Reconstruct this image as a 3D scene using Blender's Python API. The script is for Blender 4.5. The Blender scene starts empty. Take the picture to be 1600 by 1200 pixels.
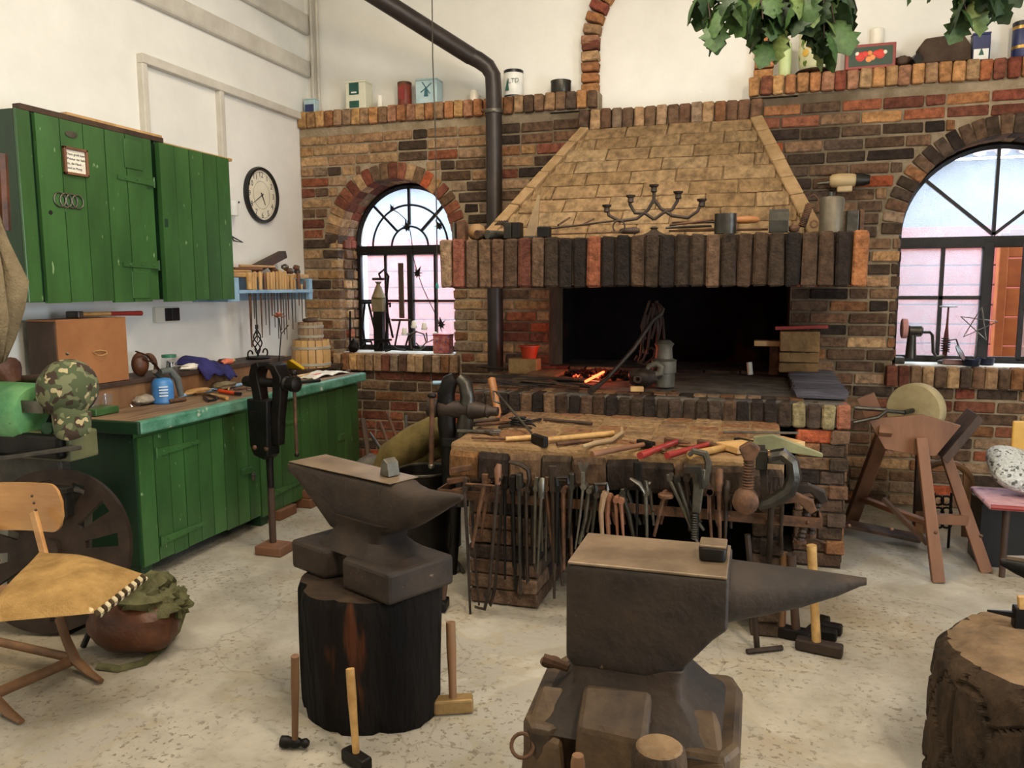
import bpy, bmesh, math, random
from mathutils import Vector, Matrix
PI = math.pi
R = math.radians
rng = random.Random(7)
sc = bpy.context.scene
COL = sc.collection

# ---------------------------------------------------------------- camera
YAW, PITCH, ROLL, FPX, EYE = R(17.34), R(6.97), R(-.243), 1244.5, 1.6
cam_d = bpy.data.cameras.new('camera'); cam = bpy.data.objects.new('camera', cam_d); COL.objects.link(cam)
cam_d.sensor_width = 36; cam_d.sensor_fit = 'HORIZONTAL'; cam_d.lens = FPX*36/1600
FW = Vector((-math.sin(YAW)*math.cos(PITCH), math.cos(YAW)*math.cos(PITCH), -math.sin(PITCH)))
r0 = Vector((math.cos(YAW), math.sin(YAW), 0)); u0 = r0.cross(FW)
RT = math.cos(ROLL)*r0+math.sin(ROLL)*u0; UP = -math.sin(ROLL)*r0+math.cos(ROLL)*u0
CP = Vector((0, 0, EYE))
cam.matrix_world = Matrix(((RT.x, UP.x, -FW.x, 0), (RT.y, UP.y, -FW.y, 0), (RT.z, UP.z, -FW.z, EYE), (0, 0, 0, 1)))
cam_d.clip_start = .05
sc.camera = cam
def P(px, py, x=None, y=None, z=None):
    "the point of a known wall, shelf or floor plane that a measured spot lies on"
    d = FW+RT*((px-800)/FPX)+UP*((600-py)/FPX)
    t = x/d.x if x is not None else (y/d.y if y is not None else (z-EYE)/d.z)
    return CP+d*t

# ---------------------------------------------------------------- colour management, world, lights
sc.view_settings.view_transform = 'Standard'; sc.view_settings.look = 'None'
sc.view_settings.exposure = 0.13; sc.view_settings.gamma = 1.0; sc.view_settings.use_curve_mapping = False
W = bpy.data.worlds.new('world'); sc.world = W; W.use_nodes = True
W.node_tree.nodes['Background'].inputs[0].default_value = (.77, .88, 1.0, 1)
W.node_tree.nodes['Background'].inputs[1].default_value = 13.0
def area(name, loc, target, sx, sy, power, color, portal=False):
    l = bpy.data.lights.new(name, 'AREA'); l.shape = 'RECTANGLE'; l.size = sx; l.size_y = sy
    l.energy = power; l.color = color
    o = bpy.data.objects.new(name, l); COL.objects.link(o); o.location = loc
    o.rotation_euler = (Vector(target)-Vector(loc)).to_track_quat('-Z', 'Y').to_euler()
    if portal: l.cycles.is_portal = True
    return o
WARM = (1, .87, .70)
area('ceiling_lamp', (1.35, .5, 3.7), (-.3, 4.6, 1.4), .28, 1.0, 88, (1, .82, .61))
area('ceiling_lamp', (-.9, 3.3, 4.35), (-.8, 4.1, 0), 1.6, .6, 78, WARM)
area('ceiling_lamp', (-1.8, 1.2, 4.35), (-2.0, 1.9, 0), 1.4, .5, 50, WARM)
area('portal', (-2.97, 6.62, 1.73), (-2.97, 0, 1.73), 1.0, 1.45, 1, (1, 1, 1), True)
area('portal', (1.56, 6.62, 1.76), (1.56, 0, 1.76), 1.25, 1.45, 1, (1, 1, 1), True)
area('portal', (3.58, 1.6, 1.5), (0, 1.6, 1.5), 2.2, 2.0, 1, (1, 1, 1), True)

# ---------------------------------------------------------------- materials
def S(h):
    v = [int(h[i:i+2], 16)/255 for i in (0, 2, 4)]
    return tuple(c/12.92 if c <= .04045 else ((c+.055)/1.055)**2.4 for c in v)+(1,)
MATS = {}
def mat(name, c1='808080', c2=None, rough=.6, metal=0., scale=6., bump=.15, bscale=None, stretch=(1, 1, 1), spots=None, src=None, coat=0., emit=None, detail=6, dist=.02, lo=.35, hi=.65):
    if name in MATS: return MATS[name]
    m = bpy.data.materials.new(name); m.use_nodes = True; nt = m.node_tree; N = nt.nodes; L = nt.links
    b = N['Principled BSDF']; b.inputs['Roughness'].default_value = rough; b.inputs['Metallic'].default_value = metal
    if rough > .7: b.inputs['Specular IOR Level'].default_value = .2
    if coat: b.inputs['Coat Weight'].default_value = coat; b.inputs['Coat Roughness'].default_value = .25
    tc = N.new('ShaderNodeTexCoord'); mp = N.new('ShaderNodeMapping'); L.new(tc.outputs['Object'], mp.inputs[0]); mp.inputs['Scale'].default_value = stretch
    oi = N.new('ShaderNodeObjectInfo'); ml = N.new('ShaderNodeMath'); ml.operation = 'MULTIPLY'; ml.inputs[1].default_value = 37; L.new(oi.outputs['Random'], ml.inputs[0])
    L.new(ml.outputs[0], mp.inputs['Location'])
    nz = N.new('ShaderNodeTexNoise'); nz.inputs['Scale'].default_value = scale; nz.inputs['Detail'].default_value = detail; nz.inputs['Roughness'].default_value = .65
    L.new(mp.outputs[0], nz.inputs['Vector'])
    rp = N.new('ShaderNodeValToRGB'); rp.color_ramp.elements[0].position = lo; rp.color_ramp.elements[1].position = hi
    L.new(nz.outputs['Fac'], rp.inputs[0])
    if src in ('object', 'attr'):
        rp.color_ramp.elements[0].color = (.55, .53, .52, 1); rp.color_ramp.elements[1].color = (1.32, 1.3, 1.28, 1)
        mx = N.new('ShaderNodeMix'); mx.data_type = 'RGBA'; mx.blend_type = 'MULTIPLY'; mx.inputs[0].default_value = 1
        if src == 'object': L.new(oi.outputs['Color'], mx.inputs[6])
        else:
            at = N.new('ShaderNodeAttribute'); at.attribute_name = 'bcol'; L.new(at.outputs['Color'], mx.inputs[6])
        L.new(rp.outputs[0], mx.inputs[7]); out = mx.outputs[2]
    else:
        rp.color_ramp.elements[0].color = S(c1); rp.color_ramp.elements[1].color = S(c2 or c1); out = rp.outputs[0]
    if spots:
        sc_, th, colr = spots
        n2 = N.new('ShaderNodeTexNoise'); n2.inputs['Scale'].default_value = sc_; n2.inputs['Detail'].default_value = 4; L.new(mp.outputs[0], n2.inputs['Vector'])
        r2 = N.new('ShaderNodeValToRGB'); r2.color_ramp.elements[0].position = th; r2.color_ramp.elements[1].position = min(1, th+.04); L.new(n2.outputs['Fac'], r2.inputs[0])
        m2 = N.new('ShaderNodeMix'); m2.data_type = 'RGBA'; L.new(r2.outputs[0], m2.inputs[0]); L.new(out, m2.inputs[6]); m2.inputs[7].default_value = S(colr); out = m2.outputs[2]
    L.new(out, b.inputs['Base Color'])
    if bump:
        n3 = N.new('ShaderNodeTexNoise'); n3.inputs['Scale'].default_value = bscale or scale*5; n3.inputs['Detail'].default_value = 5; L.new(mp.outputs[0], n3.inputs['Vector'])
        bp = N.new('ShaderNodeBump'); bp.inputs['Strength'].default_value = bump; bp.inputs['Distance'].default_value = dist; L.new(n3.outputs['Fac'], bp.inputs['Height']); L.new(bp.outputs[0], b.inputs['Normal'])
    if emit:
        b.inputs['Emission Color'].default_value = S(emit[0]); b.inputs['Emission Strength'].default_value = emit[1]
    m.diffuse_color = S(c1); MATS[name] = m; return m
M_BRICK = mat('brick', rough=.9, scale=22, bump=.8, bscale=60, src='object', dist=.012)
M_BRICKS = mat('brick_joined', rough=.9, scale=22, bump=.8, bscale=60, src='attr', dist=.012)
M_MORTAR = mat('mortar', '85755d', 'a3927a', .95, scale=9, bump=.5, bscale=60)
M_PLASTER = mat('white_plaster', 'e0ded6', 'eceae2', .85, scale=1.3, bump=.25, bscale=14, dist=.01)
M_TRIMW = mat('white_painted_timber', 'bdb6a8', 'd2ccbf', .7, scale=4, bump=.2)
M_GREEN = mat('green_paint', '2a4b25', '3b6433', .34, scale=3, bump=.25, bscale=30, dist=.006, stretch=(1, 1, .35), spots=(38, .70, '86a070'), coat=.25)
M_GREEND = mat('dark_green_paint', '0f2716', '193f24', .45, scale=3, bump=.25, bscale=30, dist=.006, stretch=(1, 1, .35), spots=(40, .72, '6d8060'))
M_GREENL = mat('light_green_paint', '3f7a4a', '70a56c', .4, scale=5, bump=.2, spots=(20, .66, '2f3f28'))
M_BENCHTOP = mat('worn_bench_wood', '5e4733', '94785a', .65, scale=7, stretch=(3, .35, 1), bump=.25, spots=(6, .68, '3c2c20'))
M_IRON = mat('black_iron', '0e0c0b', '221d19', .5, .6, scale=9, bump=.3, bscale=40, dist=.006)
M_STEEL = mat('worn_steel', '5b564e', '8b857a', .38, .85, scale=9, bump=.15, bscale=50, dist=.004)
M_GSTEEL = mat('grey_steel', '4a4740', '746e62', .42, .8, scale=9, bump=.2, bscale=50, dist=.004)
M_RUST = mat('rusty_iron', '3c2a1e', '6e4c34', .7, .4, scale=16, bump=.4, bscale=60, dist=.006)
M_BROWNIRON = mat('brown_patina_iron', '231a13', '42342a', .6, .4, scale=7, bump=.35, bscale=38, dist=.006)
M_ANVIL = mat('anvil_iron', '17100a', '36281b', .70, .15, scale=5, bump=.6, bscale=22, dist=.010, spots=(34, .72, '6b5642'), detail=9)
M_ANVILTOP = mat('worn_lit_iron_top', '63523f', '86725a', .46, .35, scale=6, bump=.2, bscale=40, dist=.004)  # smooth worn iron; light on the upward faces is put into the paler colour
M_WOOD = mat('brown_wood', '5f422a', '85603e', .6, scale=5, stretch=(1, 1, .2), bump=.2)
M_WOODL = mat('pale_wood', 'a37c48', 'c79f66', .5, scale=6, stretch=(1, 1, .2), bump=.12)
M_WOODY = mat('ash_handle_wood', '9b7440', 'c9a163', .5, scale=12, bump=.1)
M_WOODR = mat('reddish_wood', '5c3c29', '7d5439', .6, scale=4, stretch=(1, 1, .25), bump=.2)
M_WOODD = mat('dark_wood', '2d1f16', '4b3424', .65, scale=6, stretch=(1, 1, .25), bump=.3)
M_PLY = mat('honey_plywood', 'a8753f', 'c6955a', .35, scale=3, stretch=(.5, 3, 3), bump=.05, coat=.3)
M_CHAR = mat('charred_wood', '070504', '16100c', .95, scale=5, stretch=(1, 1, .22), bump=1, bscale=20, dist=.04, spots=(5, .66, '4a2815'))
M_BARK = mat('weathered_log', '1c1610', '47382a', .9, scale=7, stretch=(1, 1, .5), bump=1, bscale=16, dist=.03)
M_ENDGRAIN = mat('end_grain', '54432f', '7d654a', .8, scale=8, bump=.5, bscale=30)
M_PIPE = mat('stovepipe_paint', '2a2422', '3b322e', .42, .3, scale=5, bump=.1)
M_SOOT = mat('soot', '060504', '120e0b', .95, scale=5, bump=.5, bscale=30, spots=(2.6, .62, '2c120b'))
M_ASH = mat('ashy_hearth', '3e3a35', '6c655b', .9, scale=7, bump=.5, bscale=40)
M_RED = mat('red_paint', '7a2320', '952f28', .4, scale=5, bump=.05)
M_ORANGE = mat('orange_plastic', 'c63a12', 'df5420', .4, bump=0)
M_BLACK = mat('black_plastic', '0c0c0c', '161515', .4, bump=.05)
M_CREAM = mat('cream_paint', 'd6d0bd', 'e8e3d2', .5, bump=.05)
M_WHITE = mat('white_enamel', 'dcdcd4', 'efefe8', .4, bump=.03)
M_BLUE = mat('blue_paint', '2b5f96', '3f7bb4', .4, scale=5, bump=.1)
M_LBLUE = mat('pale_blue_paint', '6f93ad', '93b3c8', .55, scale=5, bump=.1)
M_LEATHER = mat('brown_leather', '3c2114', '643a20', .5, scale=6, bump=.3)
M_OLIVE = mat('olive_canvas', '4b4a31', '6b694a', .9, scale=14, bump=.4, bscale=120)
M_KHAKI = mat('khaki_canvas', '6d5f48', '8b7b5e', .9, scale=8, bump=.4, bscale=100)
M_CUSH = mat('ochre_cushion_cloth', '8a6a3c', 'b08c55', .95, scale=9, bump=.4, bscale=140, spots=(16, .74, 'd6c196'))
M_FRAMEW = mat('window_iron', '14110f', '241e1b', .5, .4, scale=9, bump=.15)
def glassmat(name, haze, tint):
    m = bpy.data.materials.new(name); m.use_nodes = True; nt = m.node_tree; N = nt.nodes; L = nt.links
    for n in list(N):
        if n.type != 'OUTPUT_MATERIAL': N.remove(n)
    o = N['Material Output']; t = N.new('ShaderNodeBsdfTransparent'); g = N.new('ShaderNodeBsdfGlossy'); g.inputs['Roughness'].default_value = .05
    tr = N.new('ShaderNodeBsdfTranslucent'); tr.inputs[0].default_value = tint; t.inputs[0].default_value = (.97, .98, 1, 1)
    nz = N.new('ShaderNodeTexNoise'); nz.inputs['Scale'].default_value = 5; nz.inputs['Detail'].default_value = 8
    mr = N.new('ShaderNodeMapRange'); mr.inputs[3].default_value = haze*.6; mr.inputs[4].default_value = haze*1.4; L.new(nz.outputs['Fac'], mr.inputs[0])
    a = N.new('ShaderNodeMixShader'); L.new(mr.outputs[0], a.inputs[0]); L.new(t.outputs[0], a.inputs[1]); L.new(tr.outputs[0], a.inputs[2])
    b = N.new('ShaderNodeMixShader'); b.inputs[0].default_value = .06; L.new(a.outputs[0], b.inputs[1]); L.new(g.outputs[0], b.inputs[2]); L.new(b.outputs[0], o.inputs[0])
    m.diffuse_color = (.8, .9, 1, .3); return m
M_PANE = glassmat('dusty_window_glass', .12, (.85, .93, 1, 1))
M_JAR = glassmat('clear_glass', .1, (.9, .95, .95, 1))

# ---------------------------------------------------------------- mesh builder
ORG = {}
class MB:
    def __init__(s): s.v = []; s.f = []; s.c = []
    def add(s, vs, fs, col=None):
        n = len(s.v); s.v += [Vector(v) for v in vs]; s.f += [tuple(i+n for i in f) for f in fs]
        s.c += [col]*len(fs); return s
    def box(s, x0, x1, y0, y1, z0, z1):
        return s.add([(x, y, z) for x in (x0, x1) for y in (y0, y1) for z in (z0, z1)],
                     [(0, 1, 3, 2), (4, 6, 7, 5), (0, 4, 5, 1), (2, 3, 7, 6), (0, 2, 6, 4), (1, 5, 7, 3)])
    def cbox(s, c, sz, rot=None):
        m = rot or Matrix.Identity(3); c = Vector(c); h = [k/2 for k in sz]
        vs = [c+m@Vector((x*h[0], y*h[1], z*h[2])) for x in (-1, 1) for y in (-1, 1) for z in (-1, 1)]
        return s.add(vs, [(0, 1, 3, 2), (4, 6, 7, 5), (0, 4, 5, 1), (2, 3, 7, 6), (0, 2, 6, 4), (1, 5, 7, 3)])
    def bar(s, a, b, w, h, up=(0, 0, 1), w2=None, h2=None):
        a = Vector(a); b = Vector(b); d = (b-a).normalized(); u = Vector(up)
        if abs(d.dot(u)) > .98: u = Vector((0, 1, 0))
        x = d.cross(u).normalized(); y = x.cross(d); w2 = w2 or w; h2 = h2 or h
        vs = [a+x*i*w/2+y*j*h/2 for i, j in ((-1, -1), (1, -1), (1, 1), (-1, 1))]+[b+x*i*w2/2+y*j*h2/2 for i, j in ((-1, -1), (1, -1), (1, 1), (-1, 1))]
        return s.add(vs, [(3, 2, 1, 0), (4, 5, 6, 7), (0, 1, 5, 4), (1, 2, 6, 5), (2, 3, 7, 6), (3, 0, 4, 7)])
    def tube(s, pts, r, seg=8, closed=False, flat=1.0):
        pts = [Vector(p) for p in pts]; n = len(pts)
        if not isinstance(r, (list, tuple)): r = [r]*n
        base = len(s.v); rings = []; u = None
        for i, p in enumerate(pts):
            if closed: d = pts[(i+1) % n]-pts[i-1]
            else: d = pts[min(i+1, n-1)]-pts[max(i-1, 0)]
            if d.length < 1e-9: d = Vector((0, 0, 1))
            d.normalize()
            if u is None:
                u = Vector((0, 0, 1)) if abs(d.z) < .9 else Vector((1, 0, 0))
            u = (u-d*u.dot(d)).normalized(); w = d.cross(u)
            rings.append([p+u*math.cos(2*PI*k/seg)*r[i]*flat+w*math.sin(2*PI*k/seg)*r[i] for k in range(seg)])
        vs = [v for q in rings for v in q]; fs = []
        for i in range(n if closed else n-1):
            j = (i+1) % n
            for k in range(seg): k2 = (k+1) % seg; fs.append((i*seg+k, i*seg+k2, j*seg+k2, j*seg+k))
        if not closed: fs += [tuple(range(seg-1, -1, -1)), tuple((n-1)*seg+k for k in range(seg))]
        return s.add(vs, fs)
    def lathe(s, prof, c=(0, 0, 0), ax=(0, 0, 1), seg=20, cap=True, squash=1.0):
        "prof: (radius, distance along axis)"
        ax = Vector(ax).normalized(); u = Vector((1, 0, 0)) if abs(ax.x) < .9 else Vector((0, 1, 0)); u = (u-ax*u.dot(ax)).normalized(); w = ax.cross(u); c = Vector(c)
        vs = []; fs = []
        for r, h in prof:
            for k in range(seg): a = 2*PI*k/seg; vs.append(c+ax*h+(u*math.cos(a)+w*math.sin(a)*squash)*max(r, 1e-4))
        for i in range(len(prof)-1):
            for k in range(seg): k2 = (k+1) % seg; fs.append((i*seg+k, i*seg+k2, (i+1)*seg+k2, (i+1)*seg+k))
        if cap: fs += [tuple(range(seg-1, -1, -1)), tuple((len(prof)-1)*seg+k for k in range(seg))]
        return s.add(vs, fs)
    def prism(s, poly, o, ux, uy, depth):
        "2-D outline at o spanned by ux, uy, thickened along ux x uy"
        o = Vector(o); ux = Vector(ux).normalized(); uy = Vector(uy).normalized(); n = ux.cross(uy)*depth
        a = [o+ux*p[0]+uy*p[1] for p in poly]; k = len(a)
        vs = a+[v+n for v in a]
        return s.add(vs, [tuple(range(k-1, -1, -1)), tuple(range(k, 2*k))]+[(i, (i+1) % k, k+(i+1) % k, k+i) for i in range(k)])
    def sphere(s, c, r, seg=12, rings=8, sq=(1, 1, 1)):
        c = Vector(c); vs = []; fs = []
        for i in range(rings+1):
            t = PI*i/rings
            for k in range(seg): a = 2*PI*k/seg; vs.append(c+Vector((math.sin(t)*math.cos(a)*r*sq[0], math.sin(t)*math.sin(a)*r*sq[1], math.cos(t)*r*sq[2])))
        for i in range(rings):
            for k in range(seg): k2 = (k+1) % seg; fs.append((i*seg+k, (i+1)*seg+k, (i+1)*seg+k2, i*seg+k2))
        return s.add(vs, fs)
    def xf(s, m):
        s.v = [m@v for v in s.v]; return s
    def noise(s, amp, sd=1):
        q = random.Random(sd); s.v = [v+Vector((q.uniform(-1, 1), q.uniform(-1, 1), q.uniform(-1, 1)))*amp for v in s.v]; return s
    def build(s, name, m, parent=None, smooth=False, bevel=0, sub=0, label=None, local=False, seg=2):
        me = bpy.data.meshes.new(name); o_ = ORG.get(parent.name, Vector((0, 0, 0))) if parent and not local else Vector((0, 0, 0))
        me.from_pydata([v-o_ for v in s.v], [], s.f); me.validate()
        bm = bmesh.new(); bm.from_mesh(me)
        if not sub: bmesh.ops.remove_doubles(bm, verts=bm.verts, dist=1e-5)
        bmesh.ops.recalc_face_normals(bm, faces=bm.faces); bm.to_mesh(me); bm.free()
        me.materials.append(m)
        if smooth:
            me.polygons.foreach_set('use_smooth', [True]*len(me.polygons))
        o = bpy.data.objects.new(name, me); COL.objects.link(o)
        if parent: o.parent = parent; ORG[o.name] = o_
        if bevel:
            b = o.modifiers.new('b', 'BEVEL'); b.width = bevel; b.segments = seg; b.limit_method = 'ANGLE'; b.angle_limit = R(38)
        if sub:
            b = o.modifiers.new('s', 'SUBSURF'); b.levels = sub; b.render_levels = sub
        if smooth and not sub:
            try: me.set_sharp_from_angle(angle=R(42))
            except Exception: pass
        if label: o['label'] = label
        return o
def tag(o, label=None, cat=None, group=None, kind=None):
    if label: o['label'] = label
    if cat: o['category'] = cat
    if group: o['group'] = group
    if kind: o['kind'] = kind
    return o
def thing(name, label, cat, loc=(0, 0, 0), rz=0, group=None):
    o = bpy.data.objects.new(name, None); COL.objects.link(o); o.empty_display_size = .05
    o.location = loc; o.rotation_euler = (0, 0, rz); tag(o, label, cat, group); ORG[o.name] = Vector(loc)
    return o
def solo(mb, name, m, label, cat, group=None, **k):
    "a thing that is one mesh; its origin goes to its base"
    n = len(mb.v); c = Vector((sum(v.x for v in mb.v)/n, sum(v.y for v in mb.v)/n, min(v.z for v in mb.v)))
    mb.v = [v-c for v in mb.v]; o = mb.build(name, m, None, **k); o.location = c; return tag(o, label, cat, group)
def dup(r, loc, rz=None, label=None, group=None, scale=None):
    c = r.copy(); COL.objects.link(c); c.location = loc
    if rz is not None: c.rotation_euler = (0, 0, rz) if not hasattr(rz, '__len__') else rz
    if label: c['label'] = label
    if group: c['group'] = group
    if scale: c.scale = scale if hasattr(scale, '__len__') else (scale,)*3
    for ch in list(r.children):
        d = ch.copy(); COL.objects.link(d); d.parent = c
        for g in list(ch.children):
            e = g.copy(); COL.objects.link(e); e.parent = d
    return c
def struct(mb, name, m, **k):
    return tag(mb.build(name, m, None, **k), kind='structure')
def arc(c, r, a0, a1, n, u=(1, 0, 0), w=(0, 0, 1)):
    c = Vector(c); u = Vector(u); w = Vector(w)
    return [c+(u*math.cos(R(a0+(a1-a0)*i/n))+w*math.sin(R(a0+(a1-a0)*i/n)))*r for i in range(n+1)]
def rotz(a): return Matrix.Rotation(a, 3, 'Z')

# ---------------------------------------------------------------- bricks
BC = {}
def brick_geo(kind, i):
    k = (kind, i)
    if k in BC: return BC[k]
    w, d, h, cf = {'stretcher': (.252, .10, .072, .007), 'header': (.118, .10, .072, .007), 'rowlock': (.066, .10, .139, .008), 'mantel': (.072, .12, .285, .010),
               'hood': (.25, .05, .085, .004), 'voussoir': (.066, .16, .134, .006), 'lip': (.066, .14, .135, .010), 'block': (.20, .12, .07, .012)}[kind]
    bm = bmesh.new(); bmesh.ops.create_cube(bm, size=1); q = random.Random(hash(kind) % 1000+i*13 if False else sum(map(ord, kind))+i*13)
    for v in bm.verts: v.co = Vector((v.co.x*w, v.co.y*d, v.co.z*h))+Vector((q.uniform(-1, 1)*.003, q.uniform(-1, 1)*.004, q.uniform(-1, 1)*.003))
    bmesh.ops.bevel(bm, geom=list(bm.edges), offset=cf, segments=1, affect='EDGES', profile=.5)
    for v in bm.verts: v.co += Vector((q.uniform(-1, 1), q.uniform(-1, 1), q.uniform(-1, 1)))*cf*.28
    me = bpy.data.meshes.new('brick_'+kind); bm.to_mesh(me); me.materials.append(M_BRICK)
    BC[k] = (me, [v.co.copy() for v in bm.verts], [tuple(v.index for v in f.verts) for f in bm.faces]); bm.free()
    return BC[k]
def brick(parent, kind, c, col, sc_=(1, 1, 1), rot=(0, 0, 0), name='brick'):
    me = brick_geo(kind, rng.randrange(6))[0]; o = bpy.data.objects.new(name, me); COL.objects.link(o)
    o.parent = parent; o.location = Vector(c)-ORG.get(parent.name, Vector()); o.scale = sc_; o.rotation_euler = rot; o.color = col; return o
def bricks_joined(parent, items, name='brick_rows'):
    vs = []; fs = []; cols = []
    for kind, c, col, s_, rt in items:
        _, bv, bf = brick_geo(kind, rng.randrange(6)); n = len(vs)
        from mathutils import Euler
        m = Euler(rt).to_matrix()
        vs += [Vector(c)+m@Vector((v.x*s_[0], v.y*s_[1], v.z*s_[2])) for v in bv]; fs += [tuple(i+n for i in f) for f in bf]; cols += [col]*len(bf)
    me = bpy.data.meshes.new(name); me.from_pydata(vs, [], fs); a = me.attributes.new('bcol', 'FLOAT_COLOR', 'FACE')
    a.data.foreach_set('color', [x for c in cols for x in c]); me.materials.append(M_BRICKS)
    o = bpy.data.objects.new(name, me); COL.objects.link(o); o.parent = parent; o['kind'] = 'stuff'; return o
TAN = ['97785a', 'a38462', '8f7053', 'ab8b66', '85705c', '9c7953', '94795f']
RED = ['80503c', '774839', '8f553c', '7e4636', '6b4032', 'a05234']
BRN = ['5e4a3a', '6b5340', '574436', '735a44', '4d3f35', '80593c', '664c3a']
SOO = ['352b25', '403429', '2e2621', '483a2e', '523f30']
ORG_ = ['a97a50', 'a3704a', 'b58658', '9f6240', 'a0745a', 'b8905f', '946645']
def pick(w):
    t = rng.random()*sum(w.values())
    for k, v in w.items():
        t -= v
        if t <= 0: break
    c = S(rng.choice({'t': TAN, 'r': RED, 'b': BRN, 's': SOO, 'o': ORG_}[k])); f = rng.uniform(.82, 1.15)
    return (c[0]*f, c[1]*f, c[2]*f, 1)
# ---------------------------------------------------------------- room shell
YB, XL, XR, ZC = 6.2, -3.85, 3.6, 4.6
YP = 6.37                                                # upper plaster plane, behind the brick shelf
def mfloor():
    m = bpy.data.materials.new('worn_concrete'); m.use_nodes = True; N = m.node_tree.nodes; L = m.node_tree.links; b = N['Principled BSDF']
    tc = N.new('ShaderNodeTexCoord')
    def nz(s, d=6, r=.6, dist=0):
        n = N.new('ShaderNodeTexNoise'); n.inputs['Scale'].default_value = s; n.inputs['Detail'].default_value = d; n.inputs['Roughness'].default_value = r; n.inputs['Distortion'].default_value = dist; L.new(tc.outputs['Object'], n.inputs['Vector']); return n.outputs['Fac']
    def ramp(f, a, c, ca, cc):
        r = N.new('ShaderNodeValToRGB'); r.color_ramp.elements[0].position = a; r.color_ramp.elements[1].position = c; r.color_ramp.elements[0].color = ca; r.color_ramp.elements[1].color = cc; L.new(f, r.inputs[0]); return r.outputs[0]
    def mix(f, a, c, mode='MIX'):
        x = N.new('ShaderNodeMix'); x.data_type = 'RGBA'; x.blend_type = mode
        if isinstance(f, float): x.inputs[0].default_value = f
        else: L.new(f, x.inputs[0])
        L.new(a, x.inputs[6])
        if isinstance(c, tuple): x.inputs[7].default_value = c
        else: L.new(c, x.inputs[7])
        return x.outputs[2]
    B_, W_ = (0, 0, 0, 1), (1, 1, 1, 1)
    c = ramp(nz(2.2, 8), .35, .68, S('8f8776'), S('bdb6a7'))
    patch = ramp(nz(1.1, 5, .55, .6), .525, .535, B_, W_)
    c = mix(patch, c, S('a29b8d'))
    rim = ramp(nz(1.1, 5, .55, .6), .50, .53, B_, W_); rim2 = N.new('ShaderNodeMath'); rim2.operation = 'SUBTRACT'; L.new(rim, rim2.inputs[0]); L.new(patch, rim2.inputs[1]); c = mix(rim2.outputs[0], c, S('a0967f'))
    edge = ramp(nz(1.1, 5, .55, .6), .53, .545, B_, W_); 
    brown = ramp(nz(.7, 7, .7), .50, .70, B_, W_); c = mix(brown, c, S('9a8768'))
    pits = ramp(nz(34, 4, .65), .56, .62, B_, W_)
    reg = ramp(nz(1.4, 4), .40, .55, B_, W_)
    mm = N.new('ShaderNodeMath'); mm.operation = 'MULTIPLY'; L.new(pits, mm.inputs[0]); L.new(reg, mm.inputs[1])
    c = mix(mm.outputs[0], c, S('80766400'[:6]))
    v = N.new('ShaderNodeTexVoronoi'); v.feature = 'DISTANCE_TO_EDGE'; v.inputs['Scale'].default_value = .8
    n5 = N.new('ShaderNodeTexNoise'); n5.inputs['Scale'].default_value = 3; n5.inputs['Detail'].default_value = 8; L.new(tc.outputs['Object'], n5.inputs['Vector'])
    va = N.new('ShaderNodeMix'); va.data_type = 'VECTOR'; va.inputs[0].default_value = .22; L.new(tc.outputs['Object'], va.inputs[4]); L.new(n5.outputs['Color'], va.inputs[5]); L.new(va.outputs[1], v.inputs['Vector'])
    crack = ramp(v.outputs['Distance'], .0, .004, S('9a907f'), W_)
    c = mix(.35, c, crack, 'MULTIPLY')
    L.new(c, b.inputs['Base Color']); b.inputs['Roughness'].default_value = .62
    bp = N.new('ShaderNodeBump'); bp.inputs['Strength'].default_value = .45; bp.inputs['Distance'].default_value = .012
    ad = N.new('ShaderNodeMath'); ad.operation = 'SUBTRACT'; L.new(nz(26, 8), ad.inputs[0]); L.new(mm.outputs[0], ad.inputs[1]); L.new(ad.outputs[0], bp.inputs['Height']); L.new(bp.outputs[0], b.inputs['Normal'])
    return m
struct(MB().box(XL-.3, XR+.3, -2.3, 7.4, -.12, 0), 'floor', mfloor())
struct(MB().box(XL-.3, XR+.3, -2.3, 7.4, ZC, ZC+.1), 'ceiling', M_PLASTER)
wl = struct(MB().box(XL-.25, XL, -2.3, 7.4, 0, ZC), 'wall_left', M_PLASTER)
struct(MB().box(XL, XR, -2.3, -2.1, 0, ZC), 'wall_front', M_PLASTER)
# right wall with a wide glazed doorway, outside the picture
wr = MB(); wr.box(XR, XR+.25, -2.1, .5, 0, ZC).box(XR, XR+.25, 2.7, 7.4, 0, ZC).box(XR, XR+.25, .5, 2.7, 2.5, ZC).box(XR, XR+.25, .5, 2.7, 0, .45)
struct(wr, 'wall_right', M_PLASTER)
# upper plastered wall
struct(MB().box(XL, XR, YP, YP+.3, 2.9, ZC), 'wall_back_upper', M_PLASTER)
# faint beams showing in the left wall
for i, (a, b, hgt) in enumerate((((215, 0), (470, 112), .12), ((360, 0), (482, 52), .15))):
    z0 = P(*b, x=XL+.03).z
    struct(MB().box(XL-.01, XL+.045, 2.0, YP, z0-.02, z0+hgt), 'trim_%d' % (i+1), M_TRIMW, bevel=.02)
zt = P(218, 81, x=XL+.04).z; y1 = P(221, 90, x=XL+.04).y; y2 = P(343, 140, x=XL+.04).y
struct(MB().box(XL-.01, XL+.05, y1, YB+.02, zt-.06, zt), 'trim_3', M_TRIMW, bevel=.006)
struct(MB().box(XL-.01, XL+.045, y1-.002, y1+.045, 2.3, zt-.06), 'trim_4', M_TRIMW, bevel=.006)
struct(MB().box(XL-.01, XL+.045, y2, y2+.05, 2.3, zt-.06), 'trim_5', M_TRIMW, bevel=.006)
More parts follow.
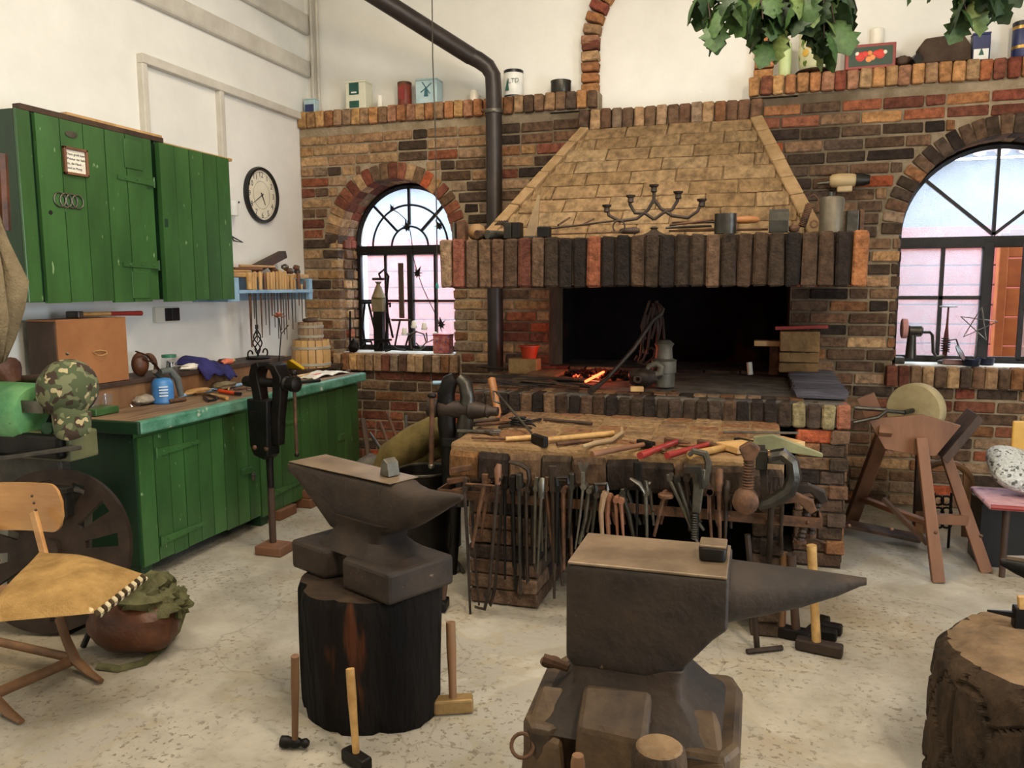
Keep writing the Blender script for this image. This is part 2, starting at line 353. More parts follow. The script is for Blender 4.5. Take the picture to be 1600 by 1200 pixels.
# white conduits in the corner above the brickwork
for k, xx in enumerate((488, 497)):
    p = P(xx, 100, y=YP-.03)
    solo(MB().tube([(p.x, YP-.03, 3.09), (p.x, YP-.03, 4.58)], .014, 10), 'conduit', M_TRIMW, ('thin white painted conduit left of its twin in the upper corner', 'thin white painted conduit right of its twin in the upper corner')[k], 'pipe', smooth=True)

# windows: centre x, radius, spring height
WIN = [(-2.972, .524, 1.974, 1.033), (1.56, .641, 1.953, 1.033)]
core = MB()
def cb(x0, x1, z0, z1, y0=YB+.012, y1=6.65): core.box(x0, x1, y0, y1, z0, z1)
ZS = 2.947                                                # underside of the brick-on-edge shelf
NX0, NX1, NZ = -1.62, .2, 2.1                             # the fire recess
cb(XL, WIN[0][0]-WIN[0][1]-.016, 0, ZS)
for cx, r, zs, zb in [(a, b+.016, c, d) for a, b, c, d in WIN]:
    n = 28
    for i in range(n):
        a, b = cx-r+2*r*i/n, cx-r+2*r*(i+1)/n
        za = zs+math.sqrt(max(0, r*r-(a-cx)**2)); zb_ = zs+math.sqrt(max(0, r*r-(b-cx)**2))
        core.add([(x, y, z) for x, zz in ((a, za), (b, zb_)) for y in (YB+.012, 6.65) for z in (zz, ZS)],
                 [(0, 1, 3, 2), (4, 6, 7, 5), (0, 4, 5, 1), (2, 3, 7, 6), (0, 2, 6, 4), (1, 5, 7, 3)])
    cb(cx-r, cx+r, 0, zb-.02)
cb(WIN[0][0]+WIN[0][1]+.016, NX0, 0, ZS); cb(NX1, WIN[1][0]-WIN[1][1]-.016, 0, ZS); cb(WIN[1][0]+WIN[1][1]+.016, XR, 0, ZS)
cb(NX0, NX1, NZ, 2.931); cb(NX0, NX1, 0, .9)
def sootmortar():
    m = M_MORTAR.copy(); m.name = 'smoke_stained_mortar'; N = m.node_tree.nodes; L = m.node_tree.links; b = N['Principled BSDF']; src = b.inputs['Base Color'].links[0].from_socket
    g = N.new('ShaderNodeNewGeometry'); sx = N.new('ShaderNodeSeparateXYZ'); L.new(g.outputs['Position'], sx.inputs[0])
    a = N.new('ShaderNodeMath'); a.operation = 'ADD'; a.inputs[1].default_value = .55; L.new(sx.outputs['X'], a.inputs[0])
    ab = N.new('ShaderNodeMath'); ab.operation = 'ABSOLUTE'; L.new(a.outputs[0], ab.inputs[0])
    nz = N.new('ShaderNodeTexNoise'); nz.inputs['Scale'].default_value = 2.5; nz.inputs['Detail'].default_value = 6; L.new(g.outputs['Position'], nz.inputs['Vector'])
    ad = N.new('ShaderNodeMath'); ad.operation = 'MULTIPLY_ADD'; ad.inputs[1].default_value = .9; L.new(nz.outputs['Fac'], ad.inputs[0]); L.new(ab.outputs[0], ad.inputs[2])
    mr = N.new('ShaderNodeMapRange'); mr.inputs[1].default_value = 1.35; mr.inputs[2].default_value = 2.2; mr.inputs[3].default_value = .8; mr.inputs[4].default_value = 0; L.new(ad.outputs[0], mr.inputs[0])
    mx = N.new('ShaderNodeMix'); mx.data_type = 'RGBA'; L.new(mr.outputs[0], mx.inputs[0]); L.new(src, mx.inputs[6]); mx.inputs[7].default_value = S('3d3328'); L.new(mx.outputs[2], b.inputs['Base Color']); return m
wb = struct(core, 'wall_back', sootmortar())
# ledge under the shelf bricks
led = MB(); led.box(XL, -1.24, YB+.02, YP, ZS, 3.08).box(-.13, XR, YB+.02, YP, ZS, 3.08)
led.build('shelf_bed', M_MORTAR, wb)
nic = MB().box(NX0-.1, NX1+.1, 7.1, 7.2, .8, NZ+.1).box(NX0-.1, NX0, 6.65, 7.1, .8, NZ).box(NX1, NX1+.1, 6.65, 7.1, .8, NZ).box(NX0-.1, NX1+.1, 6.6, 7.15, NZ-.02, NZ+.1)
nic.build('fire_recess', M_SOOT, wb)

def wcol(x, z):
    dforge = max(0, 1-abs(x+.65)/1.45)                   # soot spreads around the hood
    if x < -2.2:
        if z < .95: return pick({'r': 5, 'b': 3})
        return pick({'t': 7, 'b': 2.2, 'r': .8, 's': .6}) if x < -3.2 or z > 2.1 else pick({'t': 5, 'b': 2, 'r': 1.5})
    if x < -1.1:
        if z < 1.6: return pick({'t': 3, 'r': 5, 'b': 3, 's': .6})
        return pick({'s': 3+4*(x > -1.75), 'b': 2.5, 't': 3*(x < -1.7)+.3, 'r': .7})
    if z > 2.74 and x > 0: return pick({'r': 6, 'o': 5, 'b': 1})
    if z > 2.5 and x > .38: return pick({'r': 3, 'b': 3, 's': 2, 'o': 1})
    if x < .5: return pick({'s': 6, 'b': 4, 'r': .3})
    if z < .95: return pick({'b': 5, 't': 3, 'r': 2})
    return pick({'b': 6, 's': 2.5, 't': 1, 'r': .4})
PITCHZ = .0872
def blocked(zc):
    out = [(-1.38, -.04) if zc > 2.68 else (NX0, NX1)] if (zc > 2.68 or .93 < zc < NZ) else []
    if NZ <= zc <= 2.68:
        t = (zc-1.9)/.86; out.append((-1.70+t*.42, .16-t*.22)) # hidden behind the hood
    for cx, r, zs, zb in WIN:
        if zc < zb-.14: continue
        if zc < zb: out.append((cx-r-.06, cx+r+.06))
        elif zc < zs: out.append((cx-r, cx+r))
        elif zc < zs+r+.15:
            h = math.sqrt(max(0, (r+.155)**2-(zc-zs)**2)); out.append((cx-h, cx+h))
    return sorted(out)
items = []
z = .012
row = 0
while z+PITCHZ*.8 < ZS:
    zc = z+PITCHZ/2; x = XL+.005; spans = []
    for a, b in blocked(zc):
        if a > x: spans.append((x, a))
        x = max(x, b)
    spans.append((x, 2.35))
    for a, b in spans:
        x = a; first = True
        while x < b-.02:
            w = .265 if rng.random() < .8 else .131
            if first and row % 2: w = .131 if rng.random() < .8 else .19
            if b-(x+w) < .05: w = b-x
            w = min(w, b-x); first = False; xc = x+w/2
            k = 'stretcher' if w > .16 else 'header'; bw = w-.013
            vis = True
            if zc < .9 and -2.3 < xc < .25: vis = False
            if zc < .95 and xc < -3.0: vis = False
            if vis or rng.random() < 1:
                items.append((vis, (k, (xc, YB+.05+rng.uniform(-.006, .006), zc+rng.uniform(-.002, .002)), wcol(xc, zc),
                                    (bw/(.252 if k == 'stretcher' else .118), 1, 1), (0, rng.uniform(-.008, .008), rng.uniform(-.012, .012)))))
            x += w
    z += PITCHZ; row += 1
vis = [i[1] for i in items if i[0]]; hid = [i[1] for i in items if not i[0]]
print('wall bricks', len(vis), len(hid))
vis.sort(key=lambda t: (t[0] != 'stretcher', (Vector(t[1])-CP).length))
for it in vis[:300]: brick(wb, it[0], it[1], it[2], it[3], it[4])
bricks_joined(wb, vis[300:]+hid)
# arch rings, jamb returns, sills
for wi, (cx, r, zs, zb) in enumerate(WIN):
    a_ = struct(MB().box(cx-r-.1, cx-r-.09, YB+.1, YB+.2, zs-.1, zs-.09), 'trim_%d' % (6+wi), M_MORTAR)
    n = int(PI*(r+.07)/.078)
    for i in range(n):
        t = PI*(i+.5)/n
        for d in range(2):
            c = (cx+math.cos(t)*(r+.066), YB-.004+.08+d*.16, zs+math.sin(t)*(r+.066))
            if wi == 0: col = pick({'t': 4, 'b': 2, 'r': 4})
            else: col = pick({'b': 5, 's': 1.5, 't': .5, 'r': .3})
            brick(a_, 'voussoir', c, col, (PI*(r+.05)/n/.07, 1, 1), (0, PI/2-t, 0))
    zz = .012+math.ceil((zb-.0)/PITCHZ)*PITCHZ-PITCHZ; k = 0
    for side in (-1,):
        while zz+PITCHZ < zs+.05:
            for d in range(2):
                brick(a_, 'header', (cx+side*(r+.026), YB+.17+d*.13-(k % 2)*.03, zz+PITCHZ/2), pick({'t': 3, 'b': 3, 'r': 2} if wi == 0 else {'b': 1, 's': .5}), (.7, 1.15, 1), (0, 0, 0))
            zz += PITCHZ; k += 1
    sl = struct(MB().box(cx-r-.03, cx+r+.03, YB-.03, 6.6, zb-.15, zb-.012), 'trim_%d' % (8+wi), M_MORTAR)
    n = int((2*r+.12)/.074); x = cx-r-.06
    for i in range(n):
        brick(sl, 'rowlock', (x+.037, YB-.008+rng.uniform(-.004, .004), zb-.075), pick({'t': 5, 'b': 2, 'r': 1, 'o': 2} if wi == 0 else {'b': 4, 'r': 2, 't': 2}), (1.05, 1.1, 1.05), (0, rng.uniform(-.01, .01), 0))
        x += (2*r+.12)/n
    MB().box(cx-r+.005, cx+r-.005, YB+.02, 6.5, zb-.014, zb+.004).build('sill_slab', mat('limewashed_sill', 'b9b4a8', 'd6d2c8', .7, bump=.3), sl, bevel=.004)
# shelf bricks on edge (left, right, and over the hood)
def edge_row(name, x0, x1, z0, z1, pitch, w, y=YB):
    s_ = struct(MB().box(x0+.01, x1-.01, y+.03, y+.12, z0+.01, z1-.01), name, M_MORTAR)
    n = round((x1-x0)/pitch)
    for i in range(n):
        brick(s_, 'rowlock', (x0+(x1-x0)*(i+.5)/n, y+.03+rng.uniform(-.008, .008), (z0+z1)/2+rng.uniform(-.003, .003)), pick(w if not callable(w) else w(x0+(x1-x0)*(i+.5)/n)),
              ((x1-x0)/n/.0705*rng.uniform(.93, 1.0), 1.1, (z1-z0)/.139), (0, rng.uniform(-.02, .02), rng.uniform(-.03, .03)))
    return s_
edge_row('trim_10', XL+.005, -1.24, ZS+.008, 3.085, .083, lambda x: {'t': 4, 'o': 6, 'r': .5} if x < -2.0 else {'t': 4, 'b': 4, 'o': 1})
edge_row('trim_11', -.14, 2.4, ZS+.008, 3.085, .083, {'o': 8, 'r': 1, 't': 1.5})
edge_row('trim_12', -1.38, -.037, 2.781, 2.931, .083, {'b': 5, 't': 4}, YB-.03)
# blind arch of brick over the hood
ba = struct(MB().box(-1.30, -1.29, YP, YP+.1, 3.1, 3.2), 'trim_13', M_MORTAR)
AX, AR, AZ = -.66, .58, 3.44
xl = P(922, 100, y=YP-.06).x; xr = P(1195, 60, y=YP-.06).x; AX = (xl+xr)/2; AR = (xr-xl)/2
zz = 3.09
while zz < AZ-.02:
    for s_ in (-1, 1): brick(ba, 'header', (AX+s_*AR, YP-.02, zz+.035), pick({'o': 7, 'r': 1, 't': 1}), (1.15, 1.3, .95), (0, rng.uniform(-.03, .03), 0))
    zz += .080
n = 24
for i in range(n):
    t = PI*(i+.5)/n
    brick(ba, 'header', (AX+AR*math.cos(t), YP-.02, AZ+AR*math.sin(t)), pick({'o': 6, 'r': 1, 't': 2}), (1.15, 1.3, .95), (0, -t, 0))

# ---------------------------------------------------------------- windows
IL = [(0, .9), (.18, .25), (.55, .45), (.22, .12), (.5, -.05), (.2, -.1), (.14, -.42), (0, -.2), (-.14, -.42), (-.2, -.1), (-.5, -.05), (-.22, .12), (-.55, .45), (-.18, .25)]
def ironleaf(mb, p, s, a, thick=.006):
    ca, sa = math.cos(a), math.sin(a)
    mb.prism([((x*ca-y*sa)*s, (x*sa+y*ca)*s) for x, y in IL], p, (1, 0, 0), (0, 0, 1), thick)
def window(idx, cx, r, zs, zb, yf):
    w = thing('window_%d' % idx, None, None, (cx, yf, zb)); w['kind'] = 'structure'
    f = .028
    o = MB(); o.tube(arc((cx, yf, zs), r-.02, 0, 180, 32), .026, 4)
    o.box(cx-r, cx-r+.045, yf-.02, yf+.03, zb, zs).box(cx+r-.045, cx+r, yf-.02, yf+.03, zb, zs).box(cx-r, cx+r, yf-.02, yf+.03, zb, zb+.05)
    o.build('window_frame', M_FRAMEW, w)
    MB().box(cx-r, cx+r, yf-.028, yf+.03, zs-.09, zs-.01).build('transom', M_FRAMEW, w, bevel=.004)
    # fanlight pane and bars
    def disc(name, pts, mt):
        MB().prism(pts, (cx, yf+.012, 0), (1, 0, 0), (0, 0, 1), .004).build(name, mt, w)
    n = 20
    if idx == 1: cuts = [0, 45, 90, 135, 180]; ri = .17
    else: cuts = [0, 41, 90, 139, 180]; ri = 0
    for a, b in zip(cuts, cuts[1:]):
        m = 8; out = [((r-.02)*math.cos(R(a+(b-a)*i/m)), zs-.01+(r-.02)*math.sin(R(a+(b-a)*i/m))) for i in range(m+1)]
        disc('pane', [(.001, zs-.01)]+out, M_PANE)
        if a: MB().bar((cx+ri*math.cos(R(a)), yf, zs+ri*math.sin(R(a))), (cx+(r-.01)*math.cos(R(a)), yf, zs+(r-.01)*math.sin(R(a))), .022, .024, (0, 1, 0)).build('glazing_bar', M_FRAMEW, w)
    if idx == 1:
        MB().tube(arc((cx, yf, zs-.02), .175, 0, 180, 18), .010, 6).build('inner_arch_bar', M_FRAMEW, w)
        MB().tube(arc((cx, yf, zs-.02), .36, 0, 180, 24), .010, 6).build('middle_arch_bar', M_FRAMEW, w)
    return w
YF = 6.52
w1 = window(1, *WIN[0], YF)
w2 = window(2, *WIN[1], YF)
def bars(w, xs, zs_, x0, x1, z0, z1, y, t=.02, panes=True):
    for x in xs: MB().box(x-t/2, x+t/2, y-.012, y+.014, z0, z1).build('glazing_bar', M_FRAMEW, w)
    for z_ in zs_: MB().box(x0, x1, y-.012, y+.014, z_-t/2, z_+t/2).build('glazing_bar', M_FRAMEW, w)
    ex = [x0]+list(xs)+[x1]; ez = [z0]+list(zs_)+[z1]
    for a, b in zip(ex, ex[1:]):
        for c, d in zip(ez, ez[1:]): MB().box(a, b, y+.006, y+.010, c, d).build('pane', M_PANE, w)
cx, r, zs, zb = WIN[0]
xm = P(643, 480, y=YF).x; xb1 = P(604, 480, y=YF).x; xb2 = P(681, 480, y=YF).x; zh = P(640, 470, y=YF).z
MB().box(xm-.025, xm+.025, YF-.03, YF+.03, zb, zs-.05).build('mullion', M_FRAMEW, w1, bevel=.004)
bars(w1, [xb1], [zh], cx-r+.045, xm-.025, zb+.05, zs-.09, YF); bars(w1, [xb2], [zh], xm+.025, cx+r-.045, zb+.05, zs-.09, YF)
# trailing iron vine with leaves
vine = thing('iron_vine', 'black wrought iron vine with five leaves climbing up the left arched window', 'ornament', (cx, YF-.06, zb))
def V(px, py, d=.045): return P(px, py, y=YF-d)
MB().tube([V(690, 518), V(684, 498), V(670, 470), V(660, 448), V(652, 425), V(645, 400), V(644, 382)], .004, 6).build('stem', M_IRON, vine, smooth=True)
MB().tube([V(644, 382), V(641, 362), V(636, 345), V(622, 332), V(614, 328)], .004, 6).build('stem', M_IRON, vine, smooth=True)
for px, py, s, a in ((613, 326, .055, .4), (636, 356, .085, .2), (652, 428, .085, -.5), (690, 508, .085, .2), (687, 354, .08, .6)):
    m_ = MB(); ironleaf(m_, V(px, py), s, a); m_.build('leaf', M_IRON, vine)
# right window: fixed half and an opened casement
cx, r, zs, zb = WIN[1]
xm = P(1540, 450, y=YF).x; xb1 = P(1472, 420, y=YF).x; zh = P(1480, 465, y=YF).z
MB().box(xm-.035, xm+.035, YF-.03, YF+.03, zb, zs-.05).build('mullion', M_FRAMEW, w2, bevel=.004)
bars(w2, [xb1], [zh], cx-r+.045, xm-.035, zb+.05, zs-.09, YF, .026)
cas = MB(); hx = cx+r-.05
ang = R(-28); L_ = hx-(xm+.10)
cz0, cz1 = zb+.06, zs-.08
def cpt(s, z_, o=0): return Vector((hx-math.cos(ang)*s, YF-.03+math.sin(ang)*s*1+o, z_))
for a, b in ((cpt(0, cz0), cpt(L_, cz0)), (cpt(0, cz1), cpt(L_, cz1)), (cpt(0, cz0), cpt(0, cz1)), (cpt(L_, cz0), cpt(L_, cz1)), (cpt(0, zh), cpt(L_, zh))): cas.bar(a, b, .028, .03)
co = cas.build('casement', M_FRAMEW, w2)
MB().add([cpt(0, cz0), cpt(L_, cz0), cpt(L_, cz1), cpt(0, cz1)], [(0, 1, 2, 3)]).build('pane', M_PANE, co)
MB().bar(cpt(L_-.01, zh-.08, -.03), cpt(L_-.11, zh-.09, -.03), .014, .012).build('casement_handle', M_STEEL, co)

# ---------------------------------------------------------------- outside
M_SIDING = mat('faded_red_siding', '74362f', '8a463e', .8, scale=3, bump=.2)
M_SLATE = mat('grey_roofing', '525863', '646b76', .8, scale=5, bump=.3)
gr = struct(MB().box(-9, 9, 7.4, 14, -.3, -.1), 'ground', mat('yard_paving', '8e8a82', 'a5a097', .9, scale=4, bump=.4))
sh = thing('outbuilding', 'reddish brick outbuilding with grey roof seen through both windows', 'building', (0, 9.2, 0))
MB().box(-7.5, 6.5, 9.25, 9.5, -.1, 2.85).build('wall', M_SLATE, sh)
zz = 0.0; k = 0
while zz < 2.05:
    MB().box(-7.5, 6.5, 9.2, 9.26, zz, zz+.19).build('plank', M_SIDING, sh, bevel=.01); zz += .2; k += 1
MB().prism([(0, 2.85), (0, 2.9), (1.2, 3.1), (1.2, 3.05)], (-7.7, 9.1, 0), (0, 1, 0), (0, 0, 1), 14.4).build('roof', M_SLATE, sh)
rt = MB()
for i in range(72):
    x = -7.6+i*.2; rt.tube([(x, 9.05, 2.92), (x, 9.5, 3.0)], .07, 8)
rt.build('roof_tile_edge', mat('pale_tiles', 'b59d92', 'c8b3a8', .8), sh)['kind'] = 'stuff'
M_ORW = mat('orange_timber', '8a431b', 'a35a28', .6, scale=4, bump=.1)
dr = thing('wooden_door', 'orange-brown plank door standing outside the right window', 'door', (2.0, 7.6, 0))
px0 = P(1548, 560, y=7.5).x; px1 = P(1700, 560, y=7.5).x
x = px0+.03; MB().box(px0, px0+.07, 7.45, 7.55, -.1, 2.02).build('door_post', M_ORW, dr, bevel=.01)
for i in range(9): MB().box(px0+.07, px1, 7.48, 7.53, -.1+i*.24, .13+i*.24).build('plank', M_ORW, dr, bevel=.008)
# outside box hazing under the second window is left to the dusty panes
# ---------------------------------------------------------------- the brick forge
fg = thing('brick_forge', 'large brick blacksmith forge with tan hood, sooty mantel and hearth in mid wall', 'forge', (-.65, 5.2, 0))
MX0, MX1, MY, MZ0, MZ1 = -1.86, .52, 4.5, 1.593, 1.88
mb = MB().box(MX0+.015, MX1-.015, MY+.02, 4.98, MZ0+.012, MZ1-.006)
mb.box(MX1-.13, MX1-.015, 4.98, YB, MZ0+.012, MZ1-.006).box(-1.72, -1.6, 4.98, YB, MZ0+.012, MZ1-.006)
mantel = mb.build('mantel', mat('sooty_mortar', '2a211a', '44362a', .95, scale=9, bump=.5, bscale=60), fg)
n = 29
for i in range(n):
    x = MX0+(MX1-MX0)*(i+.5)/n
    if i < 3: c = pick({'r': 3, 't': 2, 'b': 2})
    elif i == n-1: c = S('8a5a38')
    else: c = tuple(v*.62 for v in pick({'s': 8, 'b': 2.6, 'r': .7})[:3])+(1,)
    brick(mantel, 'mantel', (x, MY+.05+rng.uniform(-.006, .006), (MZ0+MZ1)/2+rng.uniform(-.004, .004)), c, (1.0, 1, 1), (0, rng.uniform(-.008, .008), rng.uniform(-.02, .02)), 'mantel_brick')
for k in range(19):                                       # right return of the mantel
    brick(mantel, 'mantel', (MX1-.045, MY+.16+k*.082, (MZ0+MZ1)/2), pick({'b': 4, 's': 3, 'r': 1}), (1, 1, 1), (0, 0, PI/2), 'mantel_brick')
for k in range(4):
    brick(mantel, 'mantel', (MX0+.055, MY+.16+k*.082, (MZ0+MZ1)/2), pick({'r': 3, 'b': 3}), (1, 1, 1), (0, 0, PI/2), 'mantel_brick')
# hood: leaning face between mantel and wall
HB, HT = 1.875, 2.775
bl, br, yb_ = -1.77, .31, 4.95
tl, tr, yt_ = -1.355, -.06, 6.14
hood = MB().add([(bl, yb_, HB), (br, yb_, HB), (tr, yt_, HT), (tl, yt_, HT), (bl, YB+.02, HB), (br, YB+.02, HB), (tr, YB+.02, HT), (tl, YB+.02, HT)],
                [(0, 1, 2, 3), (0, 3, 7, 4), (1, 5, 6, 2), (3, 2, 6, 7), (4, 7, 6, 5)]).build('hood', mat('hood_mortar', '7d6649', '8b7354', .9, scale=8, bump=.4, bscale=50), fg)
sl = Vector((0, yt_-yb_, HT-HB)); LH = sl.length; sd = sl.normalized(); tilt = -math.atan2(yt_-yb_, HT-HB); nrm = Vector((0, -sd.z, sd.y))
HC = ['886f50', '8d7555', '846b4c', '90795a', '7f6748', '8a7152']
rows = 9; ph = LH/rows
for j in range(rows):
    t = (j+.5)/rows; a = bl+(tl-bl)*t+.075; b = br+(tr-br)*t-.06; x = a-rng.choice((0, .13)) if j % 2 else a; 
    x = a; first = True
    while x < b-.01:
        w = .305 if not (first and j % 2) else .15
        if b-x-w < .07: w = b-x
        first = False
        c = Vector((x+w/2, yb_, HB))+sd*(LH*t)+nrm*(-.006)
        cc = S(rng.choice(HC)); brick(hood, 'hood', c, cc, ((w-.010)/.25, .9, (ph-.011)/.085), (tilt, 0, 0), 'hood_brick'); x += w
def strip(p0, p1, wd, name):
    p0 = Vector(p0); p1 = Vector(p1); d = p1-p0; n = 7
    for i in range(n):
        a = p0+d*(i/n+.004); b = p0+d*((i+1)/n-.004)
        MB().bar(a, b, wd, .07, nrm).noise(.002, i).build(name, mat('hood_edge_brick', '8a6f4c', 'a38662', .9, scale=9, bump=.4, bscale=50), hood, bevel=.006, seg=1)
strip((bl+.03, yb_, HB), (tl+.03, yt_, HT), .075, 'edge_brick')
strip((br-.02, yb_, HB), (tr-.02, yt_, HT), .085, 'edge_brick')
# hearth
HX0, HX1, HY, HZ0, HZ1 = -1.80, .49, 4.7, .80, .945
hearth = MB().box(HX0+.01, HX1-.01, HY+.02, YB+.04, HZ0+.01, HZ1-.004).box(NX0, NX1, YB, 7.1, .85, HZ1-.004).build('hearth', M_ASH, fg)
n = 30
for i in range(n):
    x = HX0+(HX1-HX0)*(i+.5)/n
    c = pick({'s': 7, 'b': 4, 't': .2}) if i < 26 else pick({'b': 3, 's': 2, 't': 1})
    c = tuple(v*.72 for v in c[:3])+(1,)
    if i == n-1: c = S('8a5843')
    if i in (n-2, n-4): c = S('7f7354')
    brick(hearth, 'lip', (x, HY+.065+rng.uniform(-.006, .006), (HZ0+HZ1)/2+rng.uniform(-.003, .003)), c, (1.1, 1, 1.03), (0, rng.uniform(-.012, .012), rng.uniform(-.02, .02)), 'rim_brick')
for k in range(16):                                       # ribbed bricks at the right of the hearth
    brick(hearth, 'rowlock', (.345, HY+.19+k*.078, .955+.02), S(rng.choice(['58555c', '504d54', '625e64'])), (4.3, .62, .34), (0, 0, rng.uniform(-.01, .01)), 'ribbed_brick')
for k in range(26):                                       # top paving of the hearth edge
    brick(hearth, 'rowlock', (HX0+.05+k*.0785, HY+.19, .94), pick({'b': 4, 't': 2, 's': 1}), (1.1, 1.2, .12), (0, 0, 0), 'paving_brick')
# pier under the right of the hearth
pier = MB().box(.225, .475, HY+.02, YB, 0, HZ0).build('pier', MATS['sooty_mortar'], fg)
MB().box(HX0+.03, -1.5, HY+.02, YB, 0, HZ0).build('pier', M_MORTAR, fg)
z = .01; k = 0
while z < HZ0-.04:
    x = .215
    for w in ((.245,) if k % 2 else (.12, .12)):
        brick(pier, 'stretcher' if w > .2 else 'header', (x+w/2+.004, HY+.055, z+.038), pick({'b': 6, 's': 4, 'r': .5}), (1.04, 1, 1.03), (0, 0, rng.uniform(-.02, .02)), 'pier_brick'); x += w+.007
    for q in range(5):
        brick(pier, 'stretcher', (.44, HY+.20+q*.25-(k % 2)*.1, z+.038), pick({'b': 6, 's': 2}), (.9, 1, 1.03), (0, 0, PI/2), 'pier_brick')
    z += .079; k += 1
MB().box(-1.5, .225, 5.3, YB, 0, HZ0).build('ash_vault', M_SOOT, fg)
# stacked big bricks at the right inside edge
st = thing('brick_stack', 'stack of scorched bricks standing at the right end of the hearth', 'bricks', (.36, 6.05, .975))
a = P(1238, 0, y=5.95).x; b = P(1304, 0, y=5.95).x
zb0 = .985
for h_, nm in ((.075, 'brick'), (.075, 'brick'), (.15, 'carved_brick')):
    MB().box(a, b, 5.95, 6.17, zb0, zb0+h_-.006).noise(.003, int(h_*100)).build(nm, mat('scorched_brick', '6e5638', '8c6d48', .9, scale=7, bump=.8, bscale=25), st, bevel=.008); zb0 += h_
rp = MB().bar((a-.03, 6.0, zb0+.014), (b+.05, 5.98, zb0+.03), .12, .022, (0, 0, 1)); solo(rp, 'steel_plate', M_RED, 'red painted flat bar lying on top of the scorched brick stack', 'bar')

# ---------------------------------------------------------------- low brick bench in front of the forge
lb = thing('brick_tool_bench', 'low sooty brick bench with iron tool rail in front of the forge', 'bench', (-.68, 4.15, 0))
BX0, BX1, BY = -1.48, .12, 3.66
top = MB().box(BX0, BX1, BY+.02, HY+.015, .66, .825).build('bench_top', mat('sooty_bench_mortar', '7d6243', '8f7351', .9, scale=6, bump=.6, bscale=40), lb, bevel=.02)
n = 10
for i in range(n):
    w_ = (BX1-BX0)/n; x = BX0+w_*(i+.5)
    brick(top, 'block', (x, BY+.05+rng.uniform(-.008, .008), .715), pick({'s': 6, 'b': 2}) if i else S('755434'), (w_/.20*1.0, 1, 2.1), (0, rng.uniform(-.02, .02), rng.uniform(-.03, .03)), 'top_brick')
    for j in range(8):
        brick(top, 'block', (x+rng.uniform(-.01, .01), BY+.125+.125*j, .812), S(rng.choice(['83684a', '7a5f42', '8b7050', '7b573b', '745b42'])), (w_/.20*.95, .98, .5), (rng.uniform(-.01, .01), rng.uniform(-.01, .01), rng.uniform(-.02, .02)), 'top_brick')
pl = MB().box(-1.36, -1.03, 3.72, 4.68, 0, .66).build('pier', MATS['sooty_mortar'], lb)
pl2 = MB().box(.0, .115, 3.72, 4.68, 0, .66).build('pier', MATS['sooty_mortar'], lb)
for x0, x1 in ((-1.375, -1.02), (-.01, .12)):
    z = .005; k = 0; plx = pl if x0 < -1 else pl2
    while z < .64:
        x = x0
        ws = ([.23, .115] if k % 2 else [.115, .23]) if x1-x0 > .2 else [.125]
        for w in ws:
            brick(plx, 'stretcher' if w > .2 else 'header', (x+w/2+.004, 3.715, z+.036), pick({'s': 6, 'b': 2.5}), (w/(.242 if w > .2 else .118), 1, 1.0), (0, 0, rng.uniform(-.03, .03)), 'pier_brick'); x += w+.005
        for q in range(4):
            brick(plx, 'stretcher', (x1-.045, 3.86+q*.245-(k % 2)*.1, z+.036), pick({'b': 1, 's': 5}), (.95, 1, 1), (0, 0, PI/2), 'pier_brick')
        z += .078; k += 1
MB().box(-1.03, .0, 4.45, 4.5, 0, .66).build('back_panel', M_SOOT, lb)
rail_y = 3.56
ra = MB().box(BX0-.02, .28, rail_y-.004, rail_y+.004, .565, .61).box(BX0-.02, BX0-.012, rail_y, BY+.05, .565, .61).box(.27, .278, rail_y, BY+.3, .565, .61)
ra.build('tool_rail', M_RUST, lb)
for k in range(16): MB().sphere((BX0+.05+k*.165, rail_y-.006, .588), .008, 8, 5).build('rivet', M_RUST, lb, smooth=True)

# ---------------------------------------------------------------- stove pipe
pip = thing('stove_pipe', 'dark brown stove pipe rising beside the hood and slanting to the upper left', 'pipe', (-1.98, 6.02, .95))
pc = P(772.5, 300, y=6.02); pr = .062
e = P(765, 125, y=6.02); ztop = e.z
q0 = P(700, 63, y=5.85); far = P(560, -20, y=5.45)
pts = [(pc.x, 6.02, ztop-.10), (pc.x, 6.02, ztop-.02)]+[tuple(Vector((pc.x, 6.02, ztop-.02)).lerp(P(758, 98, y=6.00), .55))]+[tuple(P(752, 92, y=5.99)), tuple(q0)]
low = MB().tube([(pc.x, 6.02, .93), (pc.x, 6.02, ztop-.22)], pr*1.02, 20).build('lower_pipe', M_PIPE, pip, smooth=True)
MB().tube([(pc.x, 6.02, ztop-.24), (pc.x, 6.02, ztop-.08), P(770, 118, y=6.018), P(762, 104, y=6.005), P(748, 94, y=5.98), P(728, 84, y=5.94)], pr, 20).build('elbow', M_PIPE, pip, smooth=True)
dd = (P(545, -32, y=5.35)-P(728, 84, y=5.94))
MB().tube([P(736, 88, y=5.955), P(728, 84, y=5.94)+dd*1.5], pr*1.05, 20).build('slanting_pipe', M_PIPE, pip, smooth=True)
MB().lathe([(pr*1.15, 0), (pr*1.2, .008), (pr*1.2, .022), (pr*1.15, .03)], (pc.x, 6.02, P(770, 178, y=6.02).z), seg=24).build('pipe_clamp', M_GSTEEL, pip, smooth=True)
MB().tube([(pc.x-.06, 6.00, P(770, 175, y=6.02).z+.01), (pc.x-.09, 6.00, P(770, 175, y=6.02).z+.012)], .012, 8).build('clamp_bolt', M_RUST, pip)
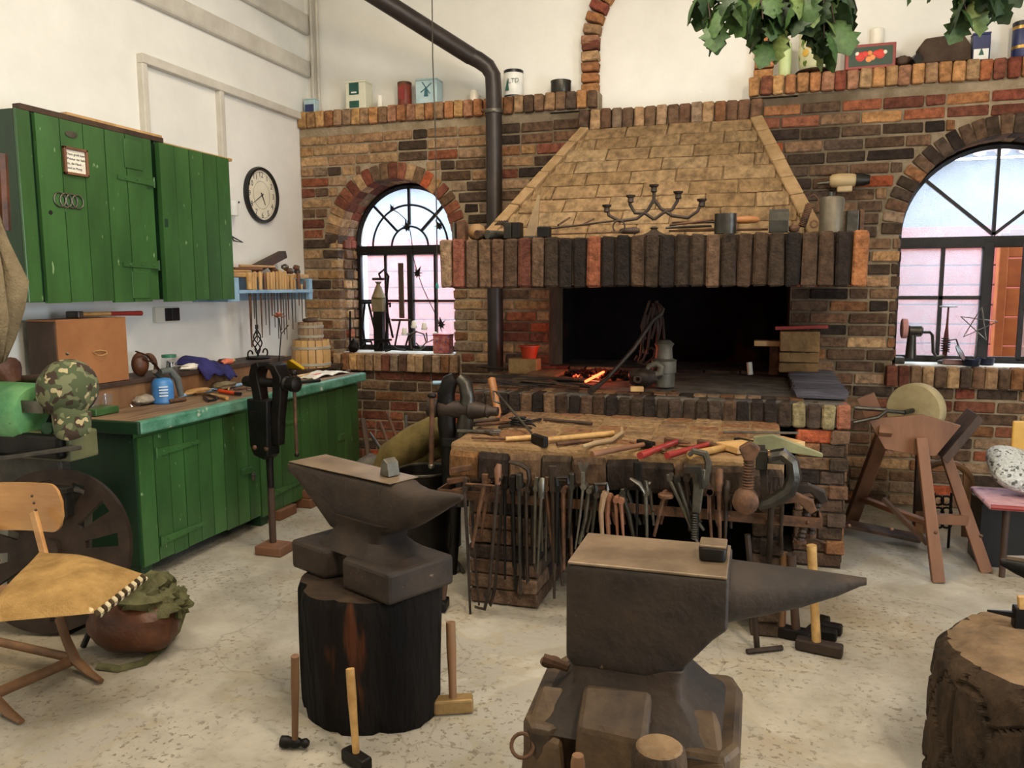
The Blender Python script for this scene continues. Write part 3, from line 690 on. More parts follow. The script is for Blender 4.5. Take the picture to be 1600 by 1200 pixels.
# thin cord hanging in front of the left window
cx_ = P(676, 0, y=5.4)
solo(MB().tube([P(675, -10, y=5.5), P(676, 90, y=5.5), P(680, 200, y=5.5), P(683, 400, y=5.5), P(684, 520, y=5.5)], .0045, 6), 'hanging_cord', M_GSTEEL, 'thin twisted cord hanging down in front of the left arched window', 'cord', smooth=True)
kn = P(683, 447, y=5.49); solo(MB().sphere(kn, .012, 8, 6, (1, 1, 2)), 'cord_knot', mat('teal_string', '2f8a7a', '46a595', .8), 'small teal string knot tied on the hanging cord', 'knot')
# ---------------------------------------------------------------- shaped solids
def loft(mb, st, axis='x', n=20):
    "st: (t, half width a, half width b, centre a, centre b, exponent) rounded rectangles along an axis"
    vs = []; fs = []
    for t, ha, hb, ca, cb_, e in st:
        for k in range(n):
            q = 2*PI*(k+.5)/n; c, s_ = math.cos(q), math.sin(q)
            a = ca+ha*math.copysign(abs(c)**(2/e), c); b = cb_+hb*math.copysign(abs(s_)**(2/e), s_)
            vs.append((t, a, b) if axis == 'x' else ((a, b, t) if axis == 'z' else (a, t, b)))
    m = len(st)
    for i in range(m-1):
        for k in range(n): k2 = (k+1) % n; fs.append((i*n+k, i*n+k2, (i+1)*n+k2, (i+1)*n+k))
    fs += [tuple(range(n)), tuple((m-1)*n+k for k in range(n))]
    return mb.add(vs, fs)

# ---------------------------------------------------------------- anvil on the left
H1 = .9
o_ = (P(452, 724, z=H1)+P(507, 708, z=H1))/2; ax_ = R(-23.6)
a1 = thing('anvil', 'dark single-horned anvil left of centre standing on a black charred tree stump', 'anvil', (o_.x, o_.y, .5), ax_)
b = MB()
loft(b, [(.0, .098, .02, 0, .378, 8), (.05, .094, .032, 0, .366, 8), (.15, .09, .072, 0, .326, 8), (.25, .086, .115, 0, .283, 7), (.40, .082, .118, 0, .280, 7), (.52, .077, .106, 0, .291, 7), (.56, .0745, .098, 0, .299, 7)])
bo = b.build('body', M_ANVIL, a1, local=True, smooth=True, bevel=.006)
loft(b2 := MB(), [(.54, .076, .103, 0, .293, 7), (.60, .0725, .093, 0, .304, 5), (.64, .070, .082, 0, .309, 3), (.70, .060, .064, 0, .322, 2.3), (.78, .042, .042, 0, .348, 2), (.85, .022, .023, 0, .374, 2), (.895, .008, .009, 0, .389, 2)])
b2.build('horn', M_ANVIL, a1, local=True, smooth=True)
MB().prism([(.0, -.092), (.60, -.070), (.60, .070), (.0, .092)], (0, 0, .398), (1, 0, 0), (0, 1, 0), .004).build('lit_face', M_ANVILTOP, a1, local=True, bevel=.002)  # same iron as the body, with light from above painted as a paler layer
w_ = MB(); loft(w_, [(.24, .185, .098, .42, 0, 5), (.20, .155, .085, .40, 0, 5), (.16, .15, .085, .39, 0, 5), (.13, .18, .11, .40, 0, 5), (.11, .23, .13, .41, 0, 6)], 'z'); w_.build('waist', M_ANVIL, a1, local=True, smooth=True)
f_ = MB()
f_.prism([(.10, -.16), (.31, -.16), (.34, -.09), (.40, -.09), (.44, -.17), (.70, -.17), (.72, .13), (.46, .14), (.42, .09), (.36, .09), (.32, .14), (.10, .13)], (0, 0, .0), (1, 0, 0), (0, 1, 0), .115)
f_.build('foot', M_ANVIL, a1, local=True, bevel=.014)
p = P(613, 745, z=H1); hw = MB().prism([(-.028, 0), (.026, 0), (.016, .052), (-.006, .066), (-.018, .05)], (p.x+.0, p.y+.03, H1+.004), (math.cos(ax_), math.sin(ax_), 0), (0, 0, 1), .055)
solo(hw, 'hardy_tool', M_GSTEEL, 'small bright steel wedge standing on the face of the left anvil', 'tool', bevel=.003)
# stump
def stump(name, label, c, r0, r1, h, m, lobes, seed, endm, rad_noise=.012, z0=0):
    s_ = thing(name, label, 'tree stump', c); q = random.Random(seed); n = 56; mb = MB(); vs = []; fs = []; ms = 14
    ph = [q.uniform(0, 6.28) for _ in range(9)]
    for i in range(ms+1):
        t = i/ms; 
        for k in range(n):
            a = 2*PI*k/n
            rr = r0+(r1-r0)*t+sum(rad_noise*math.sin((2+j*1.7 if 0 else (j+2))*a+ph[j]+t*.6*j)*(.9/(1+j*.35)) for j in range(6))
            for la, lw, ld in lobes:
                d_ = (a-la+PI) % (2*PI)-PI; rr -= ld*math.exp(-(d_/lw)**2)
            if i == ms: rr -= .012
            if i == 0: rr -= .012*q.random()
            vs.append((math.cos(a)*rr, math.sin(a)*rr, h*t))
    for i in range(ms):
        for k in range(n): k2 = (k+1) % n; fs.append((i*n+k, i*n+k2, (i+1)*n+k2, (i+1)*n+k))
    fs.append(tuple(range(n-1, -1, -1))); mb.add(vs, fs); mb.build('bark', m, s_, local=True, smooth=True)
    top = MB(); tv = vs[-n:]; top.add([(v[0], v[1], v[2]) for v in tv]+[(v[0], v[1], v[2]-.03) for v in tv], [tuple(range(n)), tuple(range(2*n-1, n-1, -1))]+[(k, (k+1) % n, n+(k+1) % n, n+k) for k in range(n)])
    top.build('cut_top', endm, s_, local=True); return s_
ca, sa = math.cos(ax_), math.sin(ax_)
sc1 = (o_.x+ca*.43+sa*.03, o_.y+sa*.43-ca*.03, 0)
stump('charred_stump', 'black charred tree stump carrying the left anvil', sc1, .262, .270, .498, M_CHAR, [(R(215), .07, .035), (R(262), .05, .02), (R(300), .06, .02)], 3, mat('charred_end_grain', '1d1611', '3b2d20', .8, bump=.5), .008)

# ---------------------------------------------------------------- anvil on the right
H2 = .92
o_ = (P(880, 878, z=H2)+P(920, 832, z=H2))/2
a2 = thing('anvil', 'massive brown block anvil in the foreground with long horn pointing right', 'anvil', (o_.x, o_.y, .38))
F2 = H2-.38
b = MB(); b.add([], [])
loft(b, [(0.0, .119, .125, 0, F2-.132, 16), (.02, .126, .136, 0, F2-.139, 16), (.20, .126, .138, 0, F2-.14, 16), (.29, .126, .122, 0, F2-.124, 14), (.36, .126, .08, 0, F2-.082, 12), (.392, .124, .066, 0, F2-.068, 12)], n=40)
b.build('body', M_ANVIL, a2, local=True, bevel=.006, smooth=True)
loft(h_ := MB(), [(.375, .108, .072, 0, F2-.078, 2.6), (.40, .104, .068, 0, F2-.074, 2.2), (.48, .086, .057, 0, F2-.063, 2), (.56, .062, .044, 0, F2-.050, 2), (.64, .034, .026, 0, F2-.034, 2), (.69, .013, .011, 0, F2-.021, 2), (.703, .010, .009, 0, F2-.019, 2)], n=28)
h_.build('horn', M_ANVIL, a2, local=True, smooth=True)
MB().box(.004, .388, -.1235, .1235, F2-.006, F2+.0012).build('lit_face', M_ANVILTOP, a2, local=True, bevel=.003)  # thin layer carrying the painted light on top of the body
# waist and feet
w_ = MB(); loft(w_, [(F2-.25, .14, .122, .155, 0, 14), (F2-.275, .138, .122, .152, 0, 14), (.22, .142, .128, .155, 0, 10), (.16, .20, .165, .158, 0, 8), (.12, .255, .205, .16, 0, 8)], 'z', 40); w_.build('waist', M_ANVIL, a2, local=True, bevel=.004, smooth=True)
ft = MB()
ft.prism([(-.10, -.16), (-.115, .12), (-.07, .22), (.09, .20), (.12, .15), (.2, .15), (.23, .2), (.40, .22), (.43, .14), (.43, -.14), (.40, -.2), (.30, -.2), (.26, -.13), (.05, -.14), (.02, -.17), (-.02, -.21), (-.07, -.21)], (0, 0, .0), (1, 0, 0), (0, 1, 0), .14)
M_FOOT = mat('anvil_foot_iron', '2a1e12', '5a452c', .6, .2, scale=5, bump=.7, bscale=16, dist=.012)
ft.build('foot', M_FOOT, a2, local=True, bevel=.018, seg=2)
blk = MB(); blk.add([(.045, -.12, 0), (.225, -.12, 0), (.225, -.235, -.02), (.045, -.235, -.02), (.05, -.12, .235), (.215, -.12, .235), (.215, -.225, .165), (.05, -.225, .165)], [(0, 1, 2, 3), (4, 7, 6, 5), (0, 4, 5, 1), (2, 6, 7, 3), (1, 5, 6, 2), (0, 3, 7, 4)])
blk.noise(.006, 4).build('front_lug', M_FOOT, a2, local=True, bevel=.014)
for sg, x0, x1 in ((0, -.10, .02), (1, .27, .41)):
    l_ = MB(); l_.add([(x0, -.12, .0), (x1, -.12, .0), (x1, -.22, .0), (x0, -.21, .0), (x0+.03, -.11, .20), (x1-.03, -.11, .20), (x1-.01, -.21, .115), (x0+.02, -.20, .115)], [(0, 1, 2, 3), (4, 7, 6, 5), (0, 4, 5, 1), (2, 6, 7, 3), (1, 5, 6, 2), (0, 3, 7, 4)]); l_.noise(.009, sg+2).build('corner_lug', M_FOOT, a2, local=True, bevel=.014)
MB().tube([Vector((-.02, .0, .20)), (-.06, .0, .21), (-.09, .0, .215)], [.012, .015, .016], 8).build('hook', M_RUST, a2, local=True, smooth=True)
c = P(857, 972, x=o_.x-.07)
eye = MB().tube(arc((-.075, .02, .20), .022, 0, 360, 16, (1, 0, 0), (0, 1, 0))[:-1], .008, 8, closed=True).build('eye_bolt', M_RUST, a2, local=True, smooth=True)
p = P(1118, 880, z=H2)
sb = MB(); loft(sb, [(0, .033, .036, 0, 0, 5), (.028, .035, .038, 0, 0, 5), (.034, .033, .037, 0, 0, 5)], 'z', 24); sb.xf(Matrix.Translation((p.x-.008, p.y+.035, H2+.003)))
sw = thing('set_block', 'small black square steel block with worn top on the right anvil face', 'tool', (p.x-.008, p.y+.035, H2+.003))
sb.build('base', M_IRON, sw, bevel=.003, smooth=True)
MB().box(p.x-.041, p.x+.025, p.y, p.y+.07, H2+.036, H2+.043).build('worn_top', M_ANVILTOP, sw, bevel=.003)
stump('dark_stump', 'dark round stump under the massive foreground anvil', (o_.x+.16, o_.y+.02, 0), .30, .27, .378, M_BARK, [(R(250), .08, .03)], 5, M_ENDGRAIN, .012)
# things leaning against the stump at the bottom edge
rg = P(816, 1165, y=1.78); solo(MB().tube(arc(rg, .028, 20, 380, 18, (1, 0, 0), (0, .5, .86))[:-1], .005, 8, closed=True), 'iron_ring', M_RUST, 'thin iron ring hooked on the left side of the foreground stump', 'ring', smooth=True)
tp = P(903, 1180, y=1.66)
hm = thing('hand_tool', 'orange wooden tool handle poking up under the foreground anvil', 'tool handle', (tp.x, tp.y, 0)); MB().tube([(tp.x+.01, tp.y-.04, 0), (tp.x, tp.y, tp.z-.02), (tp.x, tp.y, tp.z)], [.016, .017, .013], 12).build('handle', M_WOOD, hm, smooth=True)
tp = P(1030, 1165, y=1.62)
lg = thing('wood_block', 'short rough log standing upright in front of the foreground stump', 'log', (tp.x, tp.y, 0))
MB().lathe([(.056, 0), (.06, tp.z-.03), (.055, tp.z-.008), (.045, tp.z)], (tp.x, tp.y, 0), seg=20).build('bark', M_BARK, lg, smooth=True)
MB().lathe([(.05, 0), (.045, .004)], (tp.x, tp.y, tp.z-.003), seg=18).build('cut_top', M_ENDGRAIN, lg)

# ---------------------------------------------------------------- third stump and cropped anvil at the right edge
def logstump(c, r, h):
    s_ = thing('cracked_log_stump', 'thick weathered tree stump with deeply cracked bark at the lower right corner', 'tree stump', c); q = random.Random(12); n = 150; ms = 60; vs = []; fs = []
    from mathutils import noise as mn
    for i in range(ms+1):
        t = i/ms
        for k in range(n):
            a = 2*PI*k/n; x, y = math.cos(a), math.sin(a)
            p = Vector((x*2.2, y*2.2, t*1.6)); 
            big = mn.noise(p*.7)*.035
            v = mn.voronoi(Vector((x*3.4, y*3.4, t*2.6)))[0]; crack = min(.09, v[1]-v[0])/.09
            fine = mn.noise(Vector((x*9, y*9, t*6)))*.008
            rr = r+big+fine-(1-crack)*.018
            sh_ = max(0, t-.88)/.12; rr -= .035*sh_**2
            vs.append((x*rr, y*rr, h*t))
    for i in range(ms):
        for k in range(n): k2 = (k+1) % n; fs.append((i*n+k, i*n+k2, (i+1)*n+k2, (i+1)*n+k))
    MB().add(vs, fs).build('bark', M_BARK, s_, local=True, smooth=False)
    tv = vs[-n:]; m = MB(); vv = list(tv); ff = []
    for j, f in enumerate((.8, .6, .4, .2, .05)):
        for k in range(n): vv.append((tv[k][0]*f, tv[k][1]*f, h+.012+mn.noise(Vector(tv[k])*14*f)*.012))
    for j in range(5):
        for k in range(n): k2 = (k+1) % n; ff.append((j*n+k, j*n+k2, (j+1)*n+k2, (j+1)*n+k))
    ff.append(tuple(5*n+k for k in range(n))); m.add(vv, ff).build('cut_top', M_ENDGRAIN, s_, local=True, smooth=True); return s_
logstump((.94, 2.70, 0), .37, .48)
hb = P(1590, 975, z=.5)
hk = thing('stump_spike', 'dark forged spike tool stuck in the top of the cracked stump', 'tool', (hb.x, hb.y, .485)); MB().box(hb.x-.015, hb.x+.03, hb.y-.02, hb.y+.02, .485, .56).build('shank', M_IRON, hk, bevel=.004); MB().bar((hb.x-.09, hb.y, .535), (hb.x, hb.y, .53), .004, .006, w2=.022, h2=.02).build('point', M_IRON, hk); MB().bar((hb.x+.005, hb.y-.01, .555), (hb.x+.0, hb.y-.01, .60), .02, .02).build('stub', M_WOODY, hk, bevel=.004)
tp = P(1563, 878, y=3.3)
a3 = thing('anvil', 'tip of a third anvil horn entering from the right edge', 'anvil', (tp.x, 3.3, .5))
L3 = tp.z-.5
loft(h_ := MB(), [(0, .008, .012, 0, L3, 3), (.05, .022, .028, 0, L3-.012, 3), (.14, .05, .05, 0, L3-.03, 3), (.26, .07, .075, 0, L3-.05, 3)]); h_.build('horn', M_IRON, a3, local=True, smooth=True)
MB().prism([(.02, .004), (.26, .07), (.26, -.07), (.02, -.004)], (0, 0, L3+.014), (1, 0, 0), (0, 1, 0), .012).build('horn_flat', M_ANVILTOP, a3, local=True)
MB().box(.25, .8, -.08, .08, L3-.12, L3+.03).box(.36, .66, -.07, .07, .1, L3-.1).box(.28, .74, -.12, .12, 0, .12).build('body', M_ANVIL, a3, local=True, bevel=.01)
stump('round_stump', 'stump under the third anvil beyond the right edge', (tp.x+.5, 3.3, 0), .27, .26, .498, M_BARK, [], 8, M_ENDGRAIN, .01)

# ---------------------------------------------------------------- hammers on the floor
def hammer_floor(name, label, px, top, foot, y_, headax, hm, hw, hh, hl, handm, ball=False, rr=.014):
    f0 = P(*foot, z=hh/2+.004); t0 = P(*top, y=f0.y+y_)
    th = thing(name, label, 'hammer', (f0.x, f0.y, 0))
    d = (t0-f0)
    MB().tube([f0, f0+d*.35, f0+d*.7, t0], [rr*.85, rr*.9, rr*1.1, rr*1.05], 12).build('handle', handm, th, smooth=True)
    ha = Vector((math.cos(headax), math.sin(headax), 0))
    if ball:
        MB().lathe([(hh*.5, -hl*.5), (hh*.52, -hl*.3), (hh*.4, -hl*.12), (hh*.5, 0), (hh*.4, hl*.15), (hh*.28, hl*.22), (hh*.4, hl*.32), (hh*.42, hl*.4), (hh*.25, hl*.5)], f0, ha, 16).build('head', hm, th, smooth=True)
    else:
        MB().bar(f0-ha*hl/2, f0+ha*hl/2, hw, hh).build('head', hm, th, bevel=.008)
    return th
hammer_floor('ball_peen_hammer', 'black ball-peen hammer standing head down left of the charred stump', 0, (461, 1025), (461, 1160), -.04, R(10), M_IRON, .04, .04, .10, M_WOOD, True, .013)
hammer_floor('cross_peen_hammer', 'black cross-peen hammer with pale handle standing in front of the charred stump', 0, (547, 1045), (557, 1186), .04, R(-25), M_IRON, .045, .045, .12, M_WOODY, rr=.014)
hammer_floor('sledge_hammer', 'short sledge hammer with wooden-coloured head right of the charred stump', 0, (704, 972), (708, 1100), .02, R(25), mat('tan_steel', '7b6038', '9b7c4c', .5, .3, bump=.3), .06, .055, .15, M_WOOD, rr=.017)
hammer_floor('small_sledge', 'dark headed hammer standing behind the left anvil beside the brick bench', 0, (699, 880), (692, 944), .03, R(100), M_IRON, .05, .05, .10, M_WOODD, rr=.015)

# ---------------------------------------------------------------- workbench with green doors
BXF, BT = -3.12, .905
yA, yB_ = 3.38, 5.86
wk = thing('workbench', 'long green painted workbench with plank doors along the left wall', 'workbench', (-3.36, 4.6, 0))
MB().box(XL+.005, BXF+.01, yA-.02, yB_, BT-.065, BT-.002).build('worktop', M_BENCHTOP, wk, bevel=.012)
MB().box(BXF-.02, BXF+.035, yA-.03, yB_, BT-.07, BT).build('front_edge', mat('worn_daylit_green_paint', '356a50', '6fa08a', .42, scale=6, bump=.2, spots=(9, .66, 'a9b39a')), wk, bevel=.012)  # teal tint is cool daylight painted into the green edge; pale spots are wear
MB().box(XL+.005, BXF+.03, yA-.045, yA-.02, BT-.07, BT).build('end_edge', M_GREEND, wk, bevel=.008)
MB().box(XL+.02, -3.17, yA+.0, yA+.03, .10, BT-.07).build('side_panel', M_GREEND, wk)
MB().box(XL+.02, -3.19, yA+.03, yB_-.01, .12, BT-.07).build('carcass', M_GREEND, wk)
ym = P(403, 700, x=-3.16).y
for y0 in (yA+.01, ym+.02, yB_-.1):
    MB().box(-3.26, -3.175, y0, y0+.08, 0, .16).build('leg', M_GREEND, wk, bevel=.004)
MB().box(-3.18, -3.168, yA, yB_-.01, BT-.10, BT-.07).build('rail', M_GREEN, wk)
def plankdoor(y0, y1, n, z0, z1, xf, parent, hinges, name='door', m=M_GREEN, th=.02):
    fr = MB().box(xf-th-.01, xf-th, y0+.005, y1-.005, z0+.01, z1-.01).build(name, M_GREEND, parent)
    w = (y1-y0)/n
    for i in range(n):
        dz = rng.uniform(-.006, .006)
        MB().box(xf-th, xf+rng.uniform(-.0015, .0015), y0+w*i+.003, y0+w*(i+1)-.003, z0+dz, z1).build('plank', m, fr)
    for z_, a, b in hinges:
        MB().prism([(a, -.022), (b, -.012), (b, .012), (a, .022)], (xf+.002, 0, z_), (0, 1, 0), (0, 0, 1), .006).build('strap_hinge', m, fr)
        for k in range(3): MB().sphere((xf+.009, a+(b-a)*(.15+k*.33), z_), .006, 8, 5).build('rivet', m, fr, smooth=True)
        MB().tube([(xf+.008, min(a, b) if a < b else max(a, b), z_-.03), (xf+.008, min(a, b) if a < b else max(a, b), z_+.03)], .007, 8).build('hinge_pin', m, fr)
    return fr
plankdoor(yA+.01, ym, 9, .09, BT-.10, -3.155, wk, [(.70, yA+.14, yA+.50), (.20, yA+.14, yA+.50)])
plankdoor(ym+.01, yB_-.02, 11, .07, BT-.10, -3.155, wk, [(.66, ym+.15, ym+.5), (.20, ym+.15, ym+.5)])
lt = P(388, 736, x=-3.14); MB().box(-3.155, -3.14, lt.y-.06, lt.y+.05, lt.z-.02, lt.z+.02).build('hasp', M_GREEN, wk, bevel=.003)
pk = MB().box(-3.145, -3.125, lt.y+.03, lt.y+.06, lt.z-.07, lt.z-.03); pk.build('padlock', M_STEEL, wk, bevel=.004)
MB().tube(arc((-3.135, lt.y+.045, lt.z-.03), .012, 0, 180, 10, (0, 1, 0)), .003, 6).build('padlock_shackle', M_STEEL, wk)
lt2 = P(538, 682, x=-3.14); MB().box(-3.155, -3.14, lt2.y-.07, lt2.y+.02, lt2.z-.025, lt2.z+.025).build('hasp', M_GREEN, wk, bevel=.003)
# raised ledge along the wall
LX = -3.55; LZ = P(141, 603, x=LX).z
lgd = thing('bench_ledge', 'dark raised wooden ledge running along the wall at the back of the bench', 'shelf', (-3.48, 4.4, BT))
MB().box(XL+.004, LX, 3.42, 5.5, LZ-.03, LZ).build('board', M_WOODD, lgd, bevel=.004)
for y0 in (3.45, 4.2, 5.0): MB().box(XL+.01, LX-.03, y0, y0+.04, BT-.002, LZ-.03).build('support', M_WOOD, lgd)
MB().box(LX-.03, LX-.012, 3.44, 5.45, BT, LZ-.03).build('front_board', M_WOOD, lgd)
cs = thing('corner_board', 'low board on blocks in the far corner of the bench under the wooden tubs', 'shelf', (-3.65, 5.9, BT))
CZ = .945
MB().box(XL+.004, -3.45, 5.55, 6.15, CZ-.03, CZ).build('board', M_WOODD, cs); MB().box(XL+.02, -3.5, 5.56, 5.84, BT, CZ-.03).build('block', M_WOODD, cs)
# bricks under the bench
for i, (x0, x1, y0, y1, z0, z1) in enumerate(((-3.22, -3.08, 4.95, 5.18, 0, .07), (-3.21, -3.09, 4.96, 5.17, .07, .13), (-3.25, -3.12, 4.62, 4.83, 0, .07))):
    solo(MB().box(x0, x1, y0, y1, z0, z1), 'loose_brick', M_WOODR, ('reddish brick on the floor under the far half of the green bench', 'upper reddish brick of the pair under the far half of the green bench', 'loose brick lying under the middle of the green bench')[i], 'brick', bevel=.008)

# ---------------------------------------------------------------- upper cupboards
CX = -3.52; KC = 3.52/3.3
def kz(z): return 1.6+(z-1.6)*KC
cu = thing('wall_cupboard', 'left green wall cupboard with framed plank door and four-ring emblem', 'cupboard', (-3.65, 3.6, 1.53))
y0, y1, z0, z1 = 2.93*KC, 3.79*KC, kz(1.535), kz(2.425)
MB().box(XL+.005, CX-.012, y0, y1, z0, z1).build('cabinet_body', M_GREEND, cu, bevel=.004)
for a, b in ((y0, y0+.085), (y1-.075, y1)): MB().box(CX-.014, CX, a, b, z0, z1).build('stile', M_GREEN, cu, bevel=.004)
plankdoor(y0+.095, y1-.075, 5, z0-.005, z1-.005, CX+.015, cu, [(P(190, 278, x=CX).z, y1-.02, y1-.30), (P(190, 413, x=CX).z, y1-.02, y1-.30)])
for zz0, zz1 in ((P(190, 262, x=CX).z, z1-.03), (z0+.01, P(190, 424, x=CX).z)): MB().box(CX+.014, CX+.022, y1-.24, y1-.10, zz0, zz1).build('patch_board', M_GREEN, cu, bevel=.003)
e_ = P(111, 210, x=CX+.016); MB().lathe([(.04, 0), (.04, .004)], e_, (1, 0, 0), 20, squash=.45).build('oval_badge', M_GSTEEL, cu)
kh = P(79, 332, x=CX+.016); MB().lathe([(.012, 0), (.012, .002)], kh, (1, 0, 0), 12).build('keyhole', M_BLACK, cu)
# four interlocked rings
for k in range(4):
    cpt_ = P(93.5+k*9.3, 312+k*1.2, x=CX+.02); MB().tube(arc(cpt_, .036, 0, 360, 24, (0, 1, 0), (0, 0, 1))[:-1], .0042, 8, closed=True).build('emblem_ring', M_STEEL, cu, smooth=True)
cr = thing('wall_cupboard', 'right green wall cupboard with plain glossy plank door', 'cupboard', (-3.65, 4.4, 1.53))
y0, y1 = 3.815*KC, 4.44*KC
MB().box(XL+.005, CX-.01, y0+.01, y1, z0+.0, z1).build('cabinet_body', M_GREEND, cr, bevel=.004)
plankdoor(y0, y1, 5, z0-.01, z1-.01, CX+.03, cr, [], th=.03)
kh = P(260, 348, x=CX+.032); MB().cbox(kh, (.006, .03, .05)).build('lock_plate', M_GREEND, cr, bevel=.003)
# boards lying on top of the cupboards
for i, (a, b, hgt, m_, lbl) in enumerate((((25, 168), (250, 213), .03, M_WOODD, 'long dark brown board lying on top of the green cupboards'), ((98, 176), (248, 210), .02, M_WOODL, 'pale thin batten lying on the dark board above the left cupboard'), ((236, 216), (358, 246), .02, M_WOODL, 'short pale batten lying on top of the right green cupboard'))):
    A = P(*a, x=CX-.03-.03*i); B = P(*b, x=CX-.03-.03*i); zz_ = z1+.001+(.031 if i == 1 else 0)
    solo(MB().bar((A.x, A.y, zz_+hgt/2), (B.x, B.y, zz_+hgt/2), .05, hgt), 'board', m_, lbl, 'board', bevel=.003)
# framed handwritten note
fp = P(118, 253, x=CX+.022); fr = thing('framed_note', 'small wooden frame holding a handwritten note on the left green cupboard', 'picture frame', (CX+.016, fp.y, fp.z-.07))
hw_, hh_ = .078, .072
for a in ((-hw_, -hh_, hw_, -hh_+.014), (-hw_, hh_-.014, hw_, hh_), (-hw_, -hh_, -hw_+.014, hh_), (hw_-.014, -hh_, hw_, hh_)):
    MB().box(CX+.016, CX+.034, fp.y+a[0], fp.y+a[2], fp.z+a[1], fp.z+a[3]).build('moulding', M_WOODR, fr, bevel=.003)
MB().box(CX+.017, CX+.022, fp.y-hw_+.01, fp.y+hw_-.01, fp.z-hh_+.01, fp.z+hh_-.01).build('paper', M_CREAM, fr)
def text(name, s, loc, size, parent, m, rot, ext=.0004, align='CENTER'):
    cu_ = bpy.data.curves.new(name, 'FONT'); cu_.body = s; cu_.size = size; cu_.extrude = ext; cu_.align_x = align; cu_.align_y = 'CENTER'; cu_.resolution_u = 2
    t = bpy.data.objects.new(name, cu_); COL.objects.link(t); dg = bpy.context.evaluated_depsgraph_get(); me = bpy.data.meshes.new_from_object(t.evaluated_get(dg))
    bpy.data.objects.remove(t); me.materials.clear(); me.materials.append(m); o = bpy.data.objects.new(name, me); COL.objects.link(o); o.parent = parent
    o.location = Vector(loc)-ORG.get(parent.name, Vector()); o.rotation_euler = rot; return o
M_INK = mat('ink', '23252e', '30323c', .7, bump=0)
RX = (PI/2, 0, PI/2)
for i, s in enumerate(('Dann greift kein', 'Meister zur kalten', 'zu, die Hand -', 'und ist Mony')):
    t_ = text('handwriting', s, (CX+.0232, fp.y-.055, fp.z+.036-i*.024), .018, fr, M_INK, RX, align='LEFT')

# ---------------------------------------------------------------- wall clock
ck = P(413, 305, x=XL+.04); cr_ = .219
clk = thing('wall_clock', 'round black-rimmed wall clock with arabic numerals on the left wall', 'clock', (XL, ck.y, ck.z-cr_))
MB().lathe([(cr_, 0), (cr_+.002, .02), (cr_-.006, .036), (cr_-.022, .036), (cr_-.026, .022), (cr_-.026, 0)], (XL+.001, ck.y, ck.z), (1, 0, 0), 48, cap=False).build('rim', M_BLACK, clk, smooth=True)
dial = MB().lathe([(cr_-.02, 0), (cr_-.02, .012)], (XL+.004, ck.y, ck.z), (1, 0, 0), 48).build('dial', mat('aged_dial', 'd8cfb6', 'e9e1cb', .6, bump=0), clk)
for k in range(1, 13):
    a = PI/2-2*PI*k/12; rr = .158
    text('numeral', str(k), (XL+.0165, ck.y+math.cos(a)*rr, ck.z+math.sin(a)*rr), .062, dial, M_INK, RX)
MB().tube(arc((XL+.0162, ck.y, ck.z), .108, 0, 360, 40, (0, 1, 0), (0, 0, 1))[:-1], .0012, 4, closed=True).build('inner_circle', M_INK, dial)
MB().tube(arc((XL+.0162, ck.y, ck.z), .178, 0, 360, 40, (0, 1, 0), (0, 0, 1))[:-1], .0012, 4, closed=True).build('minute_circle', M_INK, dial)
for nm, deg, L_ in (('minute_hand', 240-0, .135), ('hour_hand', 152, .085)):
    a = PI/2-R(deg); MB().bar((XL+.02, ck.y-math.cos(a)*.02, ck.z-math.sin(a)*.02), (XL+.02, ck.y+math.cos(a)*L_, ck.z+math.sin(a)*L_), .003, .011, (1, 0, 0), w2=.002, h2=.004).build(nm, M_BLACK, clk)
MB().lathe([(.008, 0), (.008, .005)], (XL+.018, ck.y, ck.z), (1, 0, 0), 12).build('hub', M_BLACK, clk)
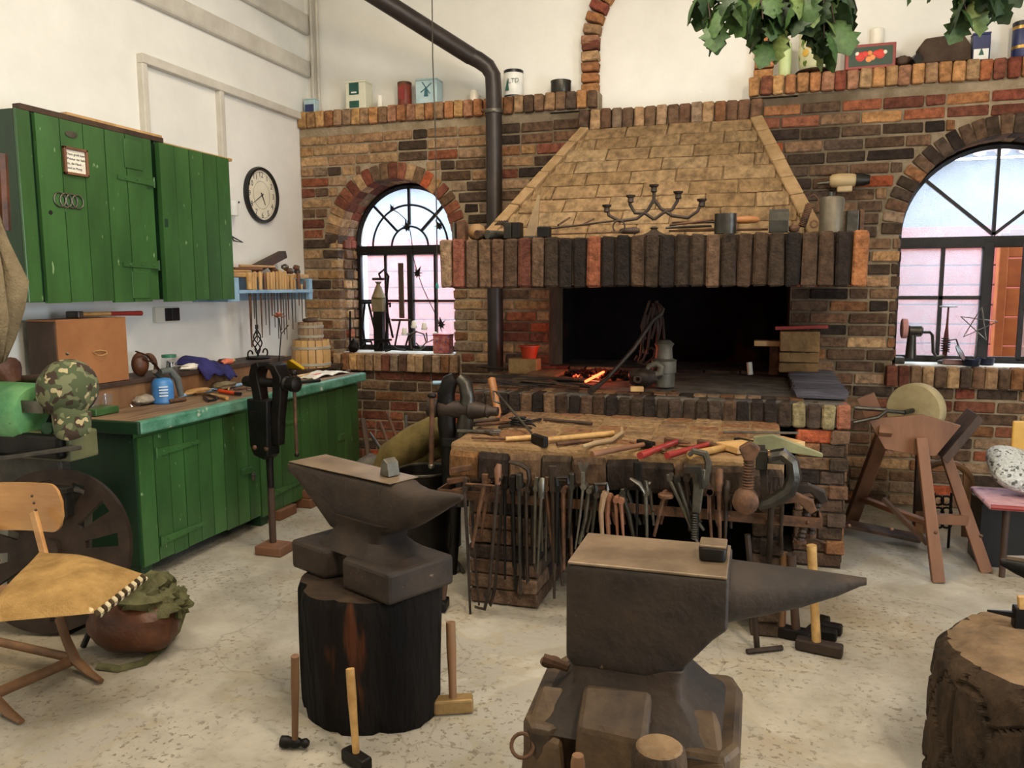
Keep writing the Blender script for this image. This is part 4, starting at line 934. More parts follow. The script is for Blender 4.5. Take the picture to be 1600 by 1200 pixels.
# ---------------------------------------------------------------- the big leg vise on the green bench
def legvise(name, label, X, Y, zt, ang, s, m, leg0, bar_len, open_=.05):
    "jaws along local x; front jaw at +x"
    v = thing(name, label, 'vise', (X, Y, 0), ang)
    def jaw(x0, sgn):
        # curved jaw: rises and bends over
        q = MB(); pts = [(x0+sgn*.0, 0, zt-.50*s), (x0+sgn*.01, 0, zt-.34*s), (x0+sgn*.035, 0, zt-.18*s), (x0+sgn*.045, 0, zt-.09*s), (x0+sgn*.025, 0, zt-.035*s), (x0-sgn*.012, 0, zt-.02*s)]
        w = [.028, .032, .036, .045, .055, .06]; h = [.04, .042, .042, .04, .032, .022]; vs = []
        for i, p in enumerate(pts):
            d = (Vector(pts[min(i+1, 5)])-Vector(pts[max(i-1, 0)])).normalized(); n_ = Vector((d.z, 0, -d.x))
            for a, b in ((-1, -1), (1, -1), (1, 1), (-1, 1)): vs.append(Vector(p)+n_*a*h[i]*s/1.3+Vector((0, b*w[i]*s, 0)))
        fs = [(i*4+k, i*4+(k+1) % 4, (i+1)*4+(k+1) % 4, (i+1)*4+k) for i in range(5) for k in range(4)]+[(3, 2, 1, 0), (20, 21, 22, 23)]
        q.add(vs, fs); return q
    jaw(open_/2+.02, 1).build('front_jaw', m, v, local=True, bevel=.006, smooth=True)
    jaw(-open_/2-.02, -1).build('rear_jaw', m, v, local=True, bevel=.006, smooth=True)
    zs_ = zt-.13*s
    MB().lathe([(.030*s, -.19*s), (.034*s, -.17*s), (.034*s, -.06*s), (.028*s, -.05*s), (.026*s, .10*s), (.040*s, .105*s), (.044*s, .13*s), (.034*s, .14*s), (.046*s, .165*s), (.046*s, .205*s), (.02*s, .22*s)], (0, 0, zs_), (1, 0, 0), 20).build('screw', m, v, local=True, smooth=True)
    hb_ = MB().tube([(.185*s, -.0, zs_+.06*s), (.185*s, 0, zs_-bar_len)], .010*s, 10); hb_.build('tommy_bar', M_STEEL if s < .9 else M_RUST, v, local=True, smooth=True)
    MB().sphere((.185*s, 0, zs_+.065*s), .018*s, 10, 8).sphere((.185*s, 0, zs_-bar_len), .014*s, 10, 8).build('bar_knobs', m, v, local=True, smooth=True)['kind'] = 'stuff'
    MB().tube([(-.02, 0, zt-.45*s), (-.025, 0, zt-.62*s), (-.025, 0, leg0)], [.03*s, .022*s, .017*s], 12).build('leg', m, v, local=True, smooth=True)
    MB().box(-.12*s, -.03*s, -.05*s, .05*s, zt-.36*s, zt-.30*s).build('mounting_plate', m, v, local=True, bevel=.004)
    return v
vp = P(426, 850, z=.06)
v1 = legvise('leg_vise', 'black leg vise clamped to the front edge of the green workbench', vp.x+.005, vp.y+.03, P(430, 562, x=vp.x).z, R(-8), 1.0, M_IRON, .06, .42)
blk = MB(); blk.prism([(-.09, 0), (.09, 0), (.075, -.33), (.04, -.36), (-.05, -.34), (-.08, -.28)], (-.0, 0, 0), (1, 0, 0), (0, 0, 1), .10)
blk.xf(Matrix.Translation((vp.x-.045, vp.y+.08, P(430, 622, x=vp.x).z))@Matrix.Rotation(R(-8), 4, 'Z')).build('clamp_block', M_IRON, v1, bevel=.008)
for dx in (-.04, .05): MB().sphere((vp.x-.045+dx, vp.y-.02, P(430, 622, x=vp.x).z-.29), .016, 8, 6).build('bolt', M_RUST, v1, smooth=True)
MB().tube([(vp.x-.02, vp.y+.03, .06), (vp.x-.02, vp.y+.03, .40)], .021, 10).build('wooden_leg_sleeve', M_WOODD, v1)
solo(MB().box(vp.x-.09, vp.x+.09, vp.y-.06, vp.y+.09, 0, .058), 'brick_block', M_WOODR, 'reddish brown block on the floor under the foot of the black bench vise', 'brick', bevel=.01)

# ---------------------------------------------------------------- things on the green bench
E_ = []
_q = P(255, 622, x=LX+.085); lb_ = Vector((_q.x, _q.y, BT))
gas = thing('gas_canister', 'blue gas canister with a bent grey burner head on the green workbench', 'torch', (lb_.x, lb_.y, BT))
MB().lathe([(.062, 0), (.066, .006), (.066, .012), (.062, .02), (.064, .10), (.060, .13), (.045, .15), (.02, .155)], (lb_.x, lb_.y, BT+.0), seg=28).build('can', M_BLUE, gas, smooth=True)
for k in range(4): MB().cbox((lb_.x+.045, lb_.y-.045, BT+.05+k*.018), (.05, .004, .006), rotz(R(45))).build('print_line', M_WHITE, gas)
MB().tube([(lb_.x, lb_.y, BT+.155), (lb_.x-.01, lb_.y-.04, BT+.19), (lb_.x+.0, lb_.y-.06, BT+.2)], [.018, .018, .014], 12).build('burner_head', M_GSTEEL, gas, smooth=True)
MB().tube([(lb_.x-.0, lb_.y-.01, BT+.19), (lb_.x+.02, lb_.y+.05, BT+.195), (lb_.x+.04, lb_.y+.085, BT+.14), (lb_.x+.05, lb_.y+.10, BT+.03)], [.02, .022, .022, .017], 12).build('bent_handle', mat('grey_rubber', '4b4f4c', '646864', .7), gas, smooth=True)
p = P(262, 628, z=BT); solo(MB().tube([(p.x+.06, p.y-.06, BT+.014), (p.x+.09, p.y+.05, BT+.014)], .013, 10), 'short_rod', M_RUST, 'short dark iron rod lying right in front of the blue gas canister', 'rod', smooth=True)
# wooden chest on the ledge with hammer on it
bx1 = P(200, 592, z=LZ); Xf = LX-.01
bw0, bw1 = P(91, 560, x=Xf).y, P(200, 560, x=Xf).y; bt = P(195, 497, x=Xf).z
M_BOXF = mat('brown_hardboard', '8a5a34', 'a06b40', .6, scale=3, bump=.05)
ch = thing('wooden_chest', 'brown wooden chest with rope pull standing on the bench ledge', 'box', ((XL+Xf)/2, (bw0+bw1)/2, LZ))
MB().box(Xf-.2, Xf-.012, bw0, bw1, LZ+.001, bt-.002).build('case', M_WOODD, ch, bevel=.004)
MB().box(Xf-.012, Xf, bw0+.004, bw1, LZ+.003, bt).build('front_panel', M_BOXF, ch, bevel=.002)
MB().box(Xf-.2, Xf, bw0+.002, bw1, bt-.002, bt+.008).build('lid', M_BOXF, ch, bevel=.002)
hp = P(154, 551, x=Xf); MB().tube([(Xf+.004, hp.y-.045, hp.z+.008), (Xf+.02, hp.y-.03, hp.z-.012), (Xf+.024, hp.y, hp.z-.016), (Xf+.02, hp.y+.04, hp.z-.008), (Xf+.004, hp.y+.05, hp.z+.004), (Xf+.012, hp.y, hp.z+.014)], .004, 8, closed=True).build('rope_handle', M_WOODL, ch, smooth=True)
hx0 = P(122, 490, x=Xf-.06); hx1 = P(221, 492, x=Xf-.04)
hr = thing('claw_hammer', 'hammer with red-tipped handle lying across the top of the wooden chest', 'hammer', (hx0.x, hx0.y, bt+.01))
MB().tube([(hx0.x, hx0.y, bt+.03), (hx0.x, (hx0.y+hx1.y)/2, bt+.027)], .012, 10).build('handle', M_WOODY, hr, smooth=True)
MB().tube([(hx0.x, (hx0.y+hx1.y)/2, bt+.027), (hx1.x, hx1.y, bt+.022)], [.012, .015], 10).build('red_grip', M_RED, hr, smooth=True)
MB().box(hx0.x-.07, hx0.x+.02, hx0.y-.018, hx0.y+.02, bt+.01, bt+.048).build('head', M_GSTEEL, hr, bevel=.005)
# items on the ledge right of the chest
def onledge(px, py=None): 
    return P(px, 560, x=LX-.09).y
q = onledge(222); lea = thing('leather_pouch', 'dark brown leather tool pouch with straps beside the wooden chest', 'pouch', (LX-.06, q, LZ))
MB().sphere((LX-.08, q-.03, LZ+.075), .075, 14, 10, (.6, .75, 1)).build('pouch', M_LEATHER, lea, smooth=True)
for k, (dy, h_) in enumerate(((-.02, .10), (.03, .05))): MB().tube([(LX-.04, q-.08+dy, LZ+h_+.06), (LX-.03, q+.0+dy, LZ+h_+.03), (LX-.04, q+.06+dy, LZ+h_-.03)], .012, 8, flat=.4).build('strap', M_LEATHER, lea, smooth=True)
q = onledge(234); hs = arc((LX-.12, q+.02, LZ+.105), .062, -35, 215, 18, (0, 1, 0), (0, 0, 1)); hs = [(x, y, z+(.0)) for x, y, z in [(v[0], v[1], LZ+.008+(v[2]-LZ-.07)*1.15) for v in hs]]
solo(MB().tube(hs, .016, 6, flat=.5), 'horseshoe', M_RUST, 'rusty horseshoe standing upright between the pouch and the glass jar', 'horseshoe', smooth=True)
q = onledge(262); jr = thing('glass_jar', 'glass jar with green lid holding black bolts on the ledge', 'jar', (LX-.08, q, LZ))
MB().lathe([(.045, 0), (.048, .01), (.048, .085), (.042, .095)], (LX-.08, q, LZ+.001), seg=24, cap=False).build('glass', M_JAR, jr, smooth=True)
MB().lathe([(.045, .095), (.045, .112), (.043, .114)], (LX-.08, q, LZ), seg=24).build('lid', mat('green_lid', '2c6a4d', '3a7d5c', .4), jr, smooth=True)
for k in range(7): MB().tube([(LX-.08+rng.uniform(-.02, .02), q+rng.uniform(-.025, .025), LZ+.008), (LX-.08+rng.uniform(-.02, .02), q+rng.uniform(-.025, .025), LZ+rng.uniform(.05, .075))], .004, 6).build('bolt', M_BLACK, jr)
q0, q1 = onledge(288), onledge(338)
M_NAVY = mat('navy_cloth', '27264d', '3a3870', .9, scale=8, bump=.4, bscale=100)
cl = MB(); n = 12; m = 9; vs = []
for i in range(n+1):
    for j in range(m+1):
        u, v_ = i/n, j/m
        hgt = .075*math.sin(PI*min(1, u*1.15+.12))*(1-.45*v_)+.012*math.sin(u*19+v_*3)*v_
        vs.append((LX-.17+v_*.235, q0+(q1-q0)*u+.02*v_, LZ+.01+hgt-(.09*max(0, v_-.72)/.28)))
fs = [(i*(m+1)+j, (i+1)*(m+1)+j, (i+1)*(m+1)+j+1, i*(m+1)+j+1) for i in range(n) for j in range(m)]
cl.add(vs, fs); o = solo(cl, 'work_glove', M_NAVY, 'crumpled navy blue cloth glove draped over the bench ledge', 'glove', smooth=True); sm = o.modifiers.new('s', 'SOLIDIFY'); sm.thickness = .012
def lump(name, m_, label, cat, c, s_, seed=1, parent=None):
    from mathutils import noise as mn
    b = MB().sphere((0, 0, 0), 1, 18, 12); b.v = [Vector((v.x*s_[0], v.y*s_[1], v.z*s_[2]))*(1+.28*mn.noise(v*1.9+Vector((seed*3.1, 0, 0)))+.12*mn.noise(v*5+Vector((seed, 1, 0)))) for v in b.v]
    zmin = min(v.z for v in b.v); b.v = [v+Vector((c[0], c[1], c[2]-zmin)) for v in b.v]
    if parent: return b.build(name, m_, parent, smooth=True)
    return solo(b, name, m_, label, cat, smooth=True)
lump('cotton_glove', M_CREAM, 'yellowish white crumpled glove under the navy cloth', 'glove', (LX-.03, onledge(284), LZ), (.04, .075, .022), 2)
lump('orange_glove', mat('salmon_rubber', 'c05a3c', 'd8795a', .6), 'crumpled orange-red glove at the right end of the navy cloth', 'glove', (LX-.02, onledge(342), LZ), (.035, .05, .022), 3)
y_ = onledge(352); br_ = thing('wooden_brush', 'small dark brush with wooden handle lying on the ledge', 'brush', (LX-.09, y_, LZ)); MB().tube([(LX-.09, y_-.06, LZ+.02), (LX-.09, y_+.0, LZ+.02)], .02, 10).build('ferrule', M_LEATHER, br_, smooth=True); MB().tube([(LX-.09, y_, LZ+.02), (LX-.09, y_+.1, LZ+.016)], [.019, .012], 10).build('handle', M_WOODL, br_, smooth=True)
# loose tools on the bench top
def rod(name, m_, label, cat, a, b, r_, seg=8, group=None, **k): return solo(MB().tube([a, b], r_, seg), name, m_, label, cat, group, smooth=True, **k)
def bt_(px, py, dz=.0, cl=.03):
    p = P(px, py, z=BT)
    if p.x < LX+cl: p = P(px, py, x=LX+cl)
    return Vector((p.x, min(p.y, 5.82), BT+dz))
rod('steel_tube', M_LBLUE, 'long bluish steel tube lying along the foot of the ledge', 'tube', bt_(280, 612, .012), bt_(402, 590, .012), .012)
rod('steel_tube', M_BLUE, 'darker blue tube lying behind the bluish steel tube', 'tube', bt_(286, 606, .014), bt_(395, 585, .014), .009)
gt = thing('tray', 'small green wooden tray on the near end of the workbench', 'tray', tuple(bt_(150, 640)))
gp = bt_(158, 638)
MB().box(gp.x-.07, gp.x+.08, gp.y-.12, gp.y+.05, BT+.001, BT+.04).build('body', M_GREEN, gt, bevel=.006)
for k, (dy, lab) in enumerate(((-.01, 'small shot glass on the green tray nearer the cap'), (.045, 'small shot glass on the green tray nearer the canister'))):
    solo(MB().lathe([(.022, 0), (.028, .002), (.032, .065), (.029, .064), (.024, .01), (.0, .01)], (gp.x+.02, gp.y-.05+dy*1.7, BT+.041), seg=20, cap=False), 'shot_glass', M_JAR, lab, 'glass', smooth=True)
for k, (px, py) in enumerate(((212, 618), (226, 621))):
    p = bt_(px, py); solo(MB().tube(arc((p.x, p.y, BT+.022), .03, 0, 360, 16, (.7, .7, 0), (0, .3, .9))[:-1], .003, 6, closed=True).sphere((p.x, p.y, BT+.02), .028, 12, 8, (1, .4, .8)), 'safety_goggles', M_JAR, ('left lens cup of clear goggles lying on the bench', 'right lens cup of clear goggles beside the blue canister')[k], 'goggles', smooth=True)
lump('rag', mat('dirty_rag', '7b705f', '9a8f7d', .9, bump=.4), 'greyish crumpled rag behind the goggles', 'rag', tuple(bt_(225, 612)), (.05, .08, .03), 5)
lump('leather_glove', M_KHAKI, 'worn tan work glove lying behind the pliers on the bench', 'glove', tuple(bt_(350, 606)), (.05, .12, .028), 6)
lump('brush_head', M_WOODL, 'flat straw-coloured hand brush lying on the bench', 'brush', tuple(bt_(308, 612)), (.03, .13, .02), 7)
th = thing('file', 'wooden handled file pointing at the blue canister', 'file', tuple(bt_(330, 622))); MB().tube([bt_(300, 613, .012), bt_(330, 620, .012)], .007, 8).build('blade', M_RUST, th); MB().tube([bt_(330, 620, .012), bt_(355, 625, .012)], [.010, .013], 10).build('handle', M_WOODY, th, smooth=True)
th = thing('pliers', 'pair of dark pliers with open jaws near the front edge of the bench', 'pliers', tuple(bt_(325, 628)))
MB().tube([bt_(318, 622, .01), bt_(326, 629, .01), bt_(338, 627, .01)], .008, 8).build('arm', M_BLACK, th, smooth=True); MB().tube([bt_(322, 619, .01), bt_(333, 621, .01), bt_(340, 624, .01)], .008, 8).build('arm', M_BLACK, th, smooth=True)
th = thing('screwdriver', 'orange handled screwdriver beside the pliers', 'screwdriver', tuple(bt_(355, 617))); MB().tube([bt_(343, 614, .014), bt_(368, 618, .014)], .013, 10).build('handle', M_ORANGE, th, smooth=True); MB().tube([bt_(368, 618, .014), bt_(376, 619, .014)], .012, 10).build('collar', M_BLACK, th, smooth=True); MB().tube([bt_(330, 611, .014), bt_(343, 614, .014)], .005, 6).build('blade', M_STEEL, th)
oddl = ['small steel scrap bar left of the bench vise', 'dark flat bar near the bench vise', 'pale wood stick near the bench vise', 'thin grey punch behind the orange screwdriver', 'short brown chisel behind the orange screwdriver', 'long grey spanner pointing at the bench vise', 'thin black rod pointing at the bench vise', 'wooden wedge behind the orange screwdriver']
for k, lab in enumerate(oddl):
    a = bt_(325+k*11, 600+(k*7) % 13, .010); d_ = Vector((rng.uniform(-.05, .05), rng.uniform(.05, .11), 0))
    rod('small_tool', rng.choice([M_RUST, M_GSTEEL, M_WOODL, M_STEEL]), lab, 'tool', a-d_, a+d_, rng.uniform(.005, .010))
# far end of the bench
hmr = thing('wooden_handle_hammer', 'wooden handled hammer lying between the vise and the tub', 'hammer', tuple(bt_(470, 592))); MB().tube([bt_(455, 594, .018), bt_(500, 585, .016)], .013, 10).build('handle', M_WOODY, hmr, smooth=True); MB().cbox(bt_(455, 594, .02), (.09, .03, .035), rotz(.3)).build('head', M_IRON, hmr, bevel=.004)
for k, (a, b, m_, l_) in enumerate((((487, 590), (505, 587), M_ORANGE, 'orange handled screwdriver near the far end of the bench'), ((470, 600), (500, 597), M_BLACK, 'black handled chisel near the far end of the bench'), ((540, 583), (570, 577), M_RUST, 'rusty flat iron overhanging the far end of the bench'))):
    rod('hand_tool', m_, l_, 'tool', bt_(*a, .013), bt_(*b, .013), .012)
q_ = MB(); n, m = 10, 7; vs = []
for i in range(n+1):
    for j in range(m+1):
        u, v_ = i/n, j/m; a = bt_(497+u*55, 593-u*10); vs.append((a.x-.03-.17*v_, a.y+.02*v_, BT+.004+.028*abs(math.sin(u*6+v_*2))*math.sin(PI*u)+.01*math.sin(v_*9)**2))
q_.add(vs, [(i*(m+1)+j, (i+1)*(m+1)+j, (i+1)*(m+1)+j+1, i*(m+1)+j+1) for i in range(n) for j in range(m)]); o = solo(q_, 'white_rag', M_CREAM, 'crumpled white cloth lying near the far end of the bench', 'cloth', smooth=True); sm = o.modifiers.new('s', 'SOLIDIFY'); sm.thickness = .006
# tubs
tp_ = P(487, 573, z=CZ); KX = 1/((CP-tp_).length)
pw = (tp_-CP).dot(FW)/FPX
def tub(name, label, px, pyb, pyt, wb_, wt_, zb_, m_, hoops, top_r=None):
    h_ = (pyb-pyt)*pw*1.01; t = thing(name, label, 'barrel', (tp_.x, tp_.y, zb_)); n = 16; rb, rt_, rm = wb_*pw/2, wt_*pw/2, max(wb_, wt_)*pw/2*1.03
    for k in range(n):
        a0, a1_ = 2*PI*k/n+.02, 2*PI*(k+1)/n-.02; vs = []
        for rr, z_ in ((rb, 0), (rm, h_*.45), (rt_, h_)):
            for a in (a0, a1_):
                for q in (rr, rr-.012): vs.append((tp_.x+math.cos(a)*q, tp_.y+math.sin(a)*q, zb_+z_))
        MB().add(vs, [(0, 1, 3, 2), (8, 10, 11, 9), (0, 2, 6, 4), (4, 6, 10, 8), (1, 5, 7, 3), (5, 9, 11, 7), (0, 4, 5, 1), (4, 8, 9, 5), (2, 3, 7, 6), (6, 7, 11, 10)]).build('stave', m_, t)
    for f in hoops:
        rr = (rb+(rm-rb)*min(1, f/.45) if f < .45 else rm+(rt_-rm)*(f-.45)/.55)+.002
        MB().lathe([(rr, 0), (rr+.003, .002), (rr+.003, .022), (rr, .024)], (tp_.x, tp_.y, zb_+h_*f-.012), seg=32).build('hoop', mat('hoop_wood', '8b8270', 'a89f8a', .6), t, smooth=True)
    MB().lathe([(rt_-.012, 0), (rt_-.012, .008)], (tp_.x, tp_.y, zb_+h_-.014), seg=24).build('lid', M_WOODL, t); return zb_+h_
zt_ = tub('wooden_tub', 'wide pale wooden tub with hoops at the far end of the bench', 487, 572, 530, 58, 56, CZ, M_WOODL, (.12, .72))
zt2 = tub('small_keg', 'small brownish wooden keg standing on top of the pale tub', 487, 530, 503, 38, 38, zt_, mat('keg_wood', '7a6048', 'a08564', .6, scale=6), (.2, .75))
solo(MB().lathe([(.05, 0), (.06, .01), (.06, .022), (.05, .03)], (tp_.x, tp_.y, zt2), seg=24), 'round_wooden_lid', M_WOODD, 'round dark wooden lid lying on top of the small keg', 'lid', smooth=True)
bx_ = bt_(440, 566); yb0 = P(445, 560, x=-3.62); 
yl = MB().bar((-3.66, yb0.y-.03, BT+.14), (-3.60, yb0.y+.13, BT+.03), .19, .025, (0, .5, 1)); solo(yl, 'yellow_case', mat('yellow_plastic', 'c9a015', 'd8b020', .4), 'flat yellow case leaning against the tub', 'case', bevel=.004)
# spiral iron candlestick and copper flower
cp = P(403, 557, z=LZ); cp = P(403, 554, x=LX-.1); cs_ = thing('twisted_candlestick', 'black iron candlestick with twisted basket stem in front of the file rack', 'candlestick', (cp.x, cp.y, LZ))
MB().lathe([(.085, 0), (.09, .01), (.085, .018), (.02, .02)], (cp.x, cp.y, LZ+.001), seg=28).build('base', M_IRON, cs_, smooth=True)
for k in range(4):
    MB().tube([(cp.x+math.cos(k*PI/2+t*.55)*.034*math.sin(PI*t/9), cp.y+math.sin(k*PI/2+t*.55)*.034*math.sin(PI*t/9), LZ+.03+t*.022) for t in range(10)], .005, 6).build('twisted_bar', M_IRON, cs_, smooth=True)
MB().tube([(cp.x, cp.y, LZ+.015), (cp.x, cp.y, LZ+.035)], .008, 8).build('stem', M_IRON, cs_); MB().tube([(cp.x, cp.y, LZ+.225), (cp.x, cp.y, LZ+.26)], .012, 8).build('socket', M_IRON, cs_)
for sg in (-1, 1): MB().tube(arc((cp.x, cp.y+sg*.095, LZ+.04), .03, -60, 180, 12, (0, sg, 0), (0, 0, 1)), .006, 6).build('scroll', M_IRON, cs_, smooth=True)
fp_ = P(436, 497, x=-3.5); fl = thing('copper_flower', 'copper coloured metal rose on a thin stem rising above the vise', 'ornament', (fp_.x, fp_.y-.02, LZ-.14))
MB().tube([(fp_.x, fp_.y-.03, BT+.01), (fp_.x, fp_.y-.02, BT+.15), (fp_.x, fp_.y+.02, fp_.z-.12), (fp_.x, fp_.y, fp_.z)], .005, 6).build('stem', M_IRON, fl, smooth=True)
M_COP = mat('copper_petals', 'b56a4e', 'd69b7c', .35, .7, scale=5, bump=.05)
for k in range(13):
    a = k*2.4; ra = .012+.026*k/13; t_ = .5+.7*k/13; c_ = Vector((fp_.x+math.cos(a)*ra*.6, fp_.y+math.sin(a)*ra, fp_.z+.018-.02*k/13))
    d_ = Vector((math.cos(a)*math.sin(t_), math.sin(a)*math.sin(t_), math.cos(t_))); s_ = d_.cross(Vector((0, 0, 1))).normalized()*.014
    MB().add([c_-s_*.5, c_+s_*.5, c_+s_+d_*.022, c_+d_*.036, c_-s_+d_*.022], [(0, 1, 2, 3, 4)]).build('petal', M_COP, fl)
MB().tube([(fp_.x, fp_.y+.01, fp_.z-.13), (fp_.x, fp_.y+.12, fp_.z-.06)], [.004, .007], 6, flat=.4).build('leaf', M_RUST, fl)

# ---------------------------------------------------------------- file rack on the wall
RXX = -3.55
ra0, ra1 = P(372, 455, x=RXX), P(488, 440, x=RXX); rz = P(440, 455, x=RXX).z
fr_ = thing('file_rack', 'pale blue wall rack with a bar holding many files', 'rack', (XL, (ra0.y+ra1.y)/2, rz-.1))
MB().box(XL+.005, RXX, ra0.y-.12, ra0.y+.015, rz-.07, rz+.10).build('side_box', M_LBLUE, fr_, bevel=.003)
MB().box(XL+.005, RXX, ra1.y-.05, ra1.y, rz-.07, rz+.10).build('side_box', M_LBLUE, fr_, bevel=.003)
MB().box(XL+.005, RXX-.03, ra0.y-.1, ra1.y, rz+.105, rz+.135).build('shelf_board', M_WOODL, fr_, bevel=.003)
MB().box(RXX-.004, RXX+.004, ra0.y, ra1.y, rz-.012, rz+.012).build('front_bar', M_LBLUE, fr_)
MB().box(XL+.005, XL+.02, ra0.y-.1, ra1.y, rz-.07, rz+.13).build('back_board', M_LBLUE, fr_)
fl_ = [(389, 425, 543, 'y', 2), (395, 425, 498, 'y', 1), (398, 424, 533, 'w', 1), (406, 424, 528, 'w', 1.2), (413, 426, 508, 'r', .8), (418, 425, 524, 'w', 1), (423, 425, 494, 'w', 1.3), (427, 424, 512, 'w', .9), (432, 424, 530, 'w', 1), (437, 422, 516, 'w', 1.3), (441, 425, 523, 'w', 1), (445, 423, 531, 'w', 1), (449, 430, 500, 'w', 1.1), (455, 430, 515, 'w', 1.2), (460, 436, 504, 'w', .8), (466, 426, 478, 'r', 1.1), (471, 444, 502, 'w', .8), (476, 438, 495, 'r', .8)]
hm_ = {'w': M_WOODL, 'y': M_WOODY, 'r': M_WOODR}
for k, (px, yt, yb, hc, wd) in enumerate(fl_):
    X_ = RXX-.02+(k % 2)*.004
    a = P(px, yt, x=X_); b = P(px, yb, x=X_); zj = rz+.004
    t = thing('file', ['longest flat file at the left end of the blue rack'][0] if k == 0 else ('second', 'third', 'fourth', 'fifth', 'sixth', 'seventh', 'eighth', 'ninth', 'tenth', 'eleventh', 'twelfth', 'thirteenth', 'fourteenth', 'fifteenth', '', 'seventeenth', '')[k-1]+' wooden handled file from the left in the blue wall rack' if k not in (15, 17) else ('file with reddish handle near the right end of the blue rack' if k == 15 else 'last short tool at the right end of the blue rack'), 'file', (X_, a.y, b.z), group='files hanging in the blue wall rack')
    MB().lathe([(.006*wd, 0), (.012*wd, .012), (.011*wd, .04), (.014*wd, (a.z-zj)*.75), (.012*wd, a.z-zj-.006), (.005, a.z-zj)], (X_, a.y, zj), seg=10).build('handle', hm_[hc], t, smooth=True)
    MB().bar((X_, a.y, zj), (X_, a.y-.003, b.z), .005, .016*wd, (0, 1, 0), w2=.003, h2=.008*wd).build('blade', M_GSTEEL if k % 3 else M_RUST, t)
# clutter on the rack's shelf
pz = rz+.136
pm = MB(); sol = [(M_WOODD, 'wooden jack plane body tilted on top of the file rack', 'plane')]
a = P(398, 416, x=XL+.12); b_ = P(442, 390, x=XL+.12)
solo(MB().bar((a.x, a.y, pz+.035), (b_.x, b_.y, pz+.16), .07, .06, (0, 0, 1)), 'wooden_plane', M_WOODD, 'brown wooden plank block tilted on top of the file rack', 'block', bevel=.005)
for k in range(9):
    p = P(424+k*5.5, 408, x=XL+.16); lump('metal_scrap', rng.choice([M_RUST, M_GSTEEL, M_WOODD, M_STEEL]), 'small lump of scrap metal in the heap on top of the file rack', 'scrap', (p.x+rng.uniform(-.04, .04), p.y, pz+.001+.03*(k % 2)), (.025, .03, .022), 20+k).__setitem__('group', 'scrap pieces heaped on the file rack')
for k, lab in enumerate(('pale stick lying at the left of the rack shelf', 'orange-brown stick lying at the left of the rack shelf', 'thin batten lying lengthwise on the rack shelf')):
    p0 = P(365+k*8, 425, x=XL+.17); rod('stick', (M_WOODL, M_WOODR, M_WOODL)[k], lab, 'stick', (p0.x, p0.y-.05, pz+.012+k*.02), (p0.x+.02, p0.y+.16+k*.1, pz+.014+k*.02), .010)
# socket, dispenser, bracket on the wall
sp = P(240, 492, x=XL+.01); ep = P(277, 492, x=XL+.01); 
skt = thing('wall_socket', 'double black and white wall socket under the green cupboards', 'socket', (XL, (sp.y+ep.y)/2, sp.z-.05))
MB().box(XL+.001, XL+.03, sp.y, ep.y, sp.z-.055, sp.z+.05).build('back_plate', M_CREAM, skt, bevel=.004)
for k in range(2): y0 = sp.y+(ep.y-sp.y)*(.36+.32*k); MB().box(XL+.03, XL+.04, y0, y0+(ep.y-sp.y)*.28, sp.z-.045, sp.z+.042).build('insert', M_BLACK, skt, bevel=.003)
dp = P(365, 325, x=XL+.06); dsp = thing('wall_dispenser', 'small white cylindrical dispenser on the wall between cupboard and clock', 'dispenser', (XL, dp.y, dp.z-.05)); MB().lathe([(.04, -.055), (.042, -.05), (.042, .05), (.036, .055)], (XL+.05, dp.y, dp.z), seg=20).build('body', M_WHITE, dsp, smooth=True); MB().tube([(XL+.05, dp.y+.03, dp.z+.03), (XL+.06, dp.y+.07, dp.z+.05)], .008, 8).build('nozzle', M_BLACK, dsp, smooth=True); MB().cbox((XL+.008, dp.y, dp.z), (.014, .03, .06)).build('mount', M_BLACK, dsp)
bp_ = P(365, 372, x=XL+.03); solo(MB().tube([(XL+.004, bp_.y-.02, bp_.z+.07), (XL+.03, bp_.y, bp_.z-.02), (XL+.06, bp_.y+.07, bp_.z-.03), (XL+.02, bp_.y-.0, bp_.z+.01)], .006, 6), 'wire_bracket', M_BLACK, 'small black wire hook bracket on the wall under the clock', 'bracket')
hk_ = P(355, 475, x=-3.6); 
# ---------------------------------------------------------------- tool helpers
def lathe_thing(name, label, cat, m, c, prof, group=None, ax=(0, 0, 1), seg=24, **k):
    return solo(MB().lathe(prof, c, ax, seg), name, m, label, cat, group, smooth=True, **k)
SH = 3.087                                               # top of the brick shelf
SY = YB+.075
def sz(px, py, y=SY): return P(px, py, y=y).z
def tin(name, label, px0, px1, py, body, lid=None, sq=False, cat='tin', band=None, y=SY, prof=None, base=None):
    a, b = P(px0, py, y=y), P(px1, py, y=y); r = (b.x-a.x)/2; cx = (a.x+b.x)/2; z0 = SH if base is None else base; h = a.z-z0
    t = thing(name, label, cat, (cx, y, z0))
    if sq:
        MB().box(cx-r, cx+r, y-r*.7, y+r*.7, z0, z0+h*.93).build('body', body, t, bevel=.006)
        MB().box(cx-r*1.02, cx+r*1.02, y-r*.72, y+r*.72, z0+h*.93, z0+h).build('lid', lid or body, t, bevel=.003)
    else:
        MB().lathe(prof(r, h) if prof else [(r*.97, 0), (r, .004), (r, h*.9), (r*.98, h*.91)], (cx, y, z0), seg=28).build('body', body, t, smooth=True)
        if lid: MB().lathe([(r*1.02, h*.88), (r*1.02, h*.985), (r*.96, h)], (cx, y, z0), seg=28).build('lid', lid, t, smooth=True)
    return t, cx, r, h, z0
M_TEAL = mat('dark_teal_print', '17473c', '22594a', .5); M_TINW = mat('cream_tin', 'cfcdb4', 'dfddc6', .35, bump=0); M_WAX = mat('wax', 'e6e0cf', 'f0ebdc', .4, bump=0)
